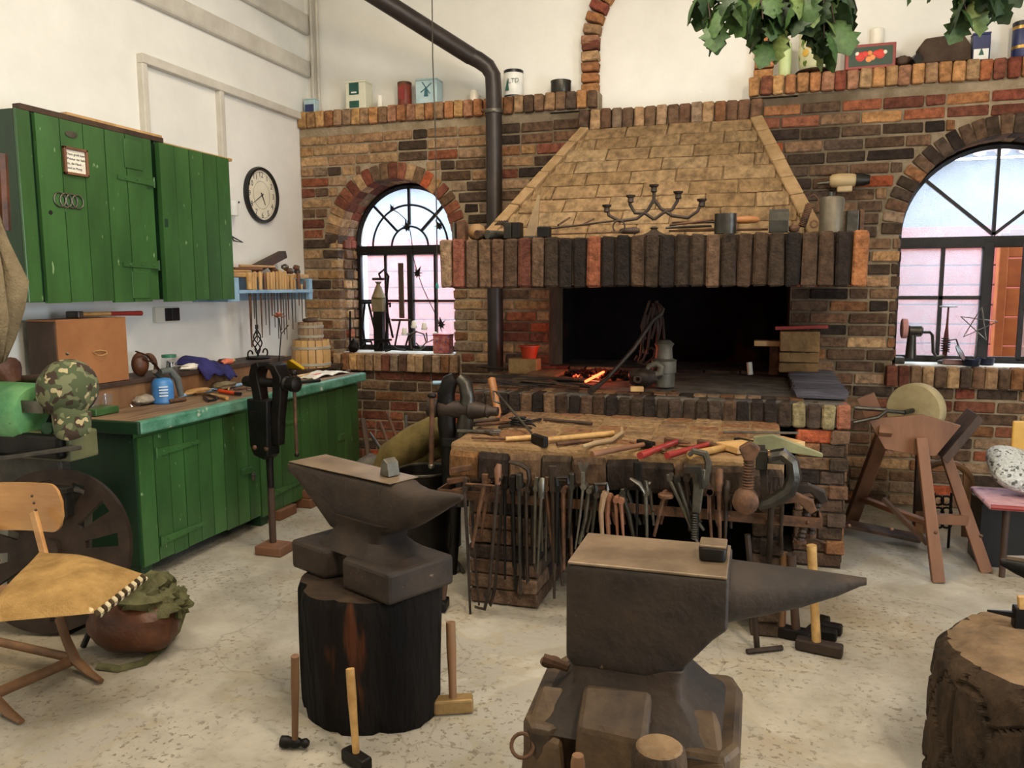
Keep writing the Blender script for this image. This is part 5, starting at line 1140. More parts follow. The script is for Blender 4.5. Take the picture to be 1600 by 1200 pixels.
M_TINB = mat('pale_blue_tin', '9db8bd', 'b9cfd0', .35, bump=0); M_DKB = mat('dark_blue_print', '1c2450', '2c3668', .4, bump=0); M_GREYT = mat('dark_tin', '2f2d29', '4a463e', .35, .7, bump=.1)
t, cx, r, h, z0 = tin('tea_tin', 'small blue and white tin box at the far left of the brick shelf', 478, 495, 156, M_TINB, M_TINB, True)
MB().box(cx-r*.8, cx+r*.8, SY-r*.74, SY-r*.7, z0+h*.1, z0+h*.6).build('label_print', M_DKB, t)
t, cx, r, h, z0 = tin('oil_tin', 'tall cream tin with dark green labels on the brick shelf', 545, 576, 130, M_TINW, M_TINW, True)
for f0, f1 in ((.5, .92), (.04, .28)): MB().box(cx-r*.6, cx+r*.35, SY-r*.74, SY-r*.7, z0+h*f0, z0+h*f1).build('label_print', M_TEAL, t)
MB().box(cx-r*.4, cx+r*.15, SY-r*.76, SY-r*.72, z0+h*.55, z0+h*.6).build('label_line', M_WHITE, t)
lathe_thing('pillar_candle', 'small white candle between the cream tin and the red tin', 'candle', M_WAX, (P(594, 160, y=SY).x, SY, SH), [(.025, 0), (.027, sz(594, 149)-SH-.004), (.02, sz(594, 149)-SH)])
t, cx, r, h, z0 = tin('spice_tin', 'slim rusty red cylindrical tin on the brick shelf', 622, 642, 130, mat('rust_red_tin', '6a2b1c', '8a3c26', .5, scale=9), M_RUST)
MB().cbox((cx, SY-r, z0+h*.5), (r*.9, .004, h*.5)).build('label_print', M_RED, t)
t, cx, r, h, z0 = tin('windmill_tin', 'pale blue tin with a windmill picture behind the hanging cord', 654, 687, 127, M_TINB, M_TINB, True)
M_MILL = mat('mill_print', '2c5660', '3b6a74', .5, bump=0)
q = cx; zc_ = z0+h*.62
for a in (35, 125, 215, 305): MB().bar((q, SY-r*.715, zc_), (q+math.cos(R(a))*r*.62, SY-r*.715, zc_+math.sin(R(a))*r*.62), .003, .008, (0, 0, 1)).build('sail_print', M_MILL, t)
MB().prism([(-r*.2, -h*.35), (r*.2, -h*.35), (r*.1, 0), (-r*.1, 0)], (q, SY-r*.705, zc_), (1, 0, 0), (0, 0, 1), .003).build('mill_print', M_MILL, t)
lathe_thing('tealight', 'white candle stub on the brick shelf left of the stove pipe', 'candle', M_WAX, (P(741, 150, y=SY).x, SY, SH), [(.035, 0), (.036, sz(741, 141)-SH-.004), (.03, sz(741, 141)-SH)])
t, cx, r, h, z0 = tin('coffee_tin', 'white cylindrical tin with black lid right of the stove pipe', 788, 817, 112, M_WHITE, M_BLACK)
MB().lathe([(r*1.01, 0), (r*1.02, .012)], (cx, SY, z0+.002), seg=28).build('base_rim', M_BLACK, t, smooth=True)
text('print', 'LTD', (cx+r*.3, SY-r-.002, z0+h*.55), .05, t, mat('grey_print', '5d6660', '6d7670', .6, bump=0), (PI/2, 0, 0)); MB().prism([(-.02, -.05), (.012, -.05), (.008, 0), (.0, .05), (-.008, 0)], (cx-r*.35, SY-r*1.0, z0+h*.45), (1, 0, 0), (0, 0, 1), .004).build('figure_print', M_TEAL, t)
t, cx, r, h, z0 = tin('round_tin', 'low dark round tin near the foot of the brick arch', 861, 892, 128, M_GREYT, M_GREYT)
# right part of the shelf
lathe_thing('green_candle', 'tall pale green pillar candle under the hanging leaves', 'candle', mat('green_wax', 'b9c98a', 'c9d79c', .4, bump=0), (P(1227, 90, y=SY).x, SY, SH), [(.04, 0), (.044, .005), (.043, sz(1227, 68)-SH-.006), (.036, sz(1227, 68)-SH)])
vz = P(1275, 50, y=SY); vr = .125
vs_ = thing('flower_vase', 'cream and yellow flowered vase on a dark saucer on the shelf', 'vase', (vz.x, SY, SH))
MB().lathe([(.07, 0), (.13, .012), (.125, .018), (.07, .012)], (vz.x, SY-.02, SH+.001), seg=28).build('saucer', M_GREYT, vs_, smooth=True)
MB().lathe([(.08, .02), (.105, .05), (.115, .13), (.11, .24), (.115, .27)], (vz.x, SY-.01, SH), seg=28).build('body', mat('vase_glaze', 'c9c79a', 'dcd9b4', .3, scale=12, bump=0, spots=(22, .56, '5d7a2c')), vs_, smooth=True)
for k in range(6):
    a = -2.2+k*.3; c_ = (vz.x+math.cos(a)*.116, SY-.01+math.sin(a)*.116, SH+.13+.05*(k % 2)); MB().lathe([(.026, 0), (.02, .005), (.004, .008)], c_, (math.cos(a), math.sin(a), 0), 10).build('flower_print', mat('yellow_flower', 'd8a63a', 'e6bd55', .5, bump=0), vs_)
rb = P(1320, 108, y=SY-.02); rb2 = P(1398, 100, y=SY-.02); ht_ = P(1322, 74, y=SY-.02).z-SH
fb = thing('flower_painted_box', 'red wooden box painted with flowers leaning on the brick shelf', 'box', (rb.x, SY-.02, SH))
cxb, wb_ = (rb.x+rb2.x)/2, (rb2.x-rb.x)/2
MB().box(cxb-wb_, cxb+wb_, SY-.06, SY+.05, SH+.001, SH+ht_).build('body', M_RED, fb, bevel=.005)
MB().box(cxb-wb_+.02, cxb+wb_-.02, SY-.063, SY-.059, SH+.02, SH+ht_-.02).build('green_field', mat('field_green', '1d3324', '2b4632', .5, bump=0), fb)
M_FL = mat('flower_red', 'c0241c', 'd8402c', .5, bump=0)
for dx, dz, r_, m_ in ((-.55, 0, .034, M_FL), (.5, .01, .034, M_FL), (-.1, -.02, .022, mat('flower_orange', 'dd7a3a', 'e9995a', .5, bump=0)), (-.05, .02, .018, MATS['flower_orange']), (.1, -.01, .02, MATS['flower_orange']), (-.72, .02, .015, M_CREAM), (.75, .02, .015, M_CREAM), (-.3, .015, .022, M_FL), (.28, .015, .022, M_FL)):
    MB().lathe([(r_*.95, 0), (r_*.6, .003), (.004, .004)], (cxb+dx*wb_*.75, SY-.063, SH+ht_/2+dz), (0, -1, 0), 9).build('flower_print', m_, fb)
p = P(1372, 42, y=SY+.04); lathe_thing('pillar_candle', 'white pillar candle standing behind the red painted box', 'candle', M_WAX, (p.x, SY+.03+.055, SH), [(.045, 0), (.046, p.z-SH-.006), (.038, p.z-SH)])
p = P(1425, 88, y=SY); hn = thing('hex_nut', 'large dark hexagonal nut tube lying beside the red box', 'nut', (p.x, SY, SH))
MB().lathe([(.036, -.05), (.036, .09)], (p.x+.02, SY-.03, SH+.036), (-.2, 1, 0), 6).build('hex_tube', M_GREYT, hn)
lump('bark_piece', M_WOODD, 'dark curled piece of bark between the red box and the brown bell', 'bark', (P(1411, 90, y=SY).x, SY+.01, SH), (.06, .04, .04), 41)
a = P(1432, 98, y=SY); b_ = P(1514, 92, y=SY); w = b_.x-a.x; hh = P(1470, 57, y=SY).z-SH
M_FELT = mat('brown_felt', '3e3128', '554538', .85, bump=.3)
solo(MB().prism([(0, 0), (w, 0), (w*.98, hh*.55), (w*.82, hh*.97), (w*.12, hh*.88), (0, hh*.6)], (a.x, SY+.06, SH+.001), (1, 0, 0), (0, 0, 1), .13), 'cow_bell', M_FELT, 'dark brown wide sheet metal bell lying on the brick shelf', 'bell', bevel=.012)
t, cx, r, h, z0 = tin('picture_tin', 'dark blue tin with snowy picture right of the brown bell', 1519, 1547, 54, M_DKB, M_DKB, True)
MB().box(cx-r*.85, cx+r*.8, SY-r*.73, SY-r*.7, z0+h*.05, z0+h*.42).build('snow_print', M_WHITE, t); MB().prism([(-r*.3, 0), (r*.3, 0), (0, r*.9)], (cx, SY-r*.735, z0+h*.2), (1, 0, 0), (0, 0, 1), .003).build('tree_print', M_TEAL, t)
t, cx, r, h, z0 = tin('gold_jar', 'blue jar with gold bands at the right end of the shelf', 1583, 1615, 36, M_DKB, M_BLACK)
for f in (.25, .78): MB().lathe([(r*1.02, 0), (r*1.02, .02)], (cx, SY, z0+h*f), seg=28).build('gold_band', mat('gold', '9c7a3a', 'b8944e', .35, .7, bump=0), t, smooth=True)
# hanging turned finial
p0, p1 = P(1333, 0, y=5.2), P(1325, 60, y=5.2)
sp_ = thing('turned_finial', 'black turned iron finial hanging among the oak leaves', 'ornament', (p1.x, 5.2, p1.z))
hf = p0.z-p1.z; MB().lathe([(.004, 0), (.026, .02), (.03, .04), (.012, .07), (.03, .11), (.045, .15), (.03, .2), (.018, .23), (.035, .28), (.05, .36), (.03, .42), (.02, .5), (.02, 1.2)], (p1.x, 5.2, p1.z), seg=20).build('body', M_IRON, sp_, smooth=True)
# oak leaves
LFM = [mat('oak_leaf_dark', '16290f', '263e1c', .6, scale=8, bump=.1), mat('oak_leaf_mid', '2c431c', '42602f', .6, scale=8, bump=.1), mat('oak_leaf_pale', '596a34', '77884a', .6, scale=8, bump=.1)]
def leafmesh(i):
    q = random.Random(i+90); n = 9; L = []
    for k in range(n+1):
        t = k/n; w = (.42*math.sin(PI*min(1, t*.9+.06))**.8)*(1 if k % 2 else .62) if 0 < k < n else .03; L.append((t, w*q.uniform(.85, 1.1)))
    vs = []; fs = []
    for t, w in L:
        c = .16*math.sin(PI*t); vs += [(-w, t, c*.4-.10*w), (0, t, c), (w, t, c*.4-.10*w+.02)]
    for k in range(n): a = k*3; fs += [(a, a+1, a+4, a+3), (a+1, a+2, a+5, a+4)]
    b = [(v[0], v[1], v[2]-.012) for v in vs]; m = len(vs)
    me = bpy.data.meshes.new('leaf'); me.from_pydata(vs+b, [], fs+[tuple(m+x for x in f[::-1]) for f in fs]); me.materials.append(LFM[i % 3]); me.polygons.foreach_set('use_smooth', [True]*len(me.polygons)); return me
LM = [leafmesh(i) for i in range(9)]
def bunch(label, pts, seed, n, ybase, s0=.16):
    q = random.Random(seed); c = P(*pts[0], y=ybase); th = thing('oak_branch', label, 'branch', tuple(c)); st = MB()
    for (px, py) in pts:
        e = P(px, py, y=ybase+q.uniform(-.08, .08)); tp = P(px+q.uniform(-12, 12), -60, y=ybase)
        st.tube([tp, tp.lerp(e, .5)+Vector((q.uniform(-.03, .03), 0, 0)), e], [.008, .006, .003], 6)
        for k in range(n):
            t_ = q.uniform(.3, 1.0); b = tp.lerp(e, t_)+Vector((q.uniform(-.03, .03), q.uniform(-.05, .05), 0))
            o = bpy.data.objects.new('leaf', LM[q.choice([0, 3, 6, 0, 3, 1, 4, 7, 2]) if q.random() < .8 else q.randrange(9)]); COL.objects.link(o); o.parent = th; o.location = b-c
            s = s0*q.uniform(.8, 1.3); o.scale = (s, s, s)
            d = Vector((q.uniform(-.75, .75), q.uniform(-.5, .5), -1)).normalized(); qt = d.to_track_quat('Y', 'Z'); o.rotation_mode = 'QUATERNION'
            from mathutils import Quaternion
            o.rotation_quaternion = qt @ Quaternion((0, 1, 0), q.uniform(-1.2, 1.2))
    so = st.build('stem', M_WOODD, th); so['kind'] = 'stuff'; return th
bunch('left bunch of dark green oak leaves hanging in front of the white arch niche', [(1112, 48), (1128, 74), (1150, 34), (1170, 26), (1125, 20), (1192, 30), (1108, -2)], 4, 4, 4.3)
bunch('middle bunch of green oak leaves hanging above the green candle', [(1200, 66), (1215, 52), (1222, 10), (1196, 15), (1245, 20)], 5, 5, 4.3, .14)
bunch('right bunch of yellowish green oak leaves hanging above the flowered vase', [(1258, 66), (1288, 62), (1304, 36), (1255, 20), (1315, 0), (1275, 0)], 6, 6, 4.3)
bunch('separate bunch of green leaves hanging above the dark blue tin', [(1510, 18), (1530, 24), (1550, 16), (1540, 2), (1562, 4)], 9, 5, 4.3, .13)
bunch('tiny leaf tip hanging from the top edge between the bunches', [(1437, -26)], 10, 3, 4.3, .12)

# ---------------------------------------------------------------- mantel shelf
MS = 1.882
def ms(px, py, y=4.62): return P(px, py, y=y)
cd = ms(1022, 355, 4.66); cn = thing('candelabra', 'five-armed wrought iron candelabra standing on the mantel', 'candelabra', (cd.x, 4.66, MS))
def cz(py): return P(1022, py, y=4.66).z
def cxp(px): return P(px, 340, y=4.66).x
MB().lathe([(.085, 0), (.07, .008), (.03, .026), (.016, .04), (.026, .046), (.012, .056)], (cd.x, 4.66, MS), seg=28).build('foot', M_BROWNIRON, cn, smooth=True)
x0 = cd.x; b0 = MS+.055
def armpts(L): return [Vector((cxp(a), 4.66, cz(b))) for a, b in L]
for nm, L in (('arm', [(1022, 343), (1008, 333), (992, 332), (984, 318), (985, 306)]), ('arm', [(1022, 343), (1036, 333), (1050, 328), (1058, 315), (1059, 303)]), ('arm', [(1021, 312), (1012, 328), (995, 341), (968, 344), (951, 334), (948, 320)]), ('arm', [(1022, 312), (1032, 326), (1050, 338), (1075, 342), (1090, 332), (1096, 316)]), ('centre_arm', [(1021, 318), (1021.3, 305), (1021, 295)])):
    MB().tube(armpts(L), .0095, 8).build(nm, M_BROWNIRON, cn, smooth=True)
for a, b in ((948, 320), (985, 306), (1021, 291), (1059, 303), (1096, 316)):
    MB().lathe([(.012, -.035), (.018, -.03), (.016, -.008), (.026, .0), (.028, .009), (.015, .011)], (cxp(a), 4.66, cz(b)), seg=16).build('candle_cup', M_BROWNIRON, cn, smooth=True)
def mbox(name, label, px0, px1, py, dy, m, cat='block', y=4.62, bev=.004, z=MS):
    a, b = P(px0, py, y=y), P(px1, py, y=y); return solo(MB().box(a.x, b.x, y-dy/2, y+dy/2, z, max(z+.01, a.z)), name, m, label, cat, bevel=bev)
mbox('steel_block', 'narrow steel plate standing at the left end of the mantel', 709, 713, 348, .07, M_GSTEEL); mbox('steel_block', 'wider rusty steel block beside the plate at the left end of the mantel', 716, 729, 347, .07, M_RUST, y=4.64)
p = ms(743, 363, 4.68); ml = thing('wooden_mallet', 'round wooden mallet head lying on the mantel below the hood edge', 'mallet', (p.x, 4.68, MS)); MB().sphere((p.x, 4.70, MS+.052), .052, 16, 10, (1.1, 1, 1)).build('head', mat('mallet_wood', '7a5c3a', '977549', .6, scale=5), ml, smooth=True)
for k, (a, m_, l_) in enumerate(((752, M_RUST, 'left iron pipe end pointing forward on the mantel'), (768, M_GSTEEL, 'right iron pipe end pointing forward on the mantel'))):
    q = ms(a, 367); solo(MB().lathe([(.026, 0), (.026, .16), (.018, .16), (.018, .01)], (q.x, 4.54, MS+.027), (.45, 1, 0), 16), 'pipe_piece', m_, l_, 'pipe', smooth=True)
q = ms(787, 356, 4.7); cbn = thing('wire_loop', 'bundle of bent thick wires standing behind the dark channel block', 'wire', (q.x, 4.7, MS))
for k in range(4): MB().tube([(q.x-.05+k*.012, 4.68, MS+.09), (q.x-.02+k*.016, 4.68, MS+.115), (q.x+.015+k*.014, 4.7, MS+.07), (q.x+.03+k*.012, 4.7, MS+.006)], .005, 6).build('wire', M_BROWNIRON, cbn, smooth=True)
def channel(name, label, px0, px1, py, m, y=4.58):
    a, b = P(px0, py, y=y), P(px1, py, y=y); w = b.x-a.x; h = a.z-MS; t = max(.006, w*.10)
    poly = [(0, 0), (w, 0), (w, .04), (w*.8, .02), (w*.2, .02), (0, .04)]
    q = MB(); n = 10; out = []; inn = []
    for k in range(n+1):
        an = PI*k/n; out.append((w/2-math.cos(an)*w/2, -math.sin(an)*.05)); inn.append((w/2-math.cos(an)*(w/2-t), -math.sin(an)*.05+t))
    return solo(q.prism(out+inn[::-1], (a.x, y, MS+.001), (1, 0, 0), (0, -1, 0), -h if False else -h), name, m, label, 'block')
mbox('swage_block', 'dark grooved swage block right of the wire loops on the mantel', 790, 802, 348, .08, M_GREYT, y=4.60); mbox('swage_block', 'dark round-faced half of the swage block pair on the mantel', 803, 815, 348, .08, M_IRON, y=4.59)
q = ms(829, 360, 4.8); hg = thing('strap_hinge', 'long spade-shaped strap hinge leaning against the hood', 'hinge', (q.x, 4.8, MS))
zt = ms(829, 305, 4.98).z-MS; MB().add([(q.x-.028, 4.80, MS+.004), (q.x+.028, 4.80, MS+.004), (q.x+.034, 4.86, MS+.09), (q.x+.008, 5.0, MS+zt), (q.x-.008, 5.0, MS+zt), (q.x-.034, 4.86, MS+.09), (q.x-.028, 4.79, MS+.004), (q.x+.028, 4.79, MS+.004), (q.x+.034, 4.85, MS+.09), (q.x+.008, 4.99, MS+zt), (q.x-.008, 4.99, MS+zt), (q.x-.034, 4.85, MS+.09)], [(0, 1, 2, 3, 4, 5), (11, 10, 9, 8, 7, 6), (0, 6, 7, 1), (1, 7, 8, 2), (2, 8, 9, 3), (3, 9, 10, 4), (4, 10, 11, 5), (5, 11, 6, 0)]).build('leaf', mat('dusty_steel', '6e5c44', '8a7455', .6, .4), hg)
MB().tube([(q.x-.04, 4.79, MS+.014), (q.x+.04, 4.79, MS+.014)], .014, 10).build('knuckle', M_GREYT, hg)
mbox('steel_block', 'small black square block in the middle left of the mantel', 841, 860, 355, .06, M_IRON, y=4.56)
def mrod(name, label, a, b, m, r_=.006, ya=4.58, yb=4.6, cat='rod', seg=8): return solo(MB().tube([P(*a, y=ya), P(*b, y=yb)], r_, seg), name, m, label, cat, smooth=True)
tg = thing('poker', 'long iron rod with a ring at its right end lying on the mantel', 'poker', tuple(ms(960, 362)))
MB().tube([ms(862, 357), ms(960, 345)], .0055, 8).build('rod', M_BROWNIRON, tg, smooth=True); MB().tube(arc(ms(967, 354), .034, 0, 360, 20)[:-1], .005, 8, closed=True).build('ring', M_BROWNIRON, tg, smooth=True)
mrod('iron_rod', 'thin straight rod lying under the ringed rod on the mantel', (862, 366), (965, 363), M_RUST, .005); 
fh = thing('file', 'file with dark wooden handle lying left of the candelabra foot', 'file', tuple(ms(985, 362))); MB().tube([ms(955, 362, 4.66), ms(970, 362, 4.66)], .006, 8).build('tang', M_RUST, fh); MB().lathe([(.01, 0), (.017, .02), (.02, .09), (.012, .115)], ms(968, 361, 4.66), (1, 0, 0), 12).build('handle', M_WOODD, fh, smooth=True)
for k, (a, b, l_) in enumerate((((872, 352), (890, 340), 'curled rusty scrap strip standing on the mantel behind the rods'), ((908, 352), (928, 342), 'flat tilted scrap plate on the mantel behind the rods'))):
    solo(MB().bar(P(*a, y=4.75), P(*b, y=4.78), .05, .01, (0, 0, 1)), 'scrap_strip', M_RUST, l_, 'scrap', bevel=.002)
for k, (a, b, m_, l_) in enumerate((((1046, 352), (1115, 343), M_RUST, 'thin rusty rod behind the right arm of the candelabra'), ((1040, 356), (1112, 353), M_GREYT, 'steel chisel rod lying right of the candelabra foot'), ((1045, 361), (1200, 358), M_RUST, 'long flat iron bar lying along the mantel'), ((1080, 348), (1150, 346), M_BROWNIRON, 'short iron punch rod behind the half pipe'), ((1060, 358), (1130, 357), M_WOODL, 'pale wooden stick lying on the mantel'))):
    mrod('iron_rod', l_, a, b, m_, .007, 4.62+k*.02, 4.63+k*.02)
wh = thing('file', 'wooden handled tool lying behind the dark half pipe on the mantel', 'tool', tuple(ms(1165, 345, 4.72))); MB().lathe([(.012, 0), (.02, .01), (.022, .06), (.018, .11), (.008, .125)], ms(1150, 344, 4.72), (1, 0, 0), 14).build('handle', mat('orange_handle_wood', '8a5a32', 'a87040', .5), wh, smooth=True); MB().tube([ms(1050, 348, 4.72), ms(1150, 344, 4.72)], .006, 8).build('blade', M_RUST, wh)
a, b = ms(1116, 334, 4.57), ms(1151, 334, 4.57); rp_ = (b.x-a.x)/2
solo(MB().lathe([(rp_, 0), (rp_, a.z-MS), (rp_-.008, a.z-MS), (rp_-.008, .006)], ((a.x+b.x)/2, 4.60, MS+.001), seg=24, squash=.7), 'steel_cup', M_GREYT, 'dark grey open steel half pipe standing on the mantel', 'pipe', smooth=True)
a, b = ms(1202, 327, 4.58), ms(1233, 327, 4.58)
sb_ = thing('steel_bracket', 'dark folded steel bracket with a bright lower lip on the mantel', 'bracket', ((a.x+b.x)/2, 4.58, MS)); hb_ = a.z-MS
MB().prism([(0, 0), (.05, 0), (.05, .01), (.02, .02), (.012, hb_*.5), (.02, hb_*.8), (.05, hb_), (.04, hb_), (.0, hb_*.85), (-.004, hb_*.5)], (b.x, 4.56, MS+.001), (0, 1, 0), (0, 0, 1), -(b.x-a.x)).build('plate', M_GREYT, sb_, bevel=.002)
q = ms(1253, 357, 4.64); q2 = ms(1265, 322, 4.64); sp = thing('coil_spring', 'rusty coil spring leaning against the steel flask on the mantel', 'spring', (q.x, 4.64, MS))
d_ = (q2-q); pts = []; dn = d_.normalized(); n_ = dn.cross(Vector((0, 1, 0))).normalized()
for k in range(14*10): t_ = k/139; pts.append(q+Vector((0, 0, .01))+d_*t_+(n_*math.cos(k*.628)+Vector((0, 1, 0))*math.sin(k*.628))*.017)
MB().tube(pts, .0045, 5).build('coil', M_RUST, sp, smooth=True); MB().tube([q2, q2+Vector((.03, 0, -.01)), q2+Vector((.045, 0, .03)), q2+Vector((.02, 0, .06)), q2+Vector((.0, 0, .05))], .005, 6).build('hook', M_RUST, sp, smooth=True)
solo(MB().tube(arc(ms(1272, 350, 4.6), .018, 0, 360, 14)[:-1], .005, 6, closed=True), 'iron_ring', M_RUST, 'small iron ring standing beside the flask on the mantel', 'ring', smooth=True)
lump('nut_pile', M_RUST, 'small heap of rusty nuts between bracket and spring', 'nuts', tuple(Vector((ms(1240, 355).x, 4.60, MS))), (.03, .02, .02), 61)
a, b = ms(1282, 306, 4.66), ms(1321, 306, 4.66); fk = thing('steel_flask', 'matt grey steel canister with small cap at the right end of the mantel', 'canister', ((a.x+b.x)/2, 4.66, MS)); rf = (b.x-a.x)/2
MB().lathe([(rf, 0), (rf, a.z-MS-.02), (rf*.9, a.z-MS-.006), (rf*.3, a.z-MS)], ((a.x+b.x)/2, 4.70, MS+.001), seg=28, squash=.8).build('body', mat('brushed_grey', '5d5547', '776d5b', .5, .6, bump=.1), fk, smooth=True); MB().lathe([(.016, 0), (.016, .02), (.013, .022)], ((a.x+b.x)/2-.01, 4.70, a.z), seg=14).build('cap', M_GREYT, fk, smooth=True)
mbox('channel_iron', 'short channel iron piece standing right of the steel flask', 1322, 1341, 330, .1, M_GREYT, y=4.8); mbox('channel_iron', 'thin upright flat iron at the far right end of the mantel', 1343, 1350, 328, .06, M_RUST, y=4.82)
# heat gun hanging on the brick wall
a = P(1296, 283, y=YB-.06); b = P(1348, 283, y=YB-.06)
hgun = thing('heat_gun', 'cream and grey hot air gun hung on the sooty bricks above the flask', 'heat gun', (a.x, YB-.06, a.z-.06))
MB().lathe([(.03, 0), (.045, .015), (.05, .06), (.047, .15), (.04, .17)], (a.x, YB-.06, a.z), (1, 0, 0), 18).build('body', mat('beige_plastic', 'a58d64', 'b79f75', .5, bump=0), hgun, smooth=True)
MB().lathe([(.045, 0), (.043, .05), (.034, .08), (.034, .09)], (a.x+.17, YB-.06, a.z), (1, 0, 0), 18).build('rear_cap', M_GREYT, hgun, smooth=True); MB().lathe([(.018, 0), (.012, .05), (.008, .09)], (a.x+.01, YB-.06, a.z-.01), (-1, 0, -.05), 12).build('nozzle', M_GSTEEL, hgun, smooth=True)
MB().cbox((a.x+.1, YB-.06, a.z-.055), (.10, .05, .05)).build('grip', MATS['beige_plastic'], hgun, bevel=.01); MB().tube([(a.x+.1, YB-.01, a.z+.03), (a.x+.1, YB+.03, a.z+.03)], .006, 6).build('wall_nail', M_IRON, hgun)

# ---------------------------------------------------------------- on the hearth
HZ = .953
def hz(px, py, z=HZ): return P(px, py, z=z)
p = P(826, 560, y=5.72)
solo(MB().box(p.x-.14, p.x+.08, p.y-.06, p.y+.06, HZ-.002, p.z).noise(.003), 'loose_brick', mat('yellowish_brick', '8a6f48', 'a3865a', .9, bump=.5), 'yellowish loose brick under the red pot at the left of the hearth', 'brick', bevel=.006)
rpz = p.z+.001; prx = P(827, 552, y=p.y)
pot = thing('plastic_pot', 'small orange-red plastic pot on a brick in the forge', 'pot', (prx.x, p.y-.0, rpz)); MB().lathe([(.052, 0), (.07, .085), (.082, .088), (.082, .096), (.066, .09), (.048, .006)], (prx.x, p.y-.0, rpz), seg=24, cap=False).lathe([(.05, .002), (.05, .006)], (prx.x, p.y-.0, rpz), seg=24).build('body', mat('orange_red_plastic', 'a83218', 'c4431f', .45, bump=0), pot, smooth=True)
solo(MB().box(hz(1015, 555).x if 0 else -1.42, -1.12, 5.35, 5.75, HZ-.0, HZ+.012).noise(.004, 3), 'steel_plate', M_ASH, 'dull grey steel plate lying on the left of the hearth', 'plate')
solo(MB().box(-1.60, -1.36, 5.15, 5.75, HZ, HZ+.03).noise(.006, 4), 'wooden_board', mat('grey_board', '6e5c46', '8d7759', .8, stretch=(3, .3, 1)), 'short weathered board lying at the left of the hearth', 'board')
M_FLAT = [M_RUST, M_BROWNIRON, M_WOODD, M_GREYT]
q = random.Random(31)
barl = ['topmost', 'second', 'third', 'fourth', 'fifth', 'sixth', 'seventh', 'eighth', 'ninth', 'lowest']
for k in range(10):
    y = 4.83+.05*k; x0 = -1.72+q.uniform(-.08, .1); x1 = x0+q.uniform(.35, .75); z_ = HZ+.008+.012*(k % 3)
    o = solo(MB().bar((x0, y, z_+q.uniform(0, .03)), (x1, y+q.uniform(-.06, .08), z_), q.uniform(.012, .03), .008, (0, 0, 1)), 'flat_bar', M_FLAT[k % 4], 'scrap iron flat bar in the loose pile at the left corner of the hearth', 'bar', 'flat bars piled on the left hearth corner')
mx = 0
for k, (a, b, r_, m_, l_) in enumerate((((815, 594), (935, 604), .012, M_BROWNIRON, 'long dark iron bar lying along the front of the hearth'), ((870, 600), (905, 604), .008, M_RUST, 'short iron bar lying before the embers'), ((745, 572), (868, 582), .009, M_BROWNIRON, 'long iron bar behind the pile at the hearth left'))):
    A, B = hz(*a, HZ+.02), hz(*b, HZ+.02); rod('iron_bar', m_, l_, 'bar', (A.x, A.y, HZ+.016), (B.x, B.y, HZ+.016), r_)
# embers and fire bed
eb = hz(922, 592); M_EMB = mat('glowing_embers', '1a0603', '300a04', .9, scale=20, emit=None)
def ember_mat():
    m = bpy.data.materials.new('embers_glow'); m.use_nodes = True; N = m.node_tree.nodes; L = m.node_tree.links; b = N['Principled BSDF']
    tc = N.new('ShaderNodeTexCoord'); n = N.new('ShaderNodeTexNoise'); n.inputs['Scale'].default_value = 26; L.new(tc.outputs['Object'], n.inputs[0])
    r = N.new('ShaderNodeValToRGB'); r.color_ramp.elements[0].position = .48; r.color_ramp.elements[0].color = (.004, .0005, 0, 1); r.color_ramp.elements[1].position = .66; r.color_ramp.elements[1].color = (1, .12, .04, 1)
    L.new(n.outputs['Fac'], r.inputs[0]); L.new(r.outputs[0], b.inputs['Emission Color']); b.inputs['Emission Strength'].default_value = 3.2; b.inputs['Base Color'].default_value = (.02, .01, .008, 1); b.inputs['Roughness'].default_value = 1; m.diffuse_color = (.8, .1, .05, 1); return m
ME_ = ember_mat(); coal = MB(); hot = MB(); q = random.Random(5)
for k in range(90):
    a = q.uniform(0, 6.28); r_ = q.uniform(0, 1)**.6; x, y = eb.x+.02+math.cos(a)*r_*.26, eb.y+.14+math.sin(a)*r_*.22; s_ = q.uniform(.014, .03)
    coal.cbox((x, y, HZ+s_*.4+max(0, .03*(1-r_))), (s_*1.6, s_*1.3, s_), Matrix.Rotation(q.uniform(0, 3), 3, Vector((q.random(), q.random(), 1)).normalized()))
fire = thing('coal_bed', 'bed of dark coal with glowing red embers in the forge', 'coal', (eb.x, eb.y+.1, HZ))
co_ = coal.build('coal', M_CHAR, fire); co_['kind'] = 'stuff'
for k in range(34):
    t_ = q.uniform(-1, 1); x, y = eb.x+t_*.11, eb.y+.0+t_*.03+q.uniform(-.02, .03); s_ = q.uniform(.008, .016)
    hot.cbox((x, y, HZ+.012+.012*q.random()), (s_*1.5, s_, s_), Matrix.Rotation(q.uniform(0, 3), 3, Vector((q.random(), q.random(), 1)).normalized()))
ho_ = hot.build('embers', ME_, fire); ho_['kind'] = 'stuff'
h2 = MB()
A_, B_ = hz(916, 598, HZ+.02), hz(944, 586, HZ+.02); h2.bar((A_.x, A_.y-.02, HZ+.03), (B_.x, B_.y-.02, HZ+.045), .014, .012); h2.build('hot_iron', mat('hot_iron_glow', 'ff5030', 'ff5030', .8, bump=0, emit=('ff4a26', 9)), fire)
fl_ = bpy.data.lights.new('fire_glow', 'POINT'); fl_.energy = 4; fl_.color = (1, .16, .07); fl_.shadow_soft_size = .06; fo = bpy.data.objects.new('fire_glow', fl_); COL.objects.link(fo); fo.location = (eb.x+.02, eb.y+.12, HZ+.14)
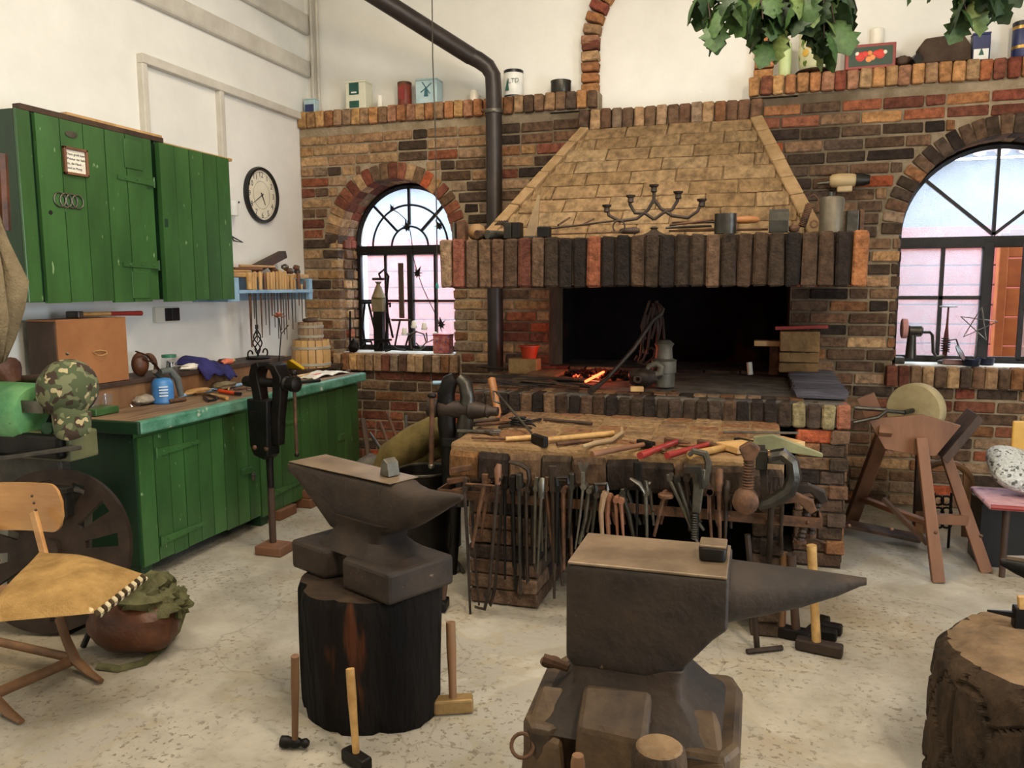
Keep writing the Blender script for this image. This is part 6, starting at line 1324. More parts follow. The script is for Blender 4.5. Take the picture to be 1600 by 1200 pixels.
# iron stand with hanging hooks, hooked bar
HY_ = 5.25
def hp_(px, py, y=HY_): return P(px, py, y=y)
def pathrod(name, label, cat, pts, r_, m, y=HY_, seg=8):
    return solo(MB().tube([hp_(a, b, y) for a, b in pts], r_, seg), name, m, label, cat, smooth=True)
A_ = hz(922, 612, HZ+.01)
bb = MB().tube([(A_.x, A_.y, HZ+.012), hp_(950, 590, 5.0), hp_(990, 545, 5.1), hp_(1020, 500, 5.2), hp_(1034, 490, 5.25), hp_(1036, 484, 5.25), hp_(1030, 476, 5.27)], [.02, .013, .014, .014, .013, .012, .010], 10)
solo(bb, 'fire_hook', M_BROWNIRON, 'long curved brown iron bar leaning diagonally over the embers', 'bar', smooth=True)
stn = thing('hook_stand', 'iron stand crowded with hanging scroll hooks inside the forge', 'stand', tuple(hz(1040, 595)))
by_ = 5.55
MB().tube([hp_(1022, 596, by_), hp_(1028, 520, by_), hp_(1026, 470, by_)], .012, 8).build('post', M_BROWNIRON, stn, smooth=True)
for k, L in enumerate(([(1015, 470), (1008, 490), (1002, 510), (1006, 525)], [(1018, 480), (1012, 500), (1003, 540), (1006, 552)], [(1022, 478), (1016, 510), (1012, 545), (1005, 562), (1000, 566)], [(1030, 478), (1033, 505), (1026, 540)], [(1020, 474), (1026, 500), (1018, 530)], [(1028, 474), (1036, 500), (1038, 530)], [(1010, 492), (1004, 515), (1010, 530)])):
    MB().tube([hp_(a, b, by_-.12+.02*k) for a, b in L], .0085, 6).build('hook', M_BROWNIRON, stn, smooth=True)
MB().tube([hp_(a, b, 5.35) for a, b in ((1004, 520), (1001, 555), (997, 565), (992, 562), (996, 556))], .008, 6).build('scroll', M_BROWNIRON, stn, smooth=True)
MB().tube([hp_(a, b, 5.35) for a, b in ((997, 566), (1008, 570), (1022, 558), (1024, 548), (1018, 543), (1011, 546), (1012, 553))], .0085, 6).build('scroll', M_BROWNIRON, stn, smooth=True)
gc = hz(1037, 612); gc = Vector((hp_(1037, 590, 5.2).x, 5.2, HZ))
can = thing('oil_can', 'dull grey metal can with bent neck standing in the forge', 'can', tuple(gc)); k_ = pw_ = (gc-CP).dot(FW)/FPX
rr = 17*k_; hc = 38*k_
MB().lathe([(rr, 0), (rr, hc*.55), (rr*1.12, hc*.57), (rr*1.12, hc*1.05), (rr*1.2, hc*1.08), (rr*.8, hc*1.15), (rr*.72, hc*1.6), (rr*.9, hc*1.75), (rr*.5, hc*1.9)], gc, seg=24).build('body', mat('dull_zinc', '524d43', '6e675a', .6, .4, bump=.15), can, smooth=True)
solo(MB().tube([hp_(1024, 585, 5.1), hp_(1032, 583, 5.1), hp_(1034, 573, 5.1), hp_(1026, 568, 5.1), hp_(1014, 572, 5.1), hp_(1012, 580, 5.1)], [.022, .026, .026, .022, .018, .02], 12), 'pipe_elbow', MATS['dull_zinc'], 'bent grey pipe elbow leaning at the foot of the hook stand', 'pipe', smooth=True)
lump('iron_lumps', M_BROWNIRON, 'heap of dark iron bits around the foot of the hook stand', 'scrap', (hp_(1005, 598, 5.1).x, 5.1, HZ), (.09, .06, .06), 71)
solo(MB().tube(arc(hz(1000, 590, HZ+.06)+Vector((0, -.1, 0)), .02, 0, 360, 14)[:-1], .009, 6, closed=True), 'iron_eye', M_BROWNIRON, 'small iron ring eye at the foot of the hook stand', 'ring', smooth=True)
p = hz(995, 612); solo(MB().cbox((p.x, p.y, HZ+.018), (.08, .05, .03), rotz(.2)), 'wood_block', M_WOODL, 'small pale wood block on the front edge of the hearth', 'block', bevel=.003)
p = hz(1038, 616); solo(MB().tube(arc((p.x, p.y+.03, HZ+.012), .075, 120, 420, 20, (1, 0, 0), (0, .9, 0)), .011, 8, flat=.5), 'horseshoe', M_RUST, 'rusty horseshoe lying flat on the front edge of the hearth', 'horseshoe', smooth=True)
p = hz(1208, 585); stl = thing('small_iron_stool', 'small dim workpiece stand in the dark right part of the forge', 'stand', (p.x, p.y, HZ))
tz = P(1200, 536, y=p.y).z; MB().box(p.x-.14, p.x+.1, p.y-.06, p.y+.06, tz-.02, tz+.02).build('top', M_WOODL, stl, bevel=.004); MB().box(p.x-.03, p.x+.03, p.y-.03, p.y+.03, HZ, tz-.02).build('post', M_RUST, stl); MB().tube([(p.x-.16, p.y-.05, HZ), (p.x-.17, p.y-.05, HZ+.09)], .02, 10).build('stub', M_CREAM, stl)
# ---------------------------------------------------------------- tongs and clamps on the rail of the brick bench
TY = 3.525
def T(px, py, y=TY): return P(px, py, y=y)
# (label, material, head kind, path of rein from top to bottom in measured spots, thickness)
TG = [
 ('longest pointed dark tongs at the left end of the tool rail', M_BROWNIRON, 'flat', [(726, 765), (731, 860), (735, 965)], .008),
 ('tongs with a cross bar handle near the left end of the tool rail', M_RUST, 'bar', [(757, 757), (748, 800), (738, 855)], .010),
 ('tongs with bent hooked rein reaching the floor at the left of the rail', M_BROWNIRON, 'round', [(778, 750), (770, 850), (764, 925), (757, 952), (742, 948)], .009),
 ('dark tongs right of the hooked pair on the tool rail', M_IRON, 'flat', [(789, 762), (789, 905)], .007),
 ('broad jawed dark tongs on the left half of the tool rail', M_IRON, 'wide', [(801, 765), (806, 925)], .009),
 ('box jawed tongs right of the broad jawed ones on the tool rail', M_GREYT, 'box', [(811, 762), (813, 928)], .008),
 ('tongs with large curved horn jaw rising over the tool rail', M_BROWNIRON, 'hook', [(822, 765), (823, 860), (824, 912)], .008),
 ('shorter tongs right of the curved horn tongs', M_GSTEEL, 'flat', [(837, 765), (835, 880)], .008),
 ('slim grey tongs left of the wide blade tongs', M_GSTEEL, 'round', [(846, 772), (840, 896)], .007),
 ('tilted rusty tongs crossing the wide blade tongs', M_RUST, 'flat', [(853, 765), (860, 830), (868, 890)], .008),
 ('tongs with wide upright blade head in the middle of the rail', M_BROWNIRON, 'blade', [(864, 765), (866, 850), (866, 935)], .009),
 ('tongs with square bent jaw beside the wide blade tongs', M_IRON, 'square', [(871, 765), (869, 880)], .008),
 ('flat brown tongs with paddle rein in the middle of the rail', M_RUST, 'none', [(880, 768), (881, 890)], .011),
 ('dark tongs left of the bright headed tongs', M_GREYT, 'wide', [(893, 762), (889, 840)], .009),
 ('jointed tongs with bright head standing above the rail', M_STEEL, 'fork', [(911, 762), (906, 810), (899, 858)], .006),
 ('pale flat tongs left of the curved handles', M_GSTEEL, 'none', [(920, 768), (915, 810), (905, 850)], .010),
 ('dark tongs at the left of the orange handles', M_GREYT, 'square', [(932, 775), (925, 835)], .009),
 ('light brown bent handle of tongs left of the orange pair', mat('tan_handle', '7a6048', '94785a', .6), 'none', [(943, 775), (939, 800), (941, 838)], .012),
 ('orange-brown bent tongs handle with waisted shape', mat('orange_rust', '6e452f', '875a40', .6), 'none', [(950, 780), (949, 805), (951, 838)], .012),
 ('slim orange-brown tongs handle right of the waisted one', MATS['orange_rust'], 'none', [(962, 783), (965, 838)], .008),
 ('second slim orange-brown tongs handle beside its twin', MATS['orange_rust'], 'none', [(970, 784), (974, 838)], .008),
 ('thick grey bent rein leaning right of the orange handles', M_GREYT, 'none', [(972, 772), (982, 800), (990, 838)], .012),
 ('dark clamp with rounded head over the gap in the rail', M_IRON, 'blade', [(996, 760), (995, 838)], .007),
 ('grey jawed pincers right of the dark round headed clamp', M_GSTEEL, 'hook2', [(1009, 772), (1011, 840)], .009),
 ('pale stick tool slanting down behind the foreground anvil', M_RUST, 'disc', [(1037, 775), (1022, 838)], .009),
 ('left of two long pipe reins slanting down to the right', M_GSTEEL, 'pipe', [(1046, 748), (1068, 795), (1090, 848)], .010),
 ('right of two long pipe reins slanting down to the right', M_GREYT, 'pipe', [(1058, 750), (1072, 790), (1086, 835)], .009),
 ('double jawed dark tongs left of the large pipe wrench', M_BROWNIRON, 'wide', [(1072, 750), (1078, 830)], .009),
 ('open ended spanner with V jaw right of the pipe wrench', M_RUST, 'spanner', [(1108, 770), (1109, 800), (1112, 842)], .008),
 ('upright flat wooden coloured tongs right of the spanner', M_RUST, 'round', [(1123, 760), (1125, 842)], .010),
 ('short brown tongs with ball joint near the big clamp', M_BROWNIRON, 'round', [(1135, 778), (1133, 845)], .009),
]
for k, (lab, m, head, path, r) in enumerate(TG):
    yy = TY-.002-.012*(k % 3); pts = [P(a, b, y=yy) for a, b in path]; top = pts[0]
    t = thing('tongs', lab, 'tongs', (top.x, yy, min(p.z for p in pts)))
    MB().tube(pts, [r*1.15]+[r]*(len(pts)-2)+[r*.75], 8).build('rein', m, t, smooth=True)
    back = [p+Vector((.012, .055, .0)) for p in pts]; back[-1] = back[-1]+Vector((.01, .01, .04))
    MB().tube(back, [r*1.1]+[r*.95]*(len(pts)-2)+[r*.7], 8).build('rein', m, t, smooth=True)
    z1 = top.z; X_ = top.x; up = .07
    MB().lathe([(.014, -.012), (.014, .05)], (X_+.003, yy, z1+.005), (0, 1, 0), 12).build('rivet', m, t, smooth=True)
    if head == 'flat': MB().bar((X_, yy+.01, z1-.01), (X_+.004, yy+.01, z1+.06), .022, .03, (0, 1, 0), w2=.02, h2=.018).build('jaw', m, t, bevel=.004)
    elif head in ('wide', 'box'): MB().bar((X_, yy+.01, z1-.01), (X_, yy+.01, z1+.07), .03, .04, (0, 1, 0)).build('jaw', m, t, bevel=.009)
    elif head == 'round': MB().tube([(X_, yy, z1-.02), (X_, yy, z1+.05), (X_+.004, yy+.01, z1+.075)], [.014, .019, .012], 10).build('jaw', M_WOODR if k == 2 else m, t, smooth=True)
    elif head == 'bar': MB().tube([(X_-.09, yy-.01, z1+.0), (X_+.07, yy-.01, z1+.0)], .0055, 8).build('cross_bar', m, t); MB().bar((X_, yy+.01, z1), (X_, yy+.01, z1+.05), .03, .02, (0, 1, 0)).build('jaw', m, t, bevel=.004)
    elif head == 'hook': MB().tube([(X_, yy, z1-.01), (X_+.018, yy, z1+.05), (X_+.012, yy, z1+.10), (X_-.03, yy-.01, z1+.125), (X_-.08, yy-.01, z1+.13)], [.012, .016, .018, .015, .010], 8, flat=.7).build('jaw', m, t, smooth=True)
    elif head == 'hook2': MB().tube([(X_, yy, z1), (X_-.03, yy, z1+.045), (X_-.07, yy-.01, z1+.07)], [.012, .02, .01], 8, flat=.6).build('jaw', m, t, smooth=True); MB().tube([(X_+.01, yy, z1), (X_+.0, yy, z1+.06), (X_+.02, yy, z1+.05)], .008, 8).build('jaw', m, t, smooth=True)
    elif head == 'blade': MB().bar((X_, yy, z1-.02), (X_, yy, z1+.115), .03, .012, (0, 1, 0), w2=.042).build('jaw', m, t, bevel=.01)
    elif head == 'square': MB().tube([(X_, yy, z1-.01), (X_-.005, yy, z1+.055), (X_+.045, yy, z1+.06), (X_+.05, yy, z1+.03)], .010, 4).build('jaw', m, t)
    elif head == 'fork': MB().bar((X_, yy, z1-.01), (X_, yy, z1+.075), .018, .02, (0, 1, 0)).build('joint', m, t, bevel=.003); MB().prism([(-.025, .115), (-.012, .075), (.012, .075), (.028, .115), (.012, .12), (.0, .10), (-.012, .12)], (X_, yy+.01, z1), (1, 0, 0), (0, 0, 1), .016).build('jaw', m, t)
    elif head == 'disc': MB().lathe([(.034, 0), (.036, .012), (.03, .018)], (X_+.01, yy, z1-.005), (0, 0, 1), 16).build('disc', m, t, smooth=True)
    elif head == 'pipe': MB().tube([(X_, yy, z1-.01), (X_-.008, yy, z1+.02)], [.012, .009], 8).build('tip', m, t)
    elif head == 'spanner': MB().prism([(-.022, .09), (-.022, .055), (-.008, -.02), (-.004, -.11), (.006, -.02), (.02, .0), (.022, .02), (.008, .03), (.0, .06), (.0, .095)], (X_, yy, z1), (1, 0, 0), (0, 0, 1), .012).build('jaw', m, t, bevel=.002)
    else: MB().bar((X_, yy+.01, z1-.02), (X_, yy+.02, z1+.02), .02, .016, (0, 1, 0)).build('jaw', m, t, bevel=.004)
# big pipe wrench
pw1 = T(1087, 845, 3.49); pt = T(1090, 706, 3.49)
pwr = thing('pipe_wrench', 'large grey pipe wrench with hooked jaw hanging on the tool rail', 'wrench', (pw1.x, 3.49, pw1.z))
hT = pt.z-pw1.z
MB().bar((pw1.x, 3.49, pw1.z+hT*.32), (pw1.x+.012, 3.49, pw1.z+hT*.82), .038, .03, (0, 1, 0), w2=.05).build('handle', M_GSTEEL, pwr, bevel=.006)
MB().prism([(-.045, .78*hT), (-.045, .86*hT), (.02, .87*hT), (.035, .62*hT), (.012, .62*hT), (.005, .78*hT)], (pw1.x, 3.47, pw1.z), (1, 0, 0), (0, 0, 1), .03).build('fixed_jaw', M_GREYT, pwr, bevel=.003)
MB().tube([(pw1.x+.035, 3.50, pw1.z+hT*.6), (pw1.x+.045, 3.50, pw1.z+hT*.88), (pw1.x+.03, 3.5, pw1.z+hT*.98), (pw1.x-.02, 3.5, pw1.z+hT*1.0), (pw1.x-.04, 3.5, pw1.z+hT*.95)], [.014, .015, .016, .014, .010], 6).build('hook_jaw', M_GSTEEL, pwr, smooth=True)
MB().lathe([(.014 if i % 2 else .019, i*hT*.30/22) for i in range(23)], (pw1.x-.004, 3.49, pw1.z+.01), seg=12).build('threaded_shank', M_GREYT, pwr)
# very large screw clamp
def ctk(px, py, y=3.5): return P(px, py, y=y)
gcz = thing('screw_clamp', 'very large iron screw clamp hanging at the right end of the tool bench', 'clamp', tuple(ctk(1170, 795)))
fr = [(1240, 712), (1213, 702), (1208, 712), (1232, 722), (1243, 738), (1243, 755), (1233, 772), (1205, 786), (1180, 790)]
MB().tube([ctk(1205, 712), ctk(1222, 709), ctk(1238, 722), ctk(1241, 745), ctk(1232, 768), ctk(1205, 784), ctk(1185, 790)], [.03, .034, .036, .04, .04, .034, .028], 8, flat=.8).build('frame', M_GREYT, gcz, smooth=True)
MB().lathe([(.050, -.03), (.055, -.02), (.055, .03), (.035, .045)], ctk(1165, 782, 3.49), (0, -1, 0), 20).build('boss', M_RUST, gcz, smooth=True)
b0, b1 = ctk(1168, 775), ctk(1171, 712)
MB().lathe([(.020 if i % 2 else .026, (b1-b0).length*i/28) for i in range(29)], b0, (b1-b0), 14).build('screw', M_RUST, gcz)
MB().prism([(-.02, -.02), (.02, -.02), (.045, .035), (.0, .065), (-.045, .035)], (b1.x, 3.52, b1.z), (1, 0, 0), (0, 0, 1), .05).build('clamp_pad', M_RUST, gcz, bevel=.006)
s2 = thing('sliding_clamp', 'upright bar clamp with square sliding jaw behind the very large screw clamp', 'clamp', tuple(ctk(1193, 790, 3.56)))
MB().bar(ctk(1196, 790, 3.58), ctk(1190, 695, 3.62), .03, .016, (0, 1, 0)).build('bar', M_BROWNIRON, s2, bevel=.002); q_ = ctk(1190, 718, 3.58); MB().cbox(q_, (.05, .05, .085)).build('sliding_jaw', M_GREYT, s2, bevel=.004); MB().cbox(q_+Vector((.06, 0, .0)), (.07, .03, .03)).build('side_arm', M_GSTEEL, s2, bevel=.003)
MB().prism([(-.03, -.02), (-.03, .03), (.05, .045), (.26, -.03), (.26, -.045), (.05, -.025)], ctk(1188, 692, 3.66), (1, 0, 0), (0, 0, 1), .03).build('top_wedge', mat('pale_green_iron', '6d6b4c', '86845f', .6, .2), s2, bevel=.003)
for k, (pa, pb, lab) in enumerate((((1262, 790), (1250, 850), 'reddish brown screw clamp hanging at the right corner under the big clamp'), ((1280, 775), (1265, 840), 'rear dark screw clamp hanging at the right corner against the brick leg'))):
    yy = 3.58+.12*k; A, B = P(*pa, y=yy), P(*pb, y=yy); c = thing('screw_clamp', lab, 'clamp', tuple(B))
    MB().prism([(-.15, .05), (-.05, .06), (.02, .03), (.035, -.01), (.01, -.03), (-.04, .02), (-.14, .0)], A, (1, 0, 0), (0, 0, 1), .04).build('frame', M_BROWNIRON if k else M_RUST, c, bevel=.005)
    d = B-A; MB().lathe([(.014 if i % 2 else .019, d.length*i/18) for i in range(19)], A, d, 10).build('screw', M_BROWNIRON, c); MB().tube([B+Vector((-.03, 0, .01)), B+Vector((.07, 0, -.02))], .006, 8).build('handle', M_RUST, c)
    MB().lathe([(.026, 0), (.026, .018)], B+Vector((0, 0, .02)), (0, 0, -1), 12).build('pad', M_RUST, c)
# hammers and bars standing at the right pier
sp_ = [((1246, 852), (1256, 1002), M_RUST, 'tall rusty bar', 0), ((1268, 852), (1276, 1010), M_WOODY, 'pale thick handled sledge hammer standing head down by the right brick pier', 1), ((1236, 866), (1244, 990), M_WOODD, 'dark handled hammer standing behind the pale handled sledge', 1), ((1226, 864), (1220, 985), M_WOOD, 'brown handled hammer standing left of the pale handled sledge', 1)]
for k, (a, b, m, lab, hd) in enumerate(sp_[1:]):
    f = P(*b, z=.03); t_ = P(*a, y=f.y-.03); hh = thing('sledge_hammer', lab, 'hammer', (f.x, f.y, 0)); MB().tube([f, f.lerp(t_, .5), t_], [.02, .018, .021], 12).build('handle', m, hh, smooth=True)
    MB().bar(f+Vector((-.085, .02, 0)), f+Vector((.105, -.02, 0)), .055, .052, (0, 0, 1)).build('head', (M_BROWNIRON, M_IRON, M_IRON)[k], hh, bevel=.008)
for k, (a, b, l) in enumerate((((1262, 985), (1308, 993), 'black hammer head lying behind the pale handled sledge'), ((1268, 975), (1316, 985), 'bluish black hammer head lying furthest back by the brick pier'), ((1255, 1000), (1290, 968), 'dark iron wedge block lying at the foot of the brick pier'))):
    A, B = P(*a, z=.03), P(*b, z=.03); solo(MB().bar((A.x, A.y, .028), (B.x, B.y, .03), .05, .05), 'loose_hammer', M_IRON, l, 'hammer', bevel=.01)
for k, (a, b, l) in enumerate((((1168, 835), (1183, 1012), 'iron bar with a T handle standing in front of the right brick pier'), ((1205, 790), (1198, 975), 'long brown rod leaning behind the T handled bar'), ((1222, 790), (1214, 960), 'thin dark rod leaning beside the right brick pier'))):
    f = P(*b, z=.015); t_ = P(*a, y=3.50); o = thing('iron_bar', l, 'bar', (f.x, f.y, 0)); MB().tube([f, t_], .013 if k < 2 else .009, 8).build('bar', M_BROWNIRON, o, smooth=True)
    if k == 0: MB().tube([P(1167, 1018, z=.014), P(1222, 1012, z=.014)], .012, 8).build('cross_handle', M_BROWNIRON, o, smooth=True)
# small blade rack pieces at the left corner of the block
for k, (px, py) in enumerate(((722, 735), (716, 752), (724, 768), (716, 782))):
    p = P(px, py, y=3.60); solo(MB().bar((p.x-.05, 3.58, p.z), (p.x+.05, 3.60, p.z+.02), .03, .03, (0, 0, 1)), 'loose_hammer', M_RUST, ('top', 'second', 'third', 'lowest')[k]+' of the small rusty hammer heads stacked at the left end of the rail', 'hammer', bevel=.005)

# ---------------------------------------------------------------- tools lying on the brick bench
TZ = .83
def tz_(px, py, d=0.0): p = P(px, py, z=TZ+d); return p
def lay_hammer(name, lab, head, tail, hm, kind, r=.013, hl=.11, cat='hammer', h=.036, grip=None):
    A, B = tz_(*head, .02), tz_(*tail, .014); t = thing(name, lab, cat, (A.x, A.y, TZ)); d = (B-A).normalized(); s = Vector((-d.y, d.x, 0))
    if grip:
        M_ = A.lerp(B, .35); MB().tube([A, M_], r*.85, 10).build('handle', hm, t, smooth=True); MB().tube([M_, B], [r, r*1.15], 10).build('painted_grip', grip, t, smooth=True)
    else: MB().tube([A, A.lerp(B, .5), B], [r*.9, r, r*1.15], 10).build('handle', hm, t, smooth=True)
    if kind == 'ball': MB().lathe([(.006, -hl/2), (.014, -hl*.45), (.017, -hl*.35), (.010, -hl*.2), (.017, -hl*.1), (.017, hl*.2), (.012, hl*.28), (.020, hl*.34), (.020, hl*.5)], A, Vector((s.x, s.y, -.15)), 14).build('head', M_IRON, t, smooth=True)
    else: MB().bar(A-s*hl/2, A+s*hl/2, .03, h, (0, 0, 1), w2=.03, h2=h if kind == 'flat' else .008).build('head', M_IRON if kind == 'flat' else M_RUST, t, bevel=.004)
    return t
lay_hammer('ball_peen_hammer', 'black ball-peen hammer with yellow handle hanging over the front edge of the brick bench', (843, 688), (958, 677), M_WOODY, 'flat', .014, .12, h=.05)
th = thing('file', 'long file with pale wooden handle left of the ball-peen hammer on the brick bench', 'file', tuple(tz_(790, 686))); MB().tube([tz_(737, 684, .012), tz_(790, 686, .012)], .006, 6).build('blade', M_RUST, th); MB().tube([tz_(790, 686, .014), tz_(832, 684, .014)], [.012, .016], 10).build('handle', M_WOODY, th, smooth=True)
ar = thing('bent_stick', 'curved pale wooden tool handle lying in front of the yellow hammer handle', 'handle', tuple(tz_(940, 690))); MB().tube([tz_(910, 698, .014), tz_(930, 692, .014), tz_(955, 688, .014), tz_(972, 676, .016), tz_(971, 668, .02)], [.010, .012, .012, .010, .008], 8).build('handle', mat('grey_bentwood', '8a7252', 'a38a66', .6), ar, smooth=True)
rod('flat_iron', M_RUST, 'brown flat iron strip lying behind the curved wooden handle', 'bar', tz_(870, 694, .01), tz_(925, 688, .01), .010)
lay_hammer('hammer', 'reddish brown handled cross-peen hammer with a wooden block head', (1009, 694), (925, 710), M_WOODR, 'flat', .013, .10)
lay_hammer('hammer', 'first hammer with dark red handle pointing to the lower left', (1058, 690), (1000, 712), M_RED, 'peen', .015, .13)
lay_hammer('hammer', 'second hammer with bright red handle lying beside the first', (1108, 694), (1042, 712), M_RED, 'peen', .014, .12)
lay_hammer('hammer', 'hammer with pale thick handle lying beside the big clamp', (1165, 692), (1078, 711), M_WOODY, 'flat', .017, .12)
for k, (a, b, m, l) in enumerate((((985, 690), (1040, 704), M_WOODR, 'slim brown stick lying between the hammers'), ((735, 660), (780, 655), M_WOODD, 'short dark wooden strip at the back left of the brick bench'), ((780, 668), (845, 655), M_BROWNIRON, 'long dark iron rod lying at the back left of the brick bench'), ((740, 664), (820, 658), M_RUST, 'rusty rod lying across the back left of the brick bench'), ((850, 655), (925, 662), M_WOODD, 'dark flat bar lying along the back of the brick bench'))):
    rod('loose_bar', m, l, 'bar', tz_(*a, .012), tz_(*b, .012), .009)
t = thing('wooden_plank', 'pale wooden plank lying at the back right of the brick bench', 'plank', tuple(tz_(1190, 690))); A, B = tz_(1135, 700, .02), tz_(1240, 690, .02); MB().bar(A, B, .16, .03).build('plank', M_WOODL, t, bevel=.003)
for k in range(5):
    A, B = P(1130, 673+k*3, z=.86), P(1235+k*3, 674+k*3.2, z=.86); solo(MB().tube([(A.x, A.y, .852+.01*k), (B.x, B.y, .852+.01*k)], .006, 6), 'iron_rod', M_GSTEEL, 'straight thin rod in the bundle at the back right of the brick bench', 'rod', 'thin rods bundled on the plank', smooth=True)
wr_ = thing('open_spanner', 'bright forged open-ended spanner at the left end of the brick bench', 'spanner', tuple(tz_(755, 678)))
sp0 = tz_(752, 676, .004); MB().prism([(-.13, -.012), (.02, -.016), (.06, -.05), (.11, -.045), (.10, -.028), (.065, -.02), (.065, .01), (.10, .022), (.10, .038), (.05, .04), (.01, .014), (-.13, .01)], sp0, (1, .1, 0), (-.1, 1, 0), .014).build('body', M_STEEL, wr_, bevel=.002)
sn = MB(); q = random.Random(77); c0 = tz_(820, 668, .0)
for k in range(10):
    a = c0+Vector((q.uniform(-.07, .05), q.uniform(-.05, .06), .012+.004*k)); pts = [a+Vector((math.cos(i*1.1+k)*.04, math.sin(i*.9+k)*.035, .005*math.sin(i))) for i in range(6)]
    sn.tube(pts, .005, 5)
o = solo(sn, 'wire_tangle', M_BLACK, 'tangle of shiny black wire beside the diagonal rod on the brick bench', 'wire'); o['kind'] = 'stuff'
A = tz_(830, 676, .014); B = P(776, 613, y=A.y+.35)
hk = thing('hooked_poker', 'thin hooked poker leaning diagonally from the bench up to the hearth', 'poker', tuple(A)); MB().tube([A, B, B+Vector((-.02, 0, .01)), B+Vector((-.012, -.01, -.05)), B+Vector((.03, -.02, -.06))], .0065, 8).build('rod', M_GSTEEL, hk, smooth=True)
A = P(778, 645, y=4.4); B = P(768, 592, y=4.5); wh_ = thing('upright_tool', 'upright orange-brown wooden handle behind the leg vise', 'handle', (A.x, A.y, TZ)); MB().tube([(A.x, A.y, TZ), (A.x, A.y, A.z), (B.x, B.y, B.z)], [.012, .022, .024], 12).build('handle', MATS['orange_handle_wood'], wh_, smooth=True)

# ---------------------------------------------------------------- large leg vise at the left end of the brick bench
vx = P(712, 640, y=4.02); zt = P(712, 588, y=4.02).z
v2 = thing('leg_vise', 'large black leg vise standing at the left end of the brick tool bench', 'vise', (vx.x, 4.02, 0))
def vp2(px, py, y=4.02): return P(px, py, y=y)
MB().tube([vp2(702, 770), vp2(701, 700), vp2(698, 660), vp2(697, 615), vp2(703, 596), vp2(712, 590)], [.035, .042, .048, .046, .042, .03], 10, flat=1.1).build('front_jaw', M_IRON, v2, smooth=True)
MB().tube([vp2(722, 790), vp2(722, 700), vp2(727, 660), vp2(731, 620), vp2(727, 600), vp2(717, 590)], [.035, .042, .044, .04, .036, .028], 10, flat=1.1).build('rear_jaw', M_GREYT, v2, smooth=True)
MB().tube([vp2(712, 790), vp2(710, 860), vp2(706, 935)], [.032, .024, .02], 10).build('leg', M_IRON, v2, smooth=True)
sA, sB = vp2(668, 637), vp2(778, 643); sd_ = (sB-sA); L_ = sd_.length
MB().lathe([(.02, 0), (.048, L_*.02), (.055, L_*.08), (.048, L_*.16), (.03, L_*.18), (.05, L_*.19), (.058, L_*.24), (.05, L_*.34), (.046, L_*.60), (.055, L_*.62), (.05, L_*.66), (.034, L_*.84), (.040, L_*.86), (.026, L_*.9), (.024, L_)], sA, sd_, 24).build('screw_box', M_BROWNIRON, v2, smooth=True)
hA = vp2(675, 618, 3.94); hB = vp2(674, 728, 3.94); MB().tube([hA, hB], .014, 10).build('tommy_bar', M_RUST, v2, smooth=True)
MB().sphere(hA, .022, 12, 8, (1.2, 1, .7)).build('bar_knob', M_IRON, v2, smooth=True); MB().sphere(hB, .018, 12, 8).build('bar_knob', M_STEEL, v2, smooth=True)
MB().cbox(vp2(716, 690), (.16, .1, .05)).build('collar', M_IRON, v2, bevel=.006)
rod('steel_rod', M_LBLUE, 'short bluish steel rod sticking out behind the large leg vise', 'rod', P(677, 598, y=4.03), P(705, 598, y=4.03), .011)
# leather aprons / sacks, bucket and rods in the dark corner
def hump(name, label, m, cat, pts, rs, y, sq=.8, parent=None):
    b = MB().tube([P(a, c, y=y) for a, c in pts], rs, 14, flat=sq); return b.build(name, m, parent, smooth=True) if parent else solo(b, name, m, label, cat, smooth=True)
M_OCHRE = mat('ochre_leather', '5d4f2c', '7b6a3f', .75, scale=6, bump=.25)
bl_ = thing('leather_bellows', 'ochre leather bellows nose behind the left anvil and the large vise', 'bellows', tuple(P(640, 790, y=4.3)))
MB().tube([P(590, 745, y=4.35), P(612, 712, y=4.35), (P(650, 690, y=4.35)), P(690, 665, y=4.35)], [.06, .10, .115, .09], 16, flat=.9).build('upper_fold', M_OCHRE, bl_, smooth=True)
MB().tube([P(640, 730, y=4.42), P(660, 712, y=4.42), P(690, 700, y=4.42)], [.05, .075, .07], 14, flat=.8).build('lower_fold', M_OCHRE, bl_, smooth=True)
MB().box(P(640, 0, y=4.4).x, P(700, 0, y=4.4).x, 4.35, 4.5, 0, P(640, 735, y=4.4).z).build('stand', M_IRON, bl_)
bkc = P(664, 735, y=4.15); bkt = thing('quench_bucket', 'dark iron bucket with pale rim behind the left anvil horn', 'bucket', (bkc.x, 4.15, 0))
MB().lathe([(.13, .0), (.16, bkc.z), (.166, bkc.z+.006), (.155, bkc.z), (.125, .02)], (bkc.x, 4.15, 0), seg=28, cap=False).build('body', M_IRON, bkt, smooth=True); MB().tube(arc((bkc.x, 4.15, bkc.z+.004), .162, 0, 360, 32, (1, 0, 0), (0, 1, 0))[:-1], .007, 6, closed=True).build('rim', M_GSTEEL, bkt, smooth=True)
for k, (a, b, m, l) in enumerate((((603, 642), (622, 690), M_RUST, 'pointed rusty rod leaning on the brick wall beside the green workbench'), ((594, 660), (608, 698), M_RUST, 'rod with flat arrow tip leaning by the workbench end'), ((567, 655), (577, 725), M_WOODD, 'dark wooden batten leaning on the end of the green workbench'), ((578, 677), (596, 704), M_GSTEEL, 'short pale rod leaning in the corner beside the workbench'), ((634, 650), (636, 685), M_GSTEEL, 'looped iron strap standing against the brick wall'))):
    A, B = P(*a, y=5.3), P(*b, y=5.1); B2 = B+(B-A)*((B.z)/(A.z-B.z)) if A.z-B.z > .01 else B
    rod('leaning_rod', m, l, 'rod', A, (B2.x, B2.y, .01), .012 if k != 2 else .02)
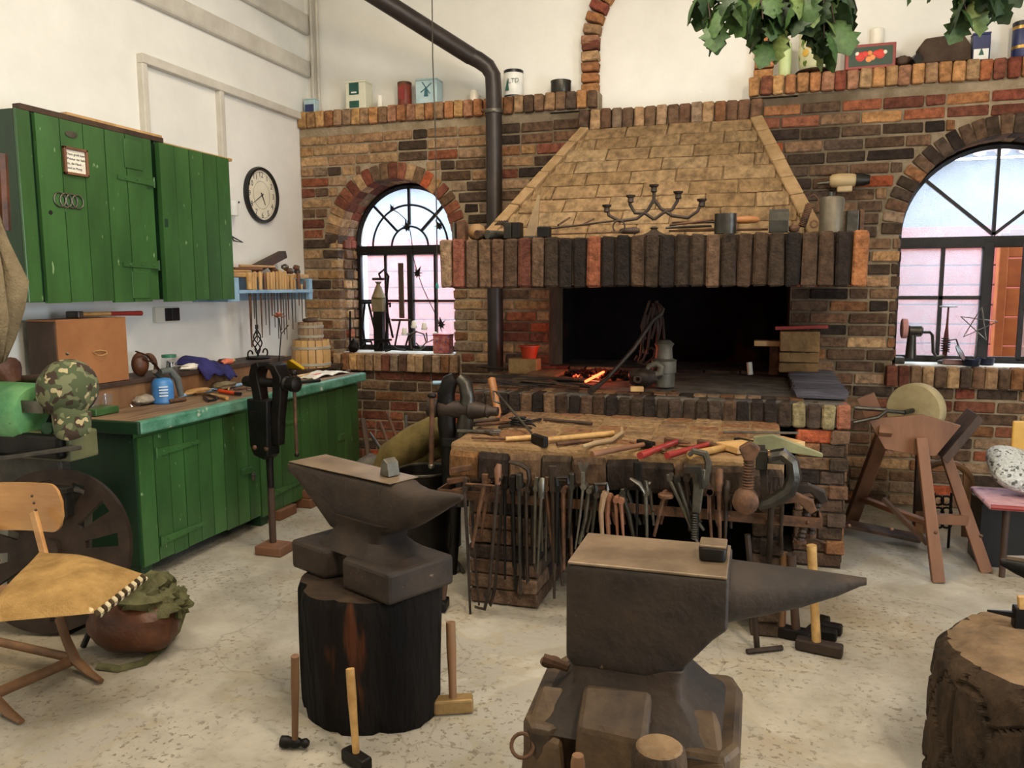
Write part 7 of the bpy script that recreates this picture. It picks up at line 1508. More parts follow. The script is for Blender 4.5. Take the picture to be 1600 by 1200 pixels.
lump('rubble', M_ASH, 'heap of dark scrap on the floor in the corner by the workbench', 'scrap', (P(600, 730, y=5.0).x, 5.0, 0), (.25, .25, .22), 81)
for k, (px, py, l) in enumerate(((688, 800, 'red floral painted board lying behind the left anvil horn'),)):
    p = P(px, py, z=.02); solo(MB().lathe([(.11, 0), (.13, .01), (.12, .025)], (p.x, p.y, 0), seg=20), 'red_tray', mat('worn_red', '8c4a3a', 'b07a68', .6, scale=14), l, 'tray', smooth=True)
p = P(697, 835, z=.0); solo(MB().tube([(p.x, p.y, 0), (p.x, p.y, .14)], [.02, .028], 12), 'iron_socket', M_GREYT, 'short upright iron socket tube on the floor behind the left anvil', 'tube', smooth=True)

# ---------------------------------------------------------------- left window sill
WS = 1.04; WY = 6.38
def ws(px, py, y=WY): return P(px, py, y=y)
a, b = ws(583, 460), ws(600, 460)
lt_ = thing('oil_can', 'square grey oil can with cone top on the left window sill', 'can', ((a.x+b.x)/2, WY, WS)); w = b.x-a.x; ztop = ws(590, 465).z
MB().box(a.x, b.x, WY-.04, WY+.04, ws(590, 487).z, ztop).build('body', mat('dull_brass', '6f6248', '8a7b5c', .6, .4), lt_, bevel=.004); cxl = (a.x+b.x)/2
MB().lathe([(w*.6, 0), (w*.15, ws(590, 444).z-ztop), (w*.3, ws(590, 440).z-ztop)], (cxl, WY, ztop), seg=16).build('cone', MATS['dull_brass'], lt_, smooth=True)
MB().box(a.x+.01, b.x-.01, WY-.03, WY+.03, WS, ws(590, 487).z).build('iron_stand', M_IRON, lt_)
def wpath(name, label, cat, paths, r_, m=M_IRON, y=WY):
    t = thing(name, label, cat, tuple(Vector((ws(*paths[0][0], y).x, y, WS))))
    for L in paths: MB().tube([ws(a, b, y) for a, b in L], r_, 6).build('iron_bar', m, t, smooth=True)
    return t
wpath('scroll_stand', 'tall black iron stand with curled scroll top on the left window sill', 'stand', [[(601, 545), (606, 500), (604, 460), (607, 432), (600, 421), (592, 428), (595, 436)], [(582, 436), (600, 436)]], .011, y=6.34)
wpath('fire_tripod', 'black iron tripod stand with crossed legs on the left window sill', 'stand', [[(566, 473), (600, 473)], [(570, 475), (566, 510), (572, 545)], [(576, 475), (588, 525)], [(598, 478), (590, 545)], [(603, 478), (614, 528)], [(603, 476), (610, 474), (609, 480)]], .011, y=6.42)
wpath('scroll_trivet', 'low black wrought iron trivet with scrolls along the left window sill', 'trivet', [[(563, 545), (568, 534), (580, 534), (583, 545)], [(588, 545), (594, 534), (608, 534), (612, 546), (602, 549)], [(566, 531), (612, 531)], [(612, 540), (622, 546), (634, 547)]], .009, y=6.32)
wpath('poker_stand', 'thin upright poker standing left of the left window', 'poker', [[(547, 545), (547, 486)]], .009, y=6.25)
lump('bird_figure', M_IRON, 'black rounded iron bird shape on the corner of the left sill', 'ornament', (ws(553, 540, 6.22).x, 6.22, 1.03), (.05, .04, .06), 5)
wr = thing('wooden_sword', 'dark wooden batten with cross guard standing upright in the left window', 'batten', (ws(627, 540).x, WY, WS)); A, B = ws(628, 497), ws(626, 411); MB().bar(A, B, .045, .02, (0, 1, 0)).build('batten', M_WOODD, wr, bevel=.003); MB().tube([ws(612, 500), ws(641, 500)], .010, 8).build('cross_guard', M_WOODD, wr); MB().tube([ws(641, 500), ws(640, 520), ws(632, 546)], .009, 6).tube([ws(625, 500), ws(620, 525), ws(616, 546)], .009, 6).build('legs', M_IRON, wr)
cwh = thing('scroll_candelabra', 'grey scroll candle holder with white candles on the left window sill', 'candelabra', (ws(650, 545).x, WY, WS)); 
for L in ([(632, 521), (640, 522), (652, 518)], [(643, 545), (641, 530), (650, 518), (662, 522), (666, 535), (658, 543), (650, 536)], [(666, 520), (668, 535), (678, 530)], [(645, 546), (655, 547), (664, 541)]): MB().tube([ws(a, b, 6.36) for a, b in L], .007, 6).build('scroll', M_GSTEEL, cwh, smooth=True)
for a, b in ((632, 520), (647, 509), (663, 512)): MB().lathe([(.024, -.02), (.03, 0), (.022, .0), (.022, .03), (.012, .045)], ws(a, b, 6.36), seg=12).build('candle', M_WAX, cwh, smooth=True)
a, b = ws(680, 524, 6.3), ws(705, 524, 6.3); rt_ = thing('red_tin', 'red patterned tin box with a white candle behind on the left window sill', 'tin', ((a.x+b.x)/2, 6.3, WS)); MB().box(a.x, b.x, 6.25, 6.35, WS, a.z).build('body', mat('red_pattern', '7c2a2a', 'b8756a', .5, scale=26, bump=0, spots=(30, .6, '3c4a7a')), rt_, bevel=.004); MB().box(a.x-.002, b.x+.002, 6.248, 6.352, a.z, a.z+.012).build('lid', M_RED, rt_)
a = ws(680, 520, 6.42); lathe_thing('candle', 'slim white candle standing left of the red patterned tin', 'candle', M_WAX, (a.x, 6.42, WS), [(.02, 0), (.02, a.z-WS), (.008, a.z-WS+.01)])
# ---------------------------------------------------------------- right window sill
RY = 6.32
def rs(px, py, y=RY): return P(px, py, y=y)
g = thing('hand_grinder', 'hand cranked bench grinder with pink wheel on the right window sill', 'grinder', (rs(1425, 560).x, RY, WS)); k_ = (rs(1430, 560)-rs(1420, 560)).length/10
gc = rs(1425, 517); MB().box(rs(1405, 0).x, rs(1443, 0).x, RY-.06, RY+.06, WS, WS+.045).build('base', M_GREYT, g, bevel=.006)
MB().lathe([(9*k_, 0), (7*k_, gc.z-WS-.08), (8*k_, gc.z-WS-.03)], (gc.x, RY, WS+.04), seg=16).build('column', M_GREYT, g, smooth=True)
MB().lathe([(8*k_, -11*k_), (10*k_, -9*k_), (10*k_, 9*k_), (6*k_, 12*k_)], (gc.x+.02, RY, gc.z), (1, 0, 0), 20).build('gear_case', M_GREYT, g, smooth=True)
MB().lathe([(15*k_, 0), (17*k_, 1*k_), (17*k_, 8*k_), (15*k_, 9*k_)], (rs(1408, 513).x, RY-.01, rs(1408, 513).z), (1, 0, 0), 28).build('wheel', mat('pink_stone', '9c6a66', 'bd8b86', .8, bump=.3), g, smooth=True)
MB().tube([rs(1440, 519), rs(1453, 519), rs(1457, 524), rs(1458, 550), rs(1463, 558), rs(1475, 556)], .011, 8).build('crank', M_GREYT, g, smooth=True)
c = rs(1477, 560, 6.36); cst = thing('spiral_candlestick', 'slim dark candlestick with coiled iron spring and bright top plate', 'candlestick', (c.x, 6.36, WS))
hz_ = [(1479, b) for b in (558, 480)]; q0, q1 = rs(1476, 556, 6.36), rs(1482, 480, 6.36); MB().tube([q0, q0.lerp(q1, .35), q0.lerp(q1, .62), q1], [.016, .018, .008, .006], 8).build('stem', mat('dark_red_iron', '3a1512', '5a211c', .5, .3), cst, smooth=True)
MB().lathe([(.055, 0), (.06, .006), (.05, .01)], q1, seg=20).build('top_plate', M_STEEL, cst, smooth=True); MB().lathe([(.05, 0), (.05, .02), (.015, .03)], (c.x, 6.36, WS), seg=20).build('foot', M_GREYT, cst, smooth=True)
MB().tube([q0.lerp(q1, .08+.30*i/60)+Vector((math.cos(i*.62)*.028, math.sin(i*.62)*.028, 0)) for i in range(60)], .004, 5).build('coil', M_IRON, cst, smooth=True); MB().tube([rs(1481, 532, 6.36), rs(1494, 530, 6.36), rs(1500, 548, 6.36)], .006, 6).build('side_arm', M_IRON, cst, smooth=True)
st_ = thing('wire_star', 'thin wire star ornament standing in the right window', 'ornament', tuple(rs(1527, 560, 6.44))); sc_ = rs(1528, 507, 6.44); R_ = 31*(rs(1530, 507, 6.44)-rs(1520, 507, 6.44)).length/10
sp = [sc_+Vector((math.sin(R(8+72*i))*R_*(1.0), 0, math.cos(R(8+72*i))*R_)) for i in range(5)]
for i in range(5): MB().tube([sp[i], sp[(i+2) % 5]], .0035, 5).build('wire', M_GSTEEL, st_)
MB().tube([sc_-Vector((0, 0, R_*.3)), (sc_.x-.01, 6.44, WS)], .004, 5).build('stem_wire', M_GSTEEL, st_)
for k, (a, l) in enumerate(((1518, 'left of two round black iron dishes on the right window sill'), (1540, 'right of two round black iron dishes on the right window sill'))):
    c = rs(a, 560, 6.24+.1*k); d = thing('iron_dish', l, 'dish', (c.x, c.y, WS)); MB().lathe([(.05, 0), (.058, .045), (.052, .045), (.044, .01)], (c.x, c.y, WS), seg=24, cap=False).lathe([(.046, .008), (.046, .012)], (c.x, c.y, WS), seg=24).build('bowl', mat('blue_black_iron', '0d1020', '1b2034', .4, .5), d, smooth=True); MB().cbox((c.x, c.y, WS+.035), (.09, .012, .012), rotz(.5+k)).build('cross_bar', MATS['blue_black_iron'], d)
c = rs(1500, 552, 6.22); solo(MB().lathe([(.06, 0), (.062, .006), (.01, .02)], c, (.75, -.35, .45), 20), 'iron_disc', M_GREYT, 'tilted dark iron disc leaning left of the black dishes', 'disc', smooth=True)
c = rs(1488, 562, 6.3); solo(MB().box(c.x-.06, c.x+.08, 6.27, 6.34, WS, WS+.035), 'iron_block', mat('red_brown_block', '5c3a36', '7a5650', .6), 'reddish brown block at the foot of the spiral candlestick', 'block', bevel=.005)

# ---------------------------------------------------------------- grindstone on its wooden frame
gs = thing('grindstone', 'large pale grindstone in a wooden trough on four splayed legs', 'grindstone', (.95, 4.95, 0))
def gp_(px, py, y): return P(px, py, y=y)
wc = gp_(1431, 640, 4.98); nrm_ = Vector((-.52, -.85, 0)).normalized(); rw = 46*(gp_(1440, 640, 4.98)-gp_(1430, 640, 4.98)).length/10
MB().lathe([(rw*.96, -.045), (rw, -.035), (rw, .035), (rw*.96, .045)], wc, nrm_, 48).build('stone', mat('sandstone', '8f815e', 'ab9c77', .85, scale=4, bump=.3), gs, smooth=True)
MB().tube([wc+nrm_*.16, wc-nrm_*.2], .014, 10).build('axle', M_GREYT, gs)
MB().tube([wc+nrm_*.16, gp_(1385, 642, 4.82), gp_(1372, 652, 4.8), gp_(1333, 660, 4.78)], .011, 8).build('crank', M_GREYT, gs, smooth=True); MB().tube([gp_(1335, 637, 4.86), gp_(1387, 641, 4.85)], .012, 8).build('crank_handle', M_GREYT, gs)
fr_p = [(1356, 655), (1440, 648), (1502, 665), (1462, 713), (1430, 711), (1383, 702)]
def panel(name, L, y0, th, m, dy=0): 
    q = MB(); A = [gp_(a, b, y0) for a, b in L]; n = len(A); q.add(A+[v+Vector((dy, th, 0)) for v in A], [tuple(range(n)), tuple(range(2*n-1, n-1, -1))]+[(i, (i+1) % n, n+(i+1) % n, n+i) for i in range(n)]); return q.build(name, m, gs, bevel=.003)
panel('front_board', fr_p, 4.84, .025, M_WOODR); panel('rear_board', fr_p, 5.12, .025, M_WOODR)
A, B = gp_(1362, 657, 4.98), gp_(1388, 702, 4.98); MB().bar(A, B, .26, .025, (0, 1, 0) if 0 else (1, 0, .3)).build('end_board', M_WOODR, gs)
A, B = gp_(1519, 648, 4.98), gp_(1464, 714, 4.98); 
q = MB(); 
for s_ in (-1, 1): pass
q.add([A+Vector((0, -.13, .02)), A+Vector((0, .13, .02)), B+Vector((0, .13, .02)), B+Vector((0, -.13, .02)), A+Vector((.03, -.13, -.01)), A+Vector((.03, .13, -.01)), B+Vector((.03, .13, -.01)), B+Vector((.03, -.13, -.01))], [(0, 1, 2, 3), (7, 6, 5, 4), (0, 4, 5, 1), (1, 5, 6, 2), (2, 6, 7, 3), (3, 7, 4, 0)]); q.build('end_board', M_WOODD, gs, bevel=.003)
A, B = gp_(1352, 618, 5.0), gp_(1368, 655, 5.0); MB().bar(A, B, .10, .03, (0, 1, 0)).build('tail_board', M_WOODR, gs)
def leg_(a, ya, b, m=M_WOODR, w=.055): 
    A = gp_(*a, ya); B = P(*b, z=0); MB().bar(A, B, w, w, (0, 1, 0), w2=w*1.15, h2=w*1.1).build('leg', m, gs, bevel=.004); return A, B
L1 = leg_((1439, 684), 4.82, (1466, 910)); L2 = leg_((1478, 712), 5.0, (1541, 894)); L3 = leg_((1384, 668), 4.83, (1330, 812), w=.07); 
A = gp_(1440, 690, 5.15); MB().bar(A, (1.02, 5.62, 0), .05, .05, (0, 1, 0)).build('leg', M_WOODD, gs)
def mixp(L, t): return L[0].lerp(L[1], t)
MB().bar(mixp(L3, .72), mixp(L1, .62)+Vector((0, .06, 0)), .05, .03, (0, 0, 1)).build('rail', M_WOODR, gs, bevel=.003)
MB().bar(mixp(L1, .58)+Vector((0, .05, 0)), mixp(L2, .56), .04, .055, (0, 0, 1)).build('rail', M_WOODR, gs, bevel=.003)
A, B = P(1322, 818, z=.09), P(1440, 842, z=.06); MB().bar(A, B, .14, .02).build('treadle', M_WOODD, gs, bevel=.002)
MB().bar(P(1380, 779, y=4.9), P(1450, 850, y=4.75), .03, .02).build('treadle_link', M_WOODD, gs)
# round-topped board and ornamental iron leaning behind
bd = thing('arched_board', 'wooden frame with rounded top leaning on the wall behind the grindstone', 'board', (1.2, 5.45, 0))
out = []; inn = []
xa, xb = P(1432, 800, y=5.45).x, P(1524, 800, y=5.45).x; zb1 = .03; ztp = P(1480, 716, y=5.6).z; rb_ = (xb-xa)/2; cxb_ = (xa+xb)/2; hs_ = ztp-rb_
pts = [(xa, zb1), (xb, zb1)]+[(cxb_+rb_*math.cos(R(a)), hs_+rb_*math.sin(R(a))) for a in range(0, 181, 15)]
for nm, x0, x1 in (('board_panel', cxb_+.10, None), ('left_stile', None, cxb_-.11)):
    sel = [(x, z) for x, z in pts if (x1 is None or x <= x1+1e-6) and (x0 is None or x >= x0-1e-6)]
    if x0: sel = [(x0, zb1)]+sorted([s for s in sel if s[0] > x0], key=lambda s: s[1])+[(x0, ztp-.012)]
    else: sel = [(x1, zb1)]+sorted([s for s in sel if s[0] < x1], key=lambda s: s[1])+[(x1, ztp-.03)]
    MB().prism(sel, (0, 5.47, 0), (1, 0, 0), (0, .15, 1), .025).build(nm, M_WOOD, bd)
MB().tube([(cxb_+rb_*.93*math.cos(R(a)), 5.46+.06, hs_+rb_*.93*math.sin(R(a))) for a in range(10, 171, 10)], .022, 8).build('top_rail', M_WOOD, bd, smooth=True)
gr_ = thing('iron_grille', 'small black ornamental iron grille standing behind the grindstone frame', 'grille', (P(1473, 0, y=5.3).x, 5.3, 0))
for j in range(3):
    for i in range(2):
        c = P(1466+i*13, 782+j*18, y=5.3); MB().tube(arc(c, .028, 0, 360, 12)[:-1], .007, 6, closed=True).build('ring', M_IRON, gr_, smooth=True)
for px in (1460, 1487): MB().tube([P(px, 770, y=5.3), (P(px, 770, y=5.3).x, 5.3, .0)], .008, 6).build('bar', M_IRON, gr_)

# ---------------------------------------------------------------- chair at the right edge
c2 = thing('chair', 'chair with yellow plywood back, pink seat pad and crochet cushion at the right edge', 'chair', (1.5, 4.9, 0))
sz_ = P(1560, 785, y=4.85).z
xs0 = P(1541, 775, y=4.85).x
MB().box(xs0, xs0+.45, 4.78, 5.22, sz_-.03, sz_).build('seat', mat('pink_pad', 'b98c93', 'd3acb0', .8, scale=9, spots=(12, .6, '8d6f8a')), c2, bevel=.014)
MB().tube([(xs0+.01, 4.785, sz_-.012), (xs0+.44, 4.785, sz_-.012)], .014, 8).build('seat_edge', M_RED, c2, smooth=True)
for a, y in ((xs0+.10, 4.84), (xs0+.40, 4.84), (xs0+.06, 5.18), (xs0+.40, 5.18)): MB().tube([(a, y, 0), (a, y, sz_-.03)], [.016, .02], 10).build('leg', M_WOODD, c2, smooth=True)
bk0 = P(1579, 690, y=5.22); MB().box(bk0.x, bk0.x+.42, 5.2, 5.22, P(1590, 708, y=5.22).z, P(1590, 657, y=5.22).z).build('backrest', mat('yellow_plywood', 'b98a38', 'd0a24c', .4, scale=3, bump=.03), c2, bevel=.02)
MB().bar((bk0.x+.07, 5.22, sz_-.05), (bk0.x+.07, 5.215, P(1590, 690, y=5.22).z), .035, .02, (0, 1, 0)).build('back_post', M_WOODL, c2)
cu2 = MB().sphere((0, 0, 0), 1, 24, 16); cu2.v = [Vector((math.copysign(abs(v.x)**.6, v.x)*.20, math.copysign(abs(v.y)**.6, v.y)*.17, v.z*.075)) for v in cu2.v]
cu2.xf(Matrix.Translation((xs0+.24, 5.08, sz_+.13))@Matrix.Rotation(R(28), 4, 'X')@Matrix.Rotation(R(18), 4, 'Y'))
solo(cu2, 'crochet_cushion', mat('crochet', 'a9aba6', 'd2d3cd', .95, scale=60, bump=1, bscale=45, dist=.02, spots=(42, .58, '62625c')), 'greyish white crochet cushion lying on the chair at the right edge', 'cushion', smooth=True)
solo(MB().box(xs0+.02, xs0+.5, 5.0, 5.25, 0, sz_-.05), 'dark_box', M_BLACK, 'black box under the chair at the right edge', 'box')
# ---------------------------------------------------------------- left foreground: chair, bag, wheel, machine, coat, cap
c1 = thing('chair', 'wooden school chair with honey plywood back and ochre cushion at the left edge', 'chair', (-2.75, 2.3, 0))
def L(px, py, y): return P(px, py, y=y)
zs_ = .44
# seat spans between front-right and rear corners, seen from its side
A = P(228, 905, z=zs_); B = P(175, 962, z=zs_-.03); C_ = P(0, 955, z=zs_); D = P(75, 870, z=zs_+.02)
fr0 = P(165, 1062, z=0)                                  # foot of the nearer right leg
ctr = Vector((-2.62, 2.36, 0))
sa = R(-30)
def lc(x, y, z): return Vector((ctr.x+math.cos(sa)*x-math.sin(sa)*y, ctr.y+math.sin(sa)*x+math.cos(sa)*y, z))
MB().add([lc(x, y, z) for z in (zs_-.03, zs_-.015) for x, y in ((-.19, -.19), (.21, -.2), (.21, .2), (-.19, .19))], [(0, 1, 2, 3), (7, 6, 5, 4), (0, 4, 5, 1), (1, 5, 6, 2), (2, 6, 7, 3), (3, 7, 4, 0)]).build('seat', M_WOOD, c1, bevel=.006)
bt0, bt1 = L(-70, 760, 2.62), L(80, 757, 2.62)
zb0_, zb1_ = L(60, 830, 2.62).z, L(60, 756, 2.62).z
n = 30; q = MB(); vs = []
x0_, x1_ = L(-75, 800, 2.55).x, L(81, 800, 2.55).x
for i in range(n+1):
    u = i/n; x = x0_+(x1_-x0_)*u; y = 2.55+.05*math.sin(PI*u)+(u-.5)*.10; e_ = min(1, (min(u, 1-u)+.004)/.13); e = (1-(1-e_)**2)**.5*.92+.08; h = (zb1_-zb0_)/2*e; zc_ = (zb0_+zb1_)/2+.02*(u-.5)
    for dy in (0, .012):
        for s_ in (-1, 1): vs.append((x, y+dy, zc_+s_*h))
for i in range(n):
    a, b = i*4, i*4+4
    q.add([], []) if i else None
q.v = [Vector(v) for v in vs]; q.f = []
for i in range(n):
    a, b = i*4, i*4+4
    for p0, p1 in ((0, 1), (1, 3), (3, 2), (2, 0)): q.f.append((a+p0, b+p0, b+p1, a+p1))
q.f += [(0, 1, 3, 2), (n*4, n*4+2, n*4+3, n*4+1)]
q.build('backrest', M_PLY, c1, smooth=True)
for px in (48, -30):
    a = L(px+4, 800, 2.57); b = lc(.0 if px > 0 else -.15, .17, zs_-.02); b = L(px+25, 880, 2.52)
    MB().bar(a, b, .035, .018, (0, 1, 0)).build('back_post', M_PLY, c1, bevel=.004)
for k in range(3): MB().sphere(L(50+k*3, 775+k*11, 2.545), .006, 8, 5).build('rivet', M_WOODD, c1, smooth=True)
# sled legs
f1 = P(158, 1064, z=.015); f0 = P(112, 1030, z=.04); tpj = P(92, 965, y=f0.y)
MB().tube([tpj, P(104, 1000, y=f0.y), P(118, 1032, z=.05), P(140, 1052, z=.02), f1], [.02, .021, .024, .02, .013], 8, flat=.7).build('leg', M_WOOD, c1, smooth=True)
g1 = P(34, 1128, z=.012); MB().tube([P(-40, 1040, z=.2), P(-10, 1090, z=.06), P(15, 1115, z=.022), g1], [.02, .022, .02, .013], 8, flat=.7).build('leg', M_WOOD, c1, smooth=True)
MB().tube([P(118, 1030, z=.045), P(-10, 1085, z=.06)], .021, 12).build('cross_rail', M_WOOD, c1, smooth=True)
MB().tube([P(112, 1028, z=.05), P(-60, 990, z=.10)], .018, 10).build('side_rail', M_WOOD, c1, smooth=True)
# cushion
cz_ = zs_+.02; V4 = [P(-40, 975, z=cz_), P(150, 958, z=cz_), P(226, 898, z=cz_+.01), P(62, 862, z=cz_+.05)]
nn = 14; vs = []
for i in range(nn+1):
    for j in range(nn+1):
        u, v = i/nn, j/nn; p = V4[0].lerp(V4[1], u).lerp(V4[3].lerp(V4[2], u), v); puff = (16*u*(1-u)*v*(1-v))**.45
        vs.append(p+Vector((0, 0, .07*puff+.008*math.sin(u*9+v*4)*puff)))
m_ = len(vs); low = [v-Vector((0, 0, .0)) for v in vs]; low = []
for i in range(nn+1):
    for j in range(nn+1):
        u, v = i/nn, j/nn; p = V4[0].lerp(V4[1], u).lerp(V4[3].lerp(V4[2], u), v); puff = (16*u*(1-u)*v*(1-v))**.45; low.append(p-Vector((0, 0, .03*puff)))
fs = [(i*(nn+1)+j, (i+1)*(nn+1)+j, (i+1)*(nn+1)+j+1, i*(nn+1)+j+1) for i in range(nn) for j in range(nn)]
cush = thing('seat_cushion', 'ochre corduroy cushion with dark braided trim lying on the left chair', 'cushion', tuple(V4[0].lerp(V4[2], .5)-Vector((0, 0, .02))))
MB().add(vs+low, fs+[tuple(m_+x for x in f[::-1]) for f in fs]).build('cover', M_CUSH, cush, smooth=True)
M_BRD, M_BRL = mat('dark_braid', '2e2416', '463825', .9, bump=.3), mat('light_braid', 'b5a684', 'cdbf9e', .9, bump=.2)
e0, e1 = V4[1], V4[2]; nb = 15
for i in range(nb):
    t0 = (i+.0)/nb; a = e0.lerp(e1, t0)+Vector((.004, -.004, .010)); b = e0.lerp(e1, t0+.9/nb)+Vector((.01, -.012, -.014))
    MB().tube([a, a.lerp(b, .5)+Vector((.012, -.012, .003)), b], [.006, .011, .006], 8).build('braid_knot', M_BRL if i % 2 else M_BRD, cush, smooth=True)
    b = b+(e1-e0)/nb*.4; MB().sphere(b, .009, 8, 6).build('braid_knot', M_BRL if i % 2 == 0 else M_BRD, cush, smooth=True)
# slotted round iron plate leaning behind the chair
pc_ = P(84, 928, y=2.80); pr_ = 105*(P(90, 900, y=2.80)-P(80, 900, y=2.80)).length/10*.93
fp_ = thing('slotted_face_plate', 'large round slotted iron face plate standing behind the left chair', 'plate', (pc_.x, 2.80, 0))
MB().box(pc_.x-.12, pc_.x+.12, 2.76, 2.86, 0, max(.02, pc_.z-pr_*.97)).build('foot_block', M_IRON, fp_)
q = MB(); N_ = 96; ins = []
nv = []; 
rings = [pr_, pr_*.86, pr_*.45, pr_*.14]
tilt = Matrix.Rotation(R(-14), 3, 'X')@Matrix.Rotation(R(14), 3, 'Z')
def pp_(r, a, d): return Vector((pc_.x, 2.80, max(pc_.z, pr_+.003)))+tilt@Vector((math.cos(a)*r, d, math.sin(a)*r))
for side, d in ((0, 0), (1, .03)):
    for r in rings:
        for k in range(N_): nv.append(pp_(r, 2*PI*k/N_, d))
fs = []; per = N_*4
def slot(k): return (k % 8) in (2, 3, 4)
for s_ in (0, 1):
    for ri in range(3):
        for k in range(N_):
            if ri == 1 and slot(k): continue
            k2 = (k+1) % N_; b = s_*per; fs.append((b+ri*N_+k, b+ri*N_+k2, b+(ri+1)*N_+k2, b+(ri+1)*N_+k))
for ri in (0, 3):
    for k in range(N_): k2 = (k+1) % N_; fs.append((ri*N_+k, ri*N_+k2, per+ri*N_+k2, per+ri*N_+k))
for k in range(N_):
    k2 = (k+1) % N_
    if slot(k): fs += [(N_+k, N_+k2, per+N_+k2, per+N_+k), (2*N_+k, 2*N_+k2, per+2*N_+k2, per+2*N_+k)]
    if slot(k) and not slot((k-1) % N_): fs.append((N_+k, 2*N_+k, per+2*N_+k, per+N_+k))
    if slot(k) and not slot(k2): fs.append((N_+k2, 2*N_+k2, per+2*N_+k2, per+N_+k2))
MB().add(nv, fs).build('plate', M_BROWNIRON, fp_)
MB().lathe([(pr_*.14, 0), (pr_*.14, .05), (pr_*.05, .05)], pp_(0, 0, .02), tilt@Vector((0, -1, 0)), 20).build('hub', M_BROWNIRON, fp_, smooth=True)
jb = pp_(pr_*.6, R(78), -.03); MB().cbox(jb, (.09, .05, .12)).cbox(jb+Vector((0, -.01, .07)), (.12, .05, .03)).build('chuck_jaw', M_GREYT, fp_, bevel=.006)
# canvas and leather bag
bg = thing('shoulder_bag', 'olive canvas and brown leather shoulder bag lying on the floor by the workbench', 'bag', (-2.62, 2.78, 0))
from mathutils import noise as mn
def blob(c, s, seed, amp=.18, fr=1.6, e=1.0):
    b = MB().sphere((0, 0, 0), 1, 28, 20); 
    b.v = [Vector((math.copysign(abs(v.x)**e, v.x)*s[0], math.copysign(abs(v.y)**e, v.y)*s[1], v.z*s[2]))*(1+amp*mn.noise(v*fr+Vector((seed, 0, 0)))+amp*.5*mn.noise(v*fr*3+Vector((0, seed, 0)))) for v in b.v]
    z_ = min(v.z for v in b.v); b.v = [v+Vector((c[0], c[1], c[2]-z_)) for v in b.v]; return b
blob((-2.61, 2.72, 0.0), (.225, .15, .14), 3, .15).build('leather_body', M_LEATHER, bg, smooth=True)
fl2 = blob((-2.57, 2.75, .11), (.18, .13, .10), 8, .5, 2.2); fl2.build('canvas_flap', M_OLIVE, bg, smooth=True)
blob((-2.45, 2.78, .14), (.08, .06, .07), 13, .5, 2.4).build('canvas_fold', M_OLIVE, bg, smooth=True)
MB().tube([P(258, 930, y=2.95), P(272, 928, y=2.93), P(286, 955, y=2.90), P(276, 985, y=2.85), P(252, 1012, z=.02), P(225, 1035, z=.012), P(185, 1045, z=.012), P(152, 1040, z=.015)], .017, 8, flat=.28).build('strap', M_OLIVE, bg, smooth=True)
MB().tube([P(130, 1010, y=2.66), P(150, 965, y=2.68), P(185, 942, y=2.72)], .014, 8).build('carry_handle', M_BLACK, bg, smooth=True)
# lathe-like machine at the left edge
M_CAST = mat('grey_cast_iron', '3d3a35', '5a564e', .6, .4, scale=6, bump=.3)
mc = thing('old_lathe', 'old green headstock on a grey cast iron lathe stand at the left edge', 'machine', (-3.3, 2.95, 0))
hb = P(20, 640, y=2.95); k_ = (P(30, 640, y=2.95)-P(20, 640, y=2.95)).length/10
MB().lathe([(.4*34*k_, 0), (32*k_, 3*k_), (36*k_, 12*k_), (37*k_, 90*k_)], (P(62, 645, y=2.95).x, 2.95, P(40, 645, y=2.95).z), (-1, 0, 0), 32).build('headstock', M_GREENL, mc, smooth=True)
MB().box(hb.x-.3, P(45, 0, y=2.95).x, 2.86, 2.87, P(0, 640, y=2.9).z, P(0, 622, y=2.9).z).build('name_plate', M_GSTEEL, mc)
MB().box(hb.x-.3, P(64, 0, y=2.9).x, 2.88, 3.05, P(0, 712, y=2.9).z, P(0, 670, y=2.9).z).build('headstock_base', mat('olive_cast', '55573a', '6e7050', .5, bump=.2), mc, bevel=.01)
MB().box(hb.x-.3, P(43, 0, y=2.85).x, 2.84, 2.9, P(0, 712, y=2.85).z, P(0, 675, y=2.85).z).build('spindle_guard', M_IRON, mc, bevel=.02)
z1 = P(100, 704, y=2.9).z; q = MB()
q.add([P(-30, 718, y=2.8), P(128, 696, y=2.8), P(66, 692, y=3.2), P(35, 696, y=3.2)]+[v-Vector((0, 0, .02)) for v in (P(-30, 718, y=2.8), P(128, 696, y=2.8), P(66, 692, y=3.2), P(35, 696, y=3.2))], [(0, 1, 2, 3), (7, 6, 5, 4), (0, 4, 5, 1), (1, 5, 6, 2), (2, 6, 7, 3), (3, 7, 4, 0)]); q.build('bed_tray', M_CAST, mc, bevel=.004)
ls = [(94, 706), (97, 740), (103, 762), (118, 770), (132, 772), (133, 1000), (122, 1000), (122, 790), (95, 792), (60, 806), (30, 830), (28, 1000), (15, 1000), (14, 760), (-30, 760), (-30, 716)]
q = MB(); A_ = [P(a, b, y=2.95) for a, b in ls]; A_ = [Vector((v.x, v.y, max(v.z, 0))) for v in A_]; n = len(A_)
q.add(A_+[v+Vector((0, .05, 0)) for v in A_], [tuple(range(n)), tuple(range(2*n-1, n-1, -1))]+[(i, (i+1) % n, n+(i+1) % n, n+i) for i in range(n)]); q.build('stand', M_CAST, mc)
MB().tube([P(93, 706, y=2.9), P(96, 742, y=2.9), P(104, 764, y=2.9), P(132, 770, y=2.9)], .012, 8).build('stand_rib', M_CAST, mc, smooth=True)
MB().tube([P(95, 800, y=2.9), P(130, 790, y=2.9)], .012, 8).build('stand_rib', M_CAST, mc, smooth=True)
MB().box(P(-40, 0, y=3.1).x, P(48, 0, y=3.1).x, 3.10, 3.2, .1, P(0, 770, y=3.1).z).build('white_cover', M_WHITE, mc)
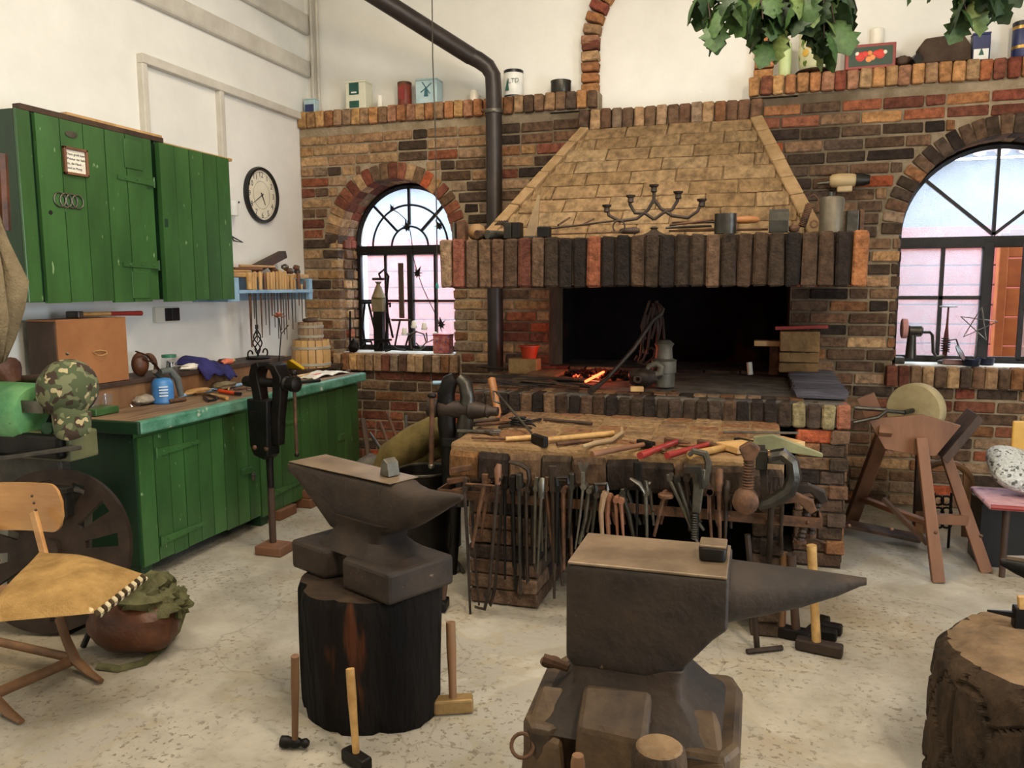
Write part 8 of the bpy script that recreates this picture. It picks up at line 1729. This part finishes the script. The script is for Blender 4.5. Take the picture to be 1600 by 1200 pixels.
hw = P(78, 670, y=2.9); MB().lathe([(.03, 0), (.035, .02), (.02, .04)], hw, (.6, -1, 0), 16).build('hand_knob', M_GREEND, mc, smooth=True)
MB().tube([P(80, 610, y=3.1), P(80, 680, y=3.0)], .05, 12).build('tool_post', M_IRON, mc, smooth=True)
MB().tube([P(20, 594, y=3.05), P(70, 590, y=3.05)], .02, 10).build('top_rod', M_WOODD, mc, smooth=True)
MB().tube([P(-5, 590, y=3.0), P(12, 582, y=3.0), P(20, 600, y=3.0)], [.09, .08, .04], 14).build('leather_cap', M_LEATHER, mc, smooth=True)
# camouflage cap
def camo():
    m = bpy.data.materials.new('camouflage_cloth'); m.use_nodes = True; N = m.node_tree.nodes; K = m.node_tree.links; b = N['Principled BSDF']; b.inputs['Roughness'].default_value = .9
    tc = N.new('ShaderNodeTexCoord'); prev = None; cur = None
    for i, (sc_, th, c) in enumerate(((9, 0, '4a5336'), (10, .52, '3b2c20'), (12, .57, '6d7050'), (14, .62, 'b0a27a'))):
        if i == 0: rgb = N.new('ShaderNodeRGB'); rgb.outputs[0].default_value = S(c); cur = rgb.outputs[0]; continue
        mp = N.new('ShaderNodeMapping'); mp.inputs['Location'].default_value = (i*3.3, i*1.7, 0); K.new(tc.outputs['Object'], mp.inputs[0]); n = N.new('ShaderNodeTexNoise'); n.inputs['Scale'].default_value = sc_*1.6; n.inputs['Detail'].default_value = 1.5; K.new(mp.outputs[0], n.inputs['Vector'])
        r = N.new('ShaderNodeValToRGB'); r.color_ramp.interpolation = 'CONSTANT'; r.color_ramp.elements[0].color = (0, 0, 0, 1); r.color_ramp.elements[1].color = (1, 1, 1, 1); r.color_ramp.elements[1].position = th; K.new(n.outputs['Fac'], r.inputs[0])
        x = N.new('ShaderNodeMix'); x.data_type = 'RGBA'; K.new(r.outputs[0], x.inputs[0]); K.new(cur, x.inputs[6]); x.inputs[7].default_value = S(c); cur = x.outputs[2]
    K.new(cur, b.inputs['Base Color']); return m
MC = camo(); cc_ = P(106, 610, y=2.97); kk = (P(110, 610, y=2.97)-P(100, 610, y=2.97)).length/10
cap = thing('camouflage_cap', 'camouflage baseball cap hanging beside the green lathe headstock', 'cap', (cc_.x, 2.97, cc_.z-.12))
cr = MB().sphere((0, 0, 0), 1, 24, 14, (33*kk, 36*kk, 37*kk)); 
cr.v = [v for v in cr.v]; M4 = Matrix.Translation((cc_.x, 2.97, cc_.z+.008))@Matrix.Rotation(R(18), 4, 'Y'); cr.xf(M4); cr.build('crown', MC, cap, smooth=True)
n = 12; vs = []
for i in range(n+1):
    for j in range(5):
        u = -1+2*i/n; v = j/4; x = 13*kk+u*33*kk*(1-.16*v*abs(u))+5*kk*v; zz_ = -16*kk-(v*38*kk*(1-.35*u*u))-u*4*kk; y = -.045-.055*(1-u*u)-.035*v*(1-.5*u*u)
        vs.append(Vector((cc_.x+x+v*3*kk, 2.97+y, cc_.z+zz_-u*2*kk)))
fs = [(i*5+j, (i+1)*5+j, (i+1)*5+j+1, i*5+j+1) for i in range(n) for j in range(4)]
o = MB().add(vs, fs).build('brim', MC, cap, smooth=True); sm = o.modifiers.new('s', 'SOLIDIFY'); sm.thickness = .006
MB().sphere(M4@Vector((-10*kk, 0, 42*kk)), .008, 8, 6).build('button', MC, cap, smooth=True); MB().tube([P(68, 595, y=2.98), P(72, 580, y=2.98), P(78, 574, y=2.98)], .014, 8).build('back_strap', MC, cap, smooth=True)
# coat hanging at the left edge
def cloth(name, label, cols, m, cat, parent=None):
    vs = []; 
    nr = len(cols); nc = 9
    for py, xl, xr, y in cols:
        for j in range(nc):
            u = j/(nc-1); p = P(xl+(xr-xl)*u, py, y=y); vs.append(p+Vector((0, -.05*math.sin(PI*u)-.018*math.sin(u*14+py*.02), 0)))
    fs = [(i*nc+j, (i+1)*nc+j, (i+1)*nc+j+1, i*nc+j+1) for i in range(nr-1) for j in range(nc-1)]
    o = MB().add(vs, fs).build(name, m, parent, smooth=True); s_ = o.modifiers.new('s', 'SOLIDIFY'); s_.thickness = .02; return o
ct = thing('work_coat', 'khaki canvas coat sleeve hanging at the left edge in front of the cupboard', 'coat', tuple(P(-30, 560, y=2.75)))
cloth('sleeve', None, [(250, -70, -20, 2.8), (300, -60, -6, 2.8), (330, -50, 4, 2.8), (380, -40, 18, 2.8), (440, -30, 41, 2.8), (480, -32, 34, 2.8), (530, -34, 22, 2.8), (565, -38, 10, 2.8)], M_KHAKI, 'coat', ct)
cloth('lapel', None, [(330, -40, -6, 2.74), (420, -40, 2, 2.72), (500, -40, 9, 2.72), (556, -40, 5, 2.73)], M_KHAKI, 'coat', ct)
MB().tube([P(0, 240, y=2.9), P(3, 300, y=2.9), P(6, 360, y=2.9)], .03, 8).build('collar', M_LEATHER, ct, smooth=True)

for o in mc.children:
    for v in o.data.vertices: v.co.x = max(v.co.x, XL+.015-mc.location.x)
for o in g.children:
    for v in o.data.vertices: v.co.x = max(v.co.x, .925-g.location.x)
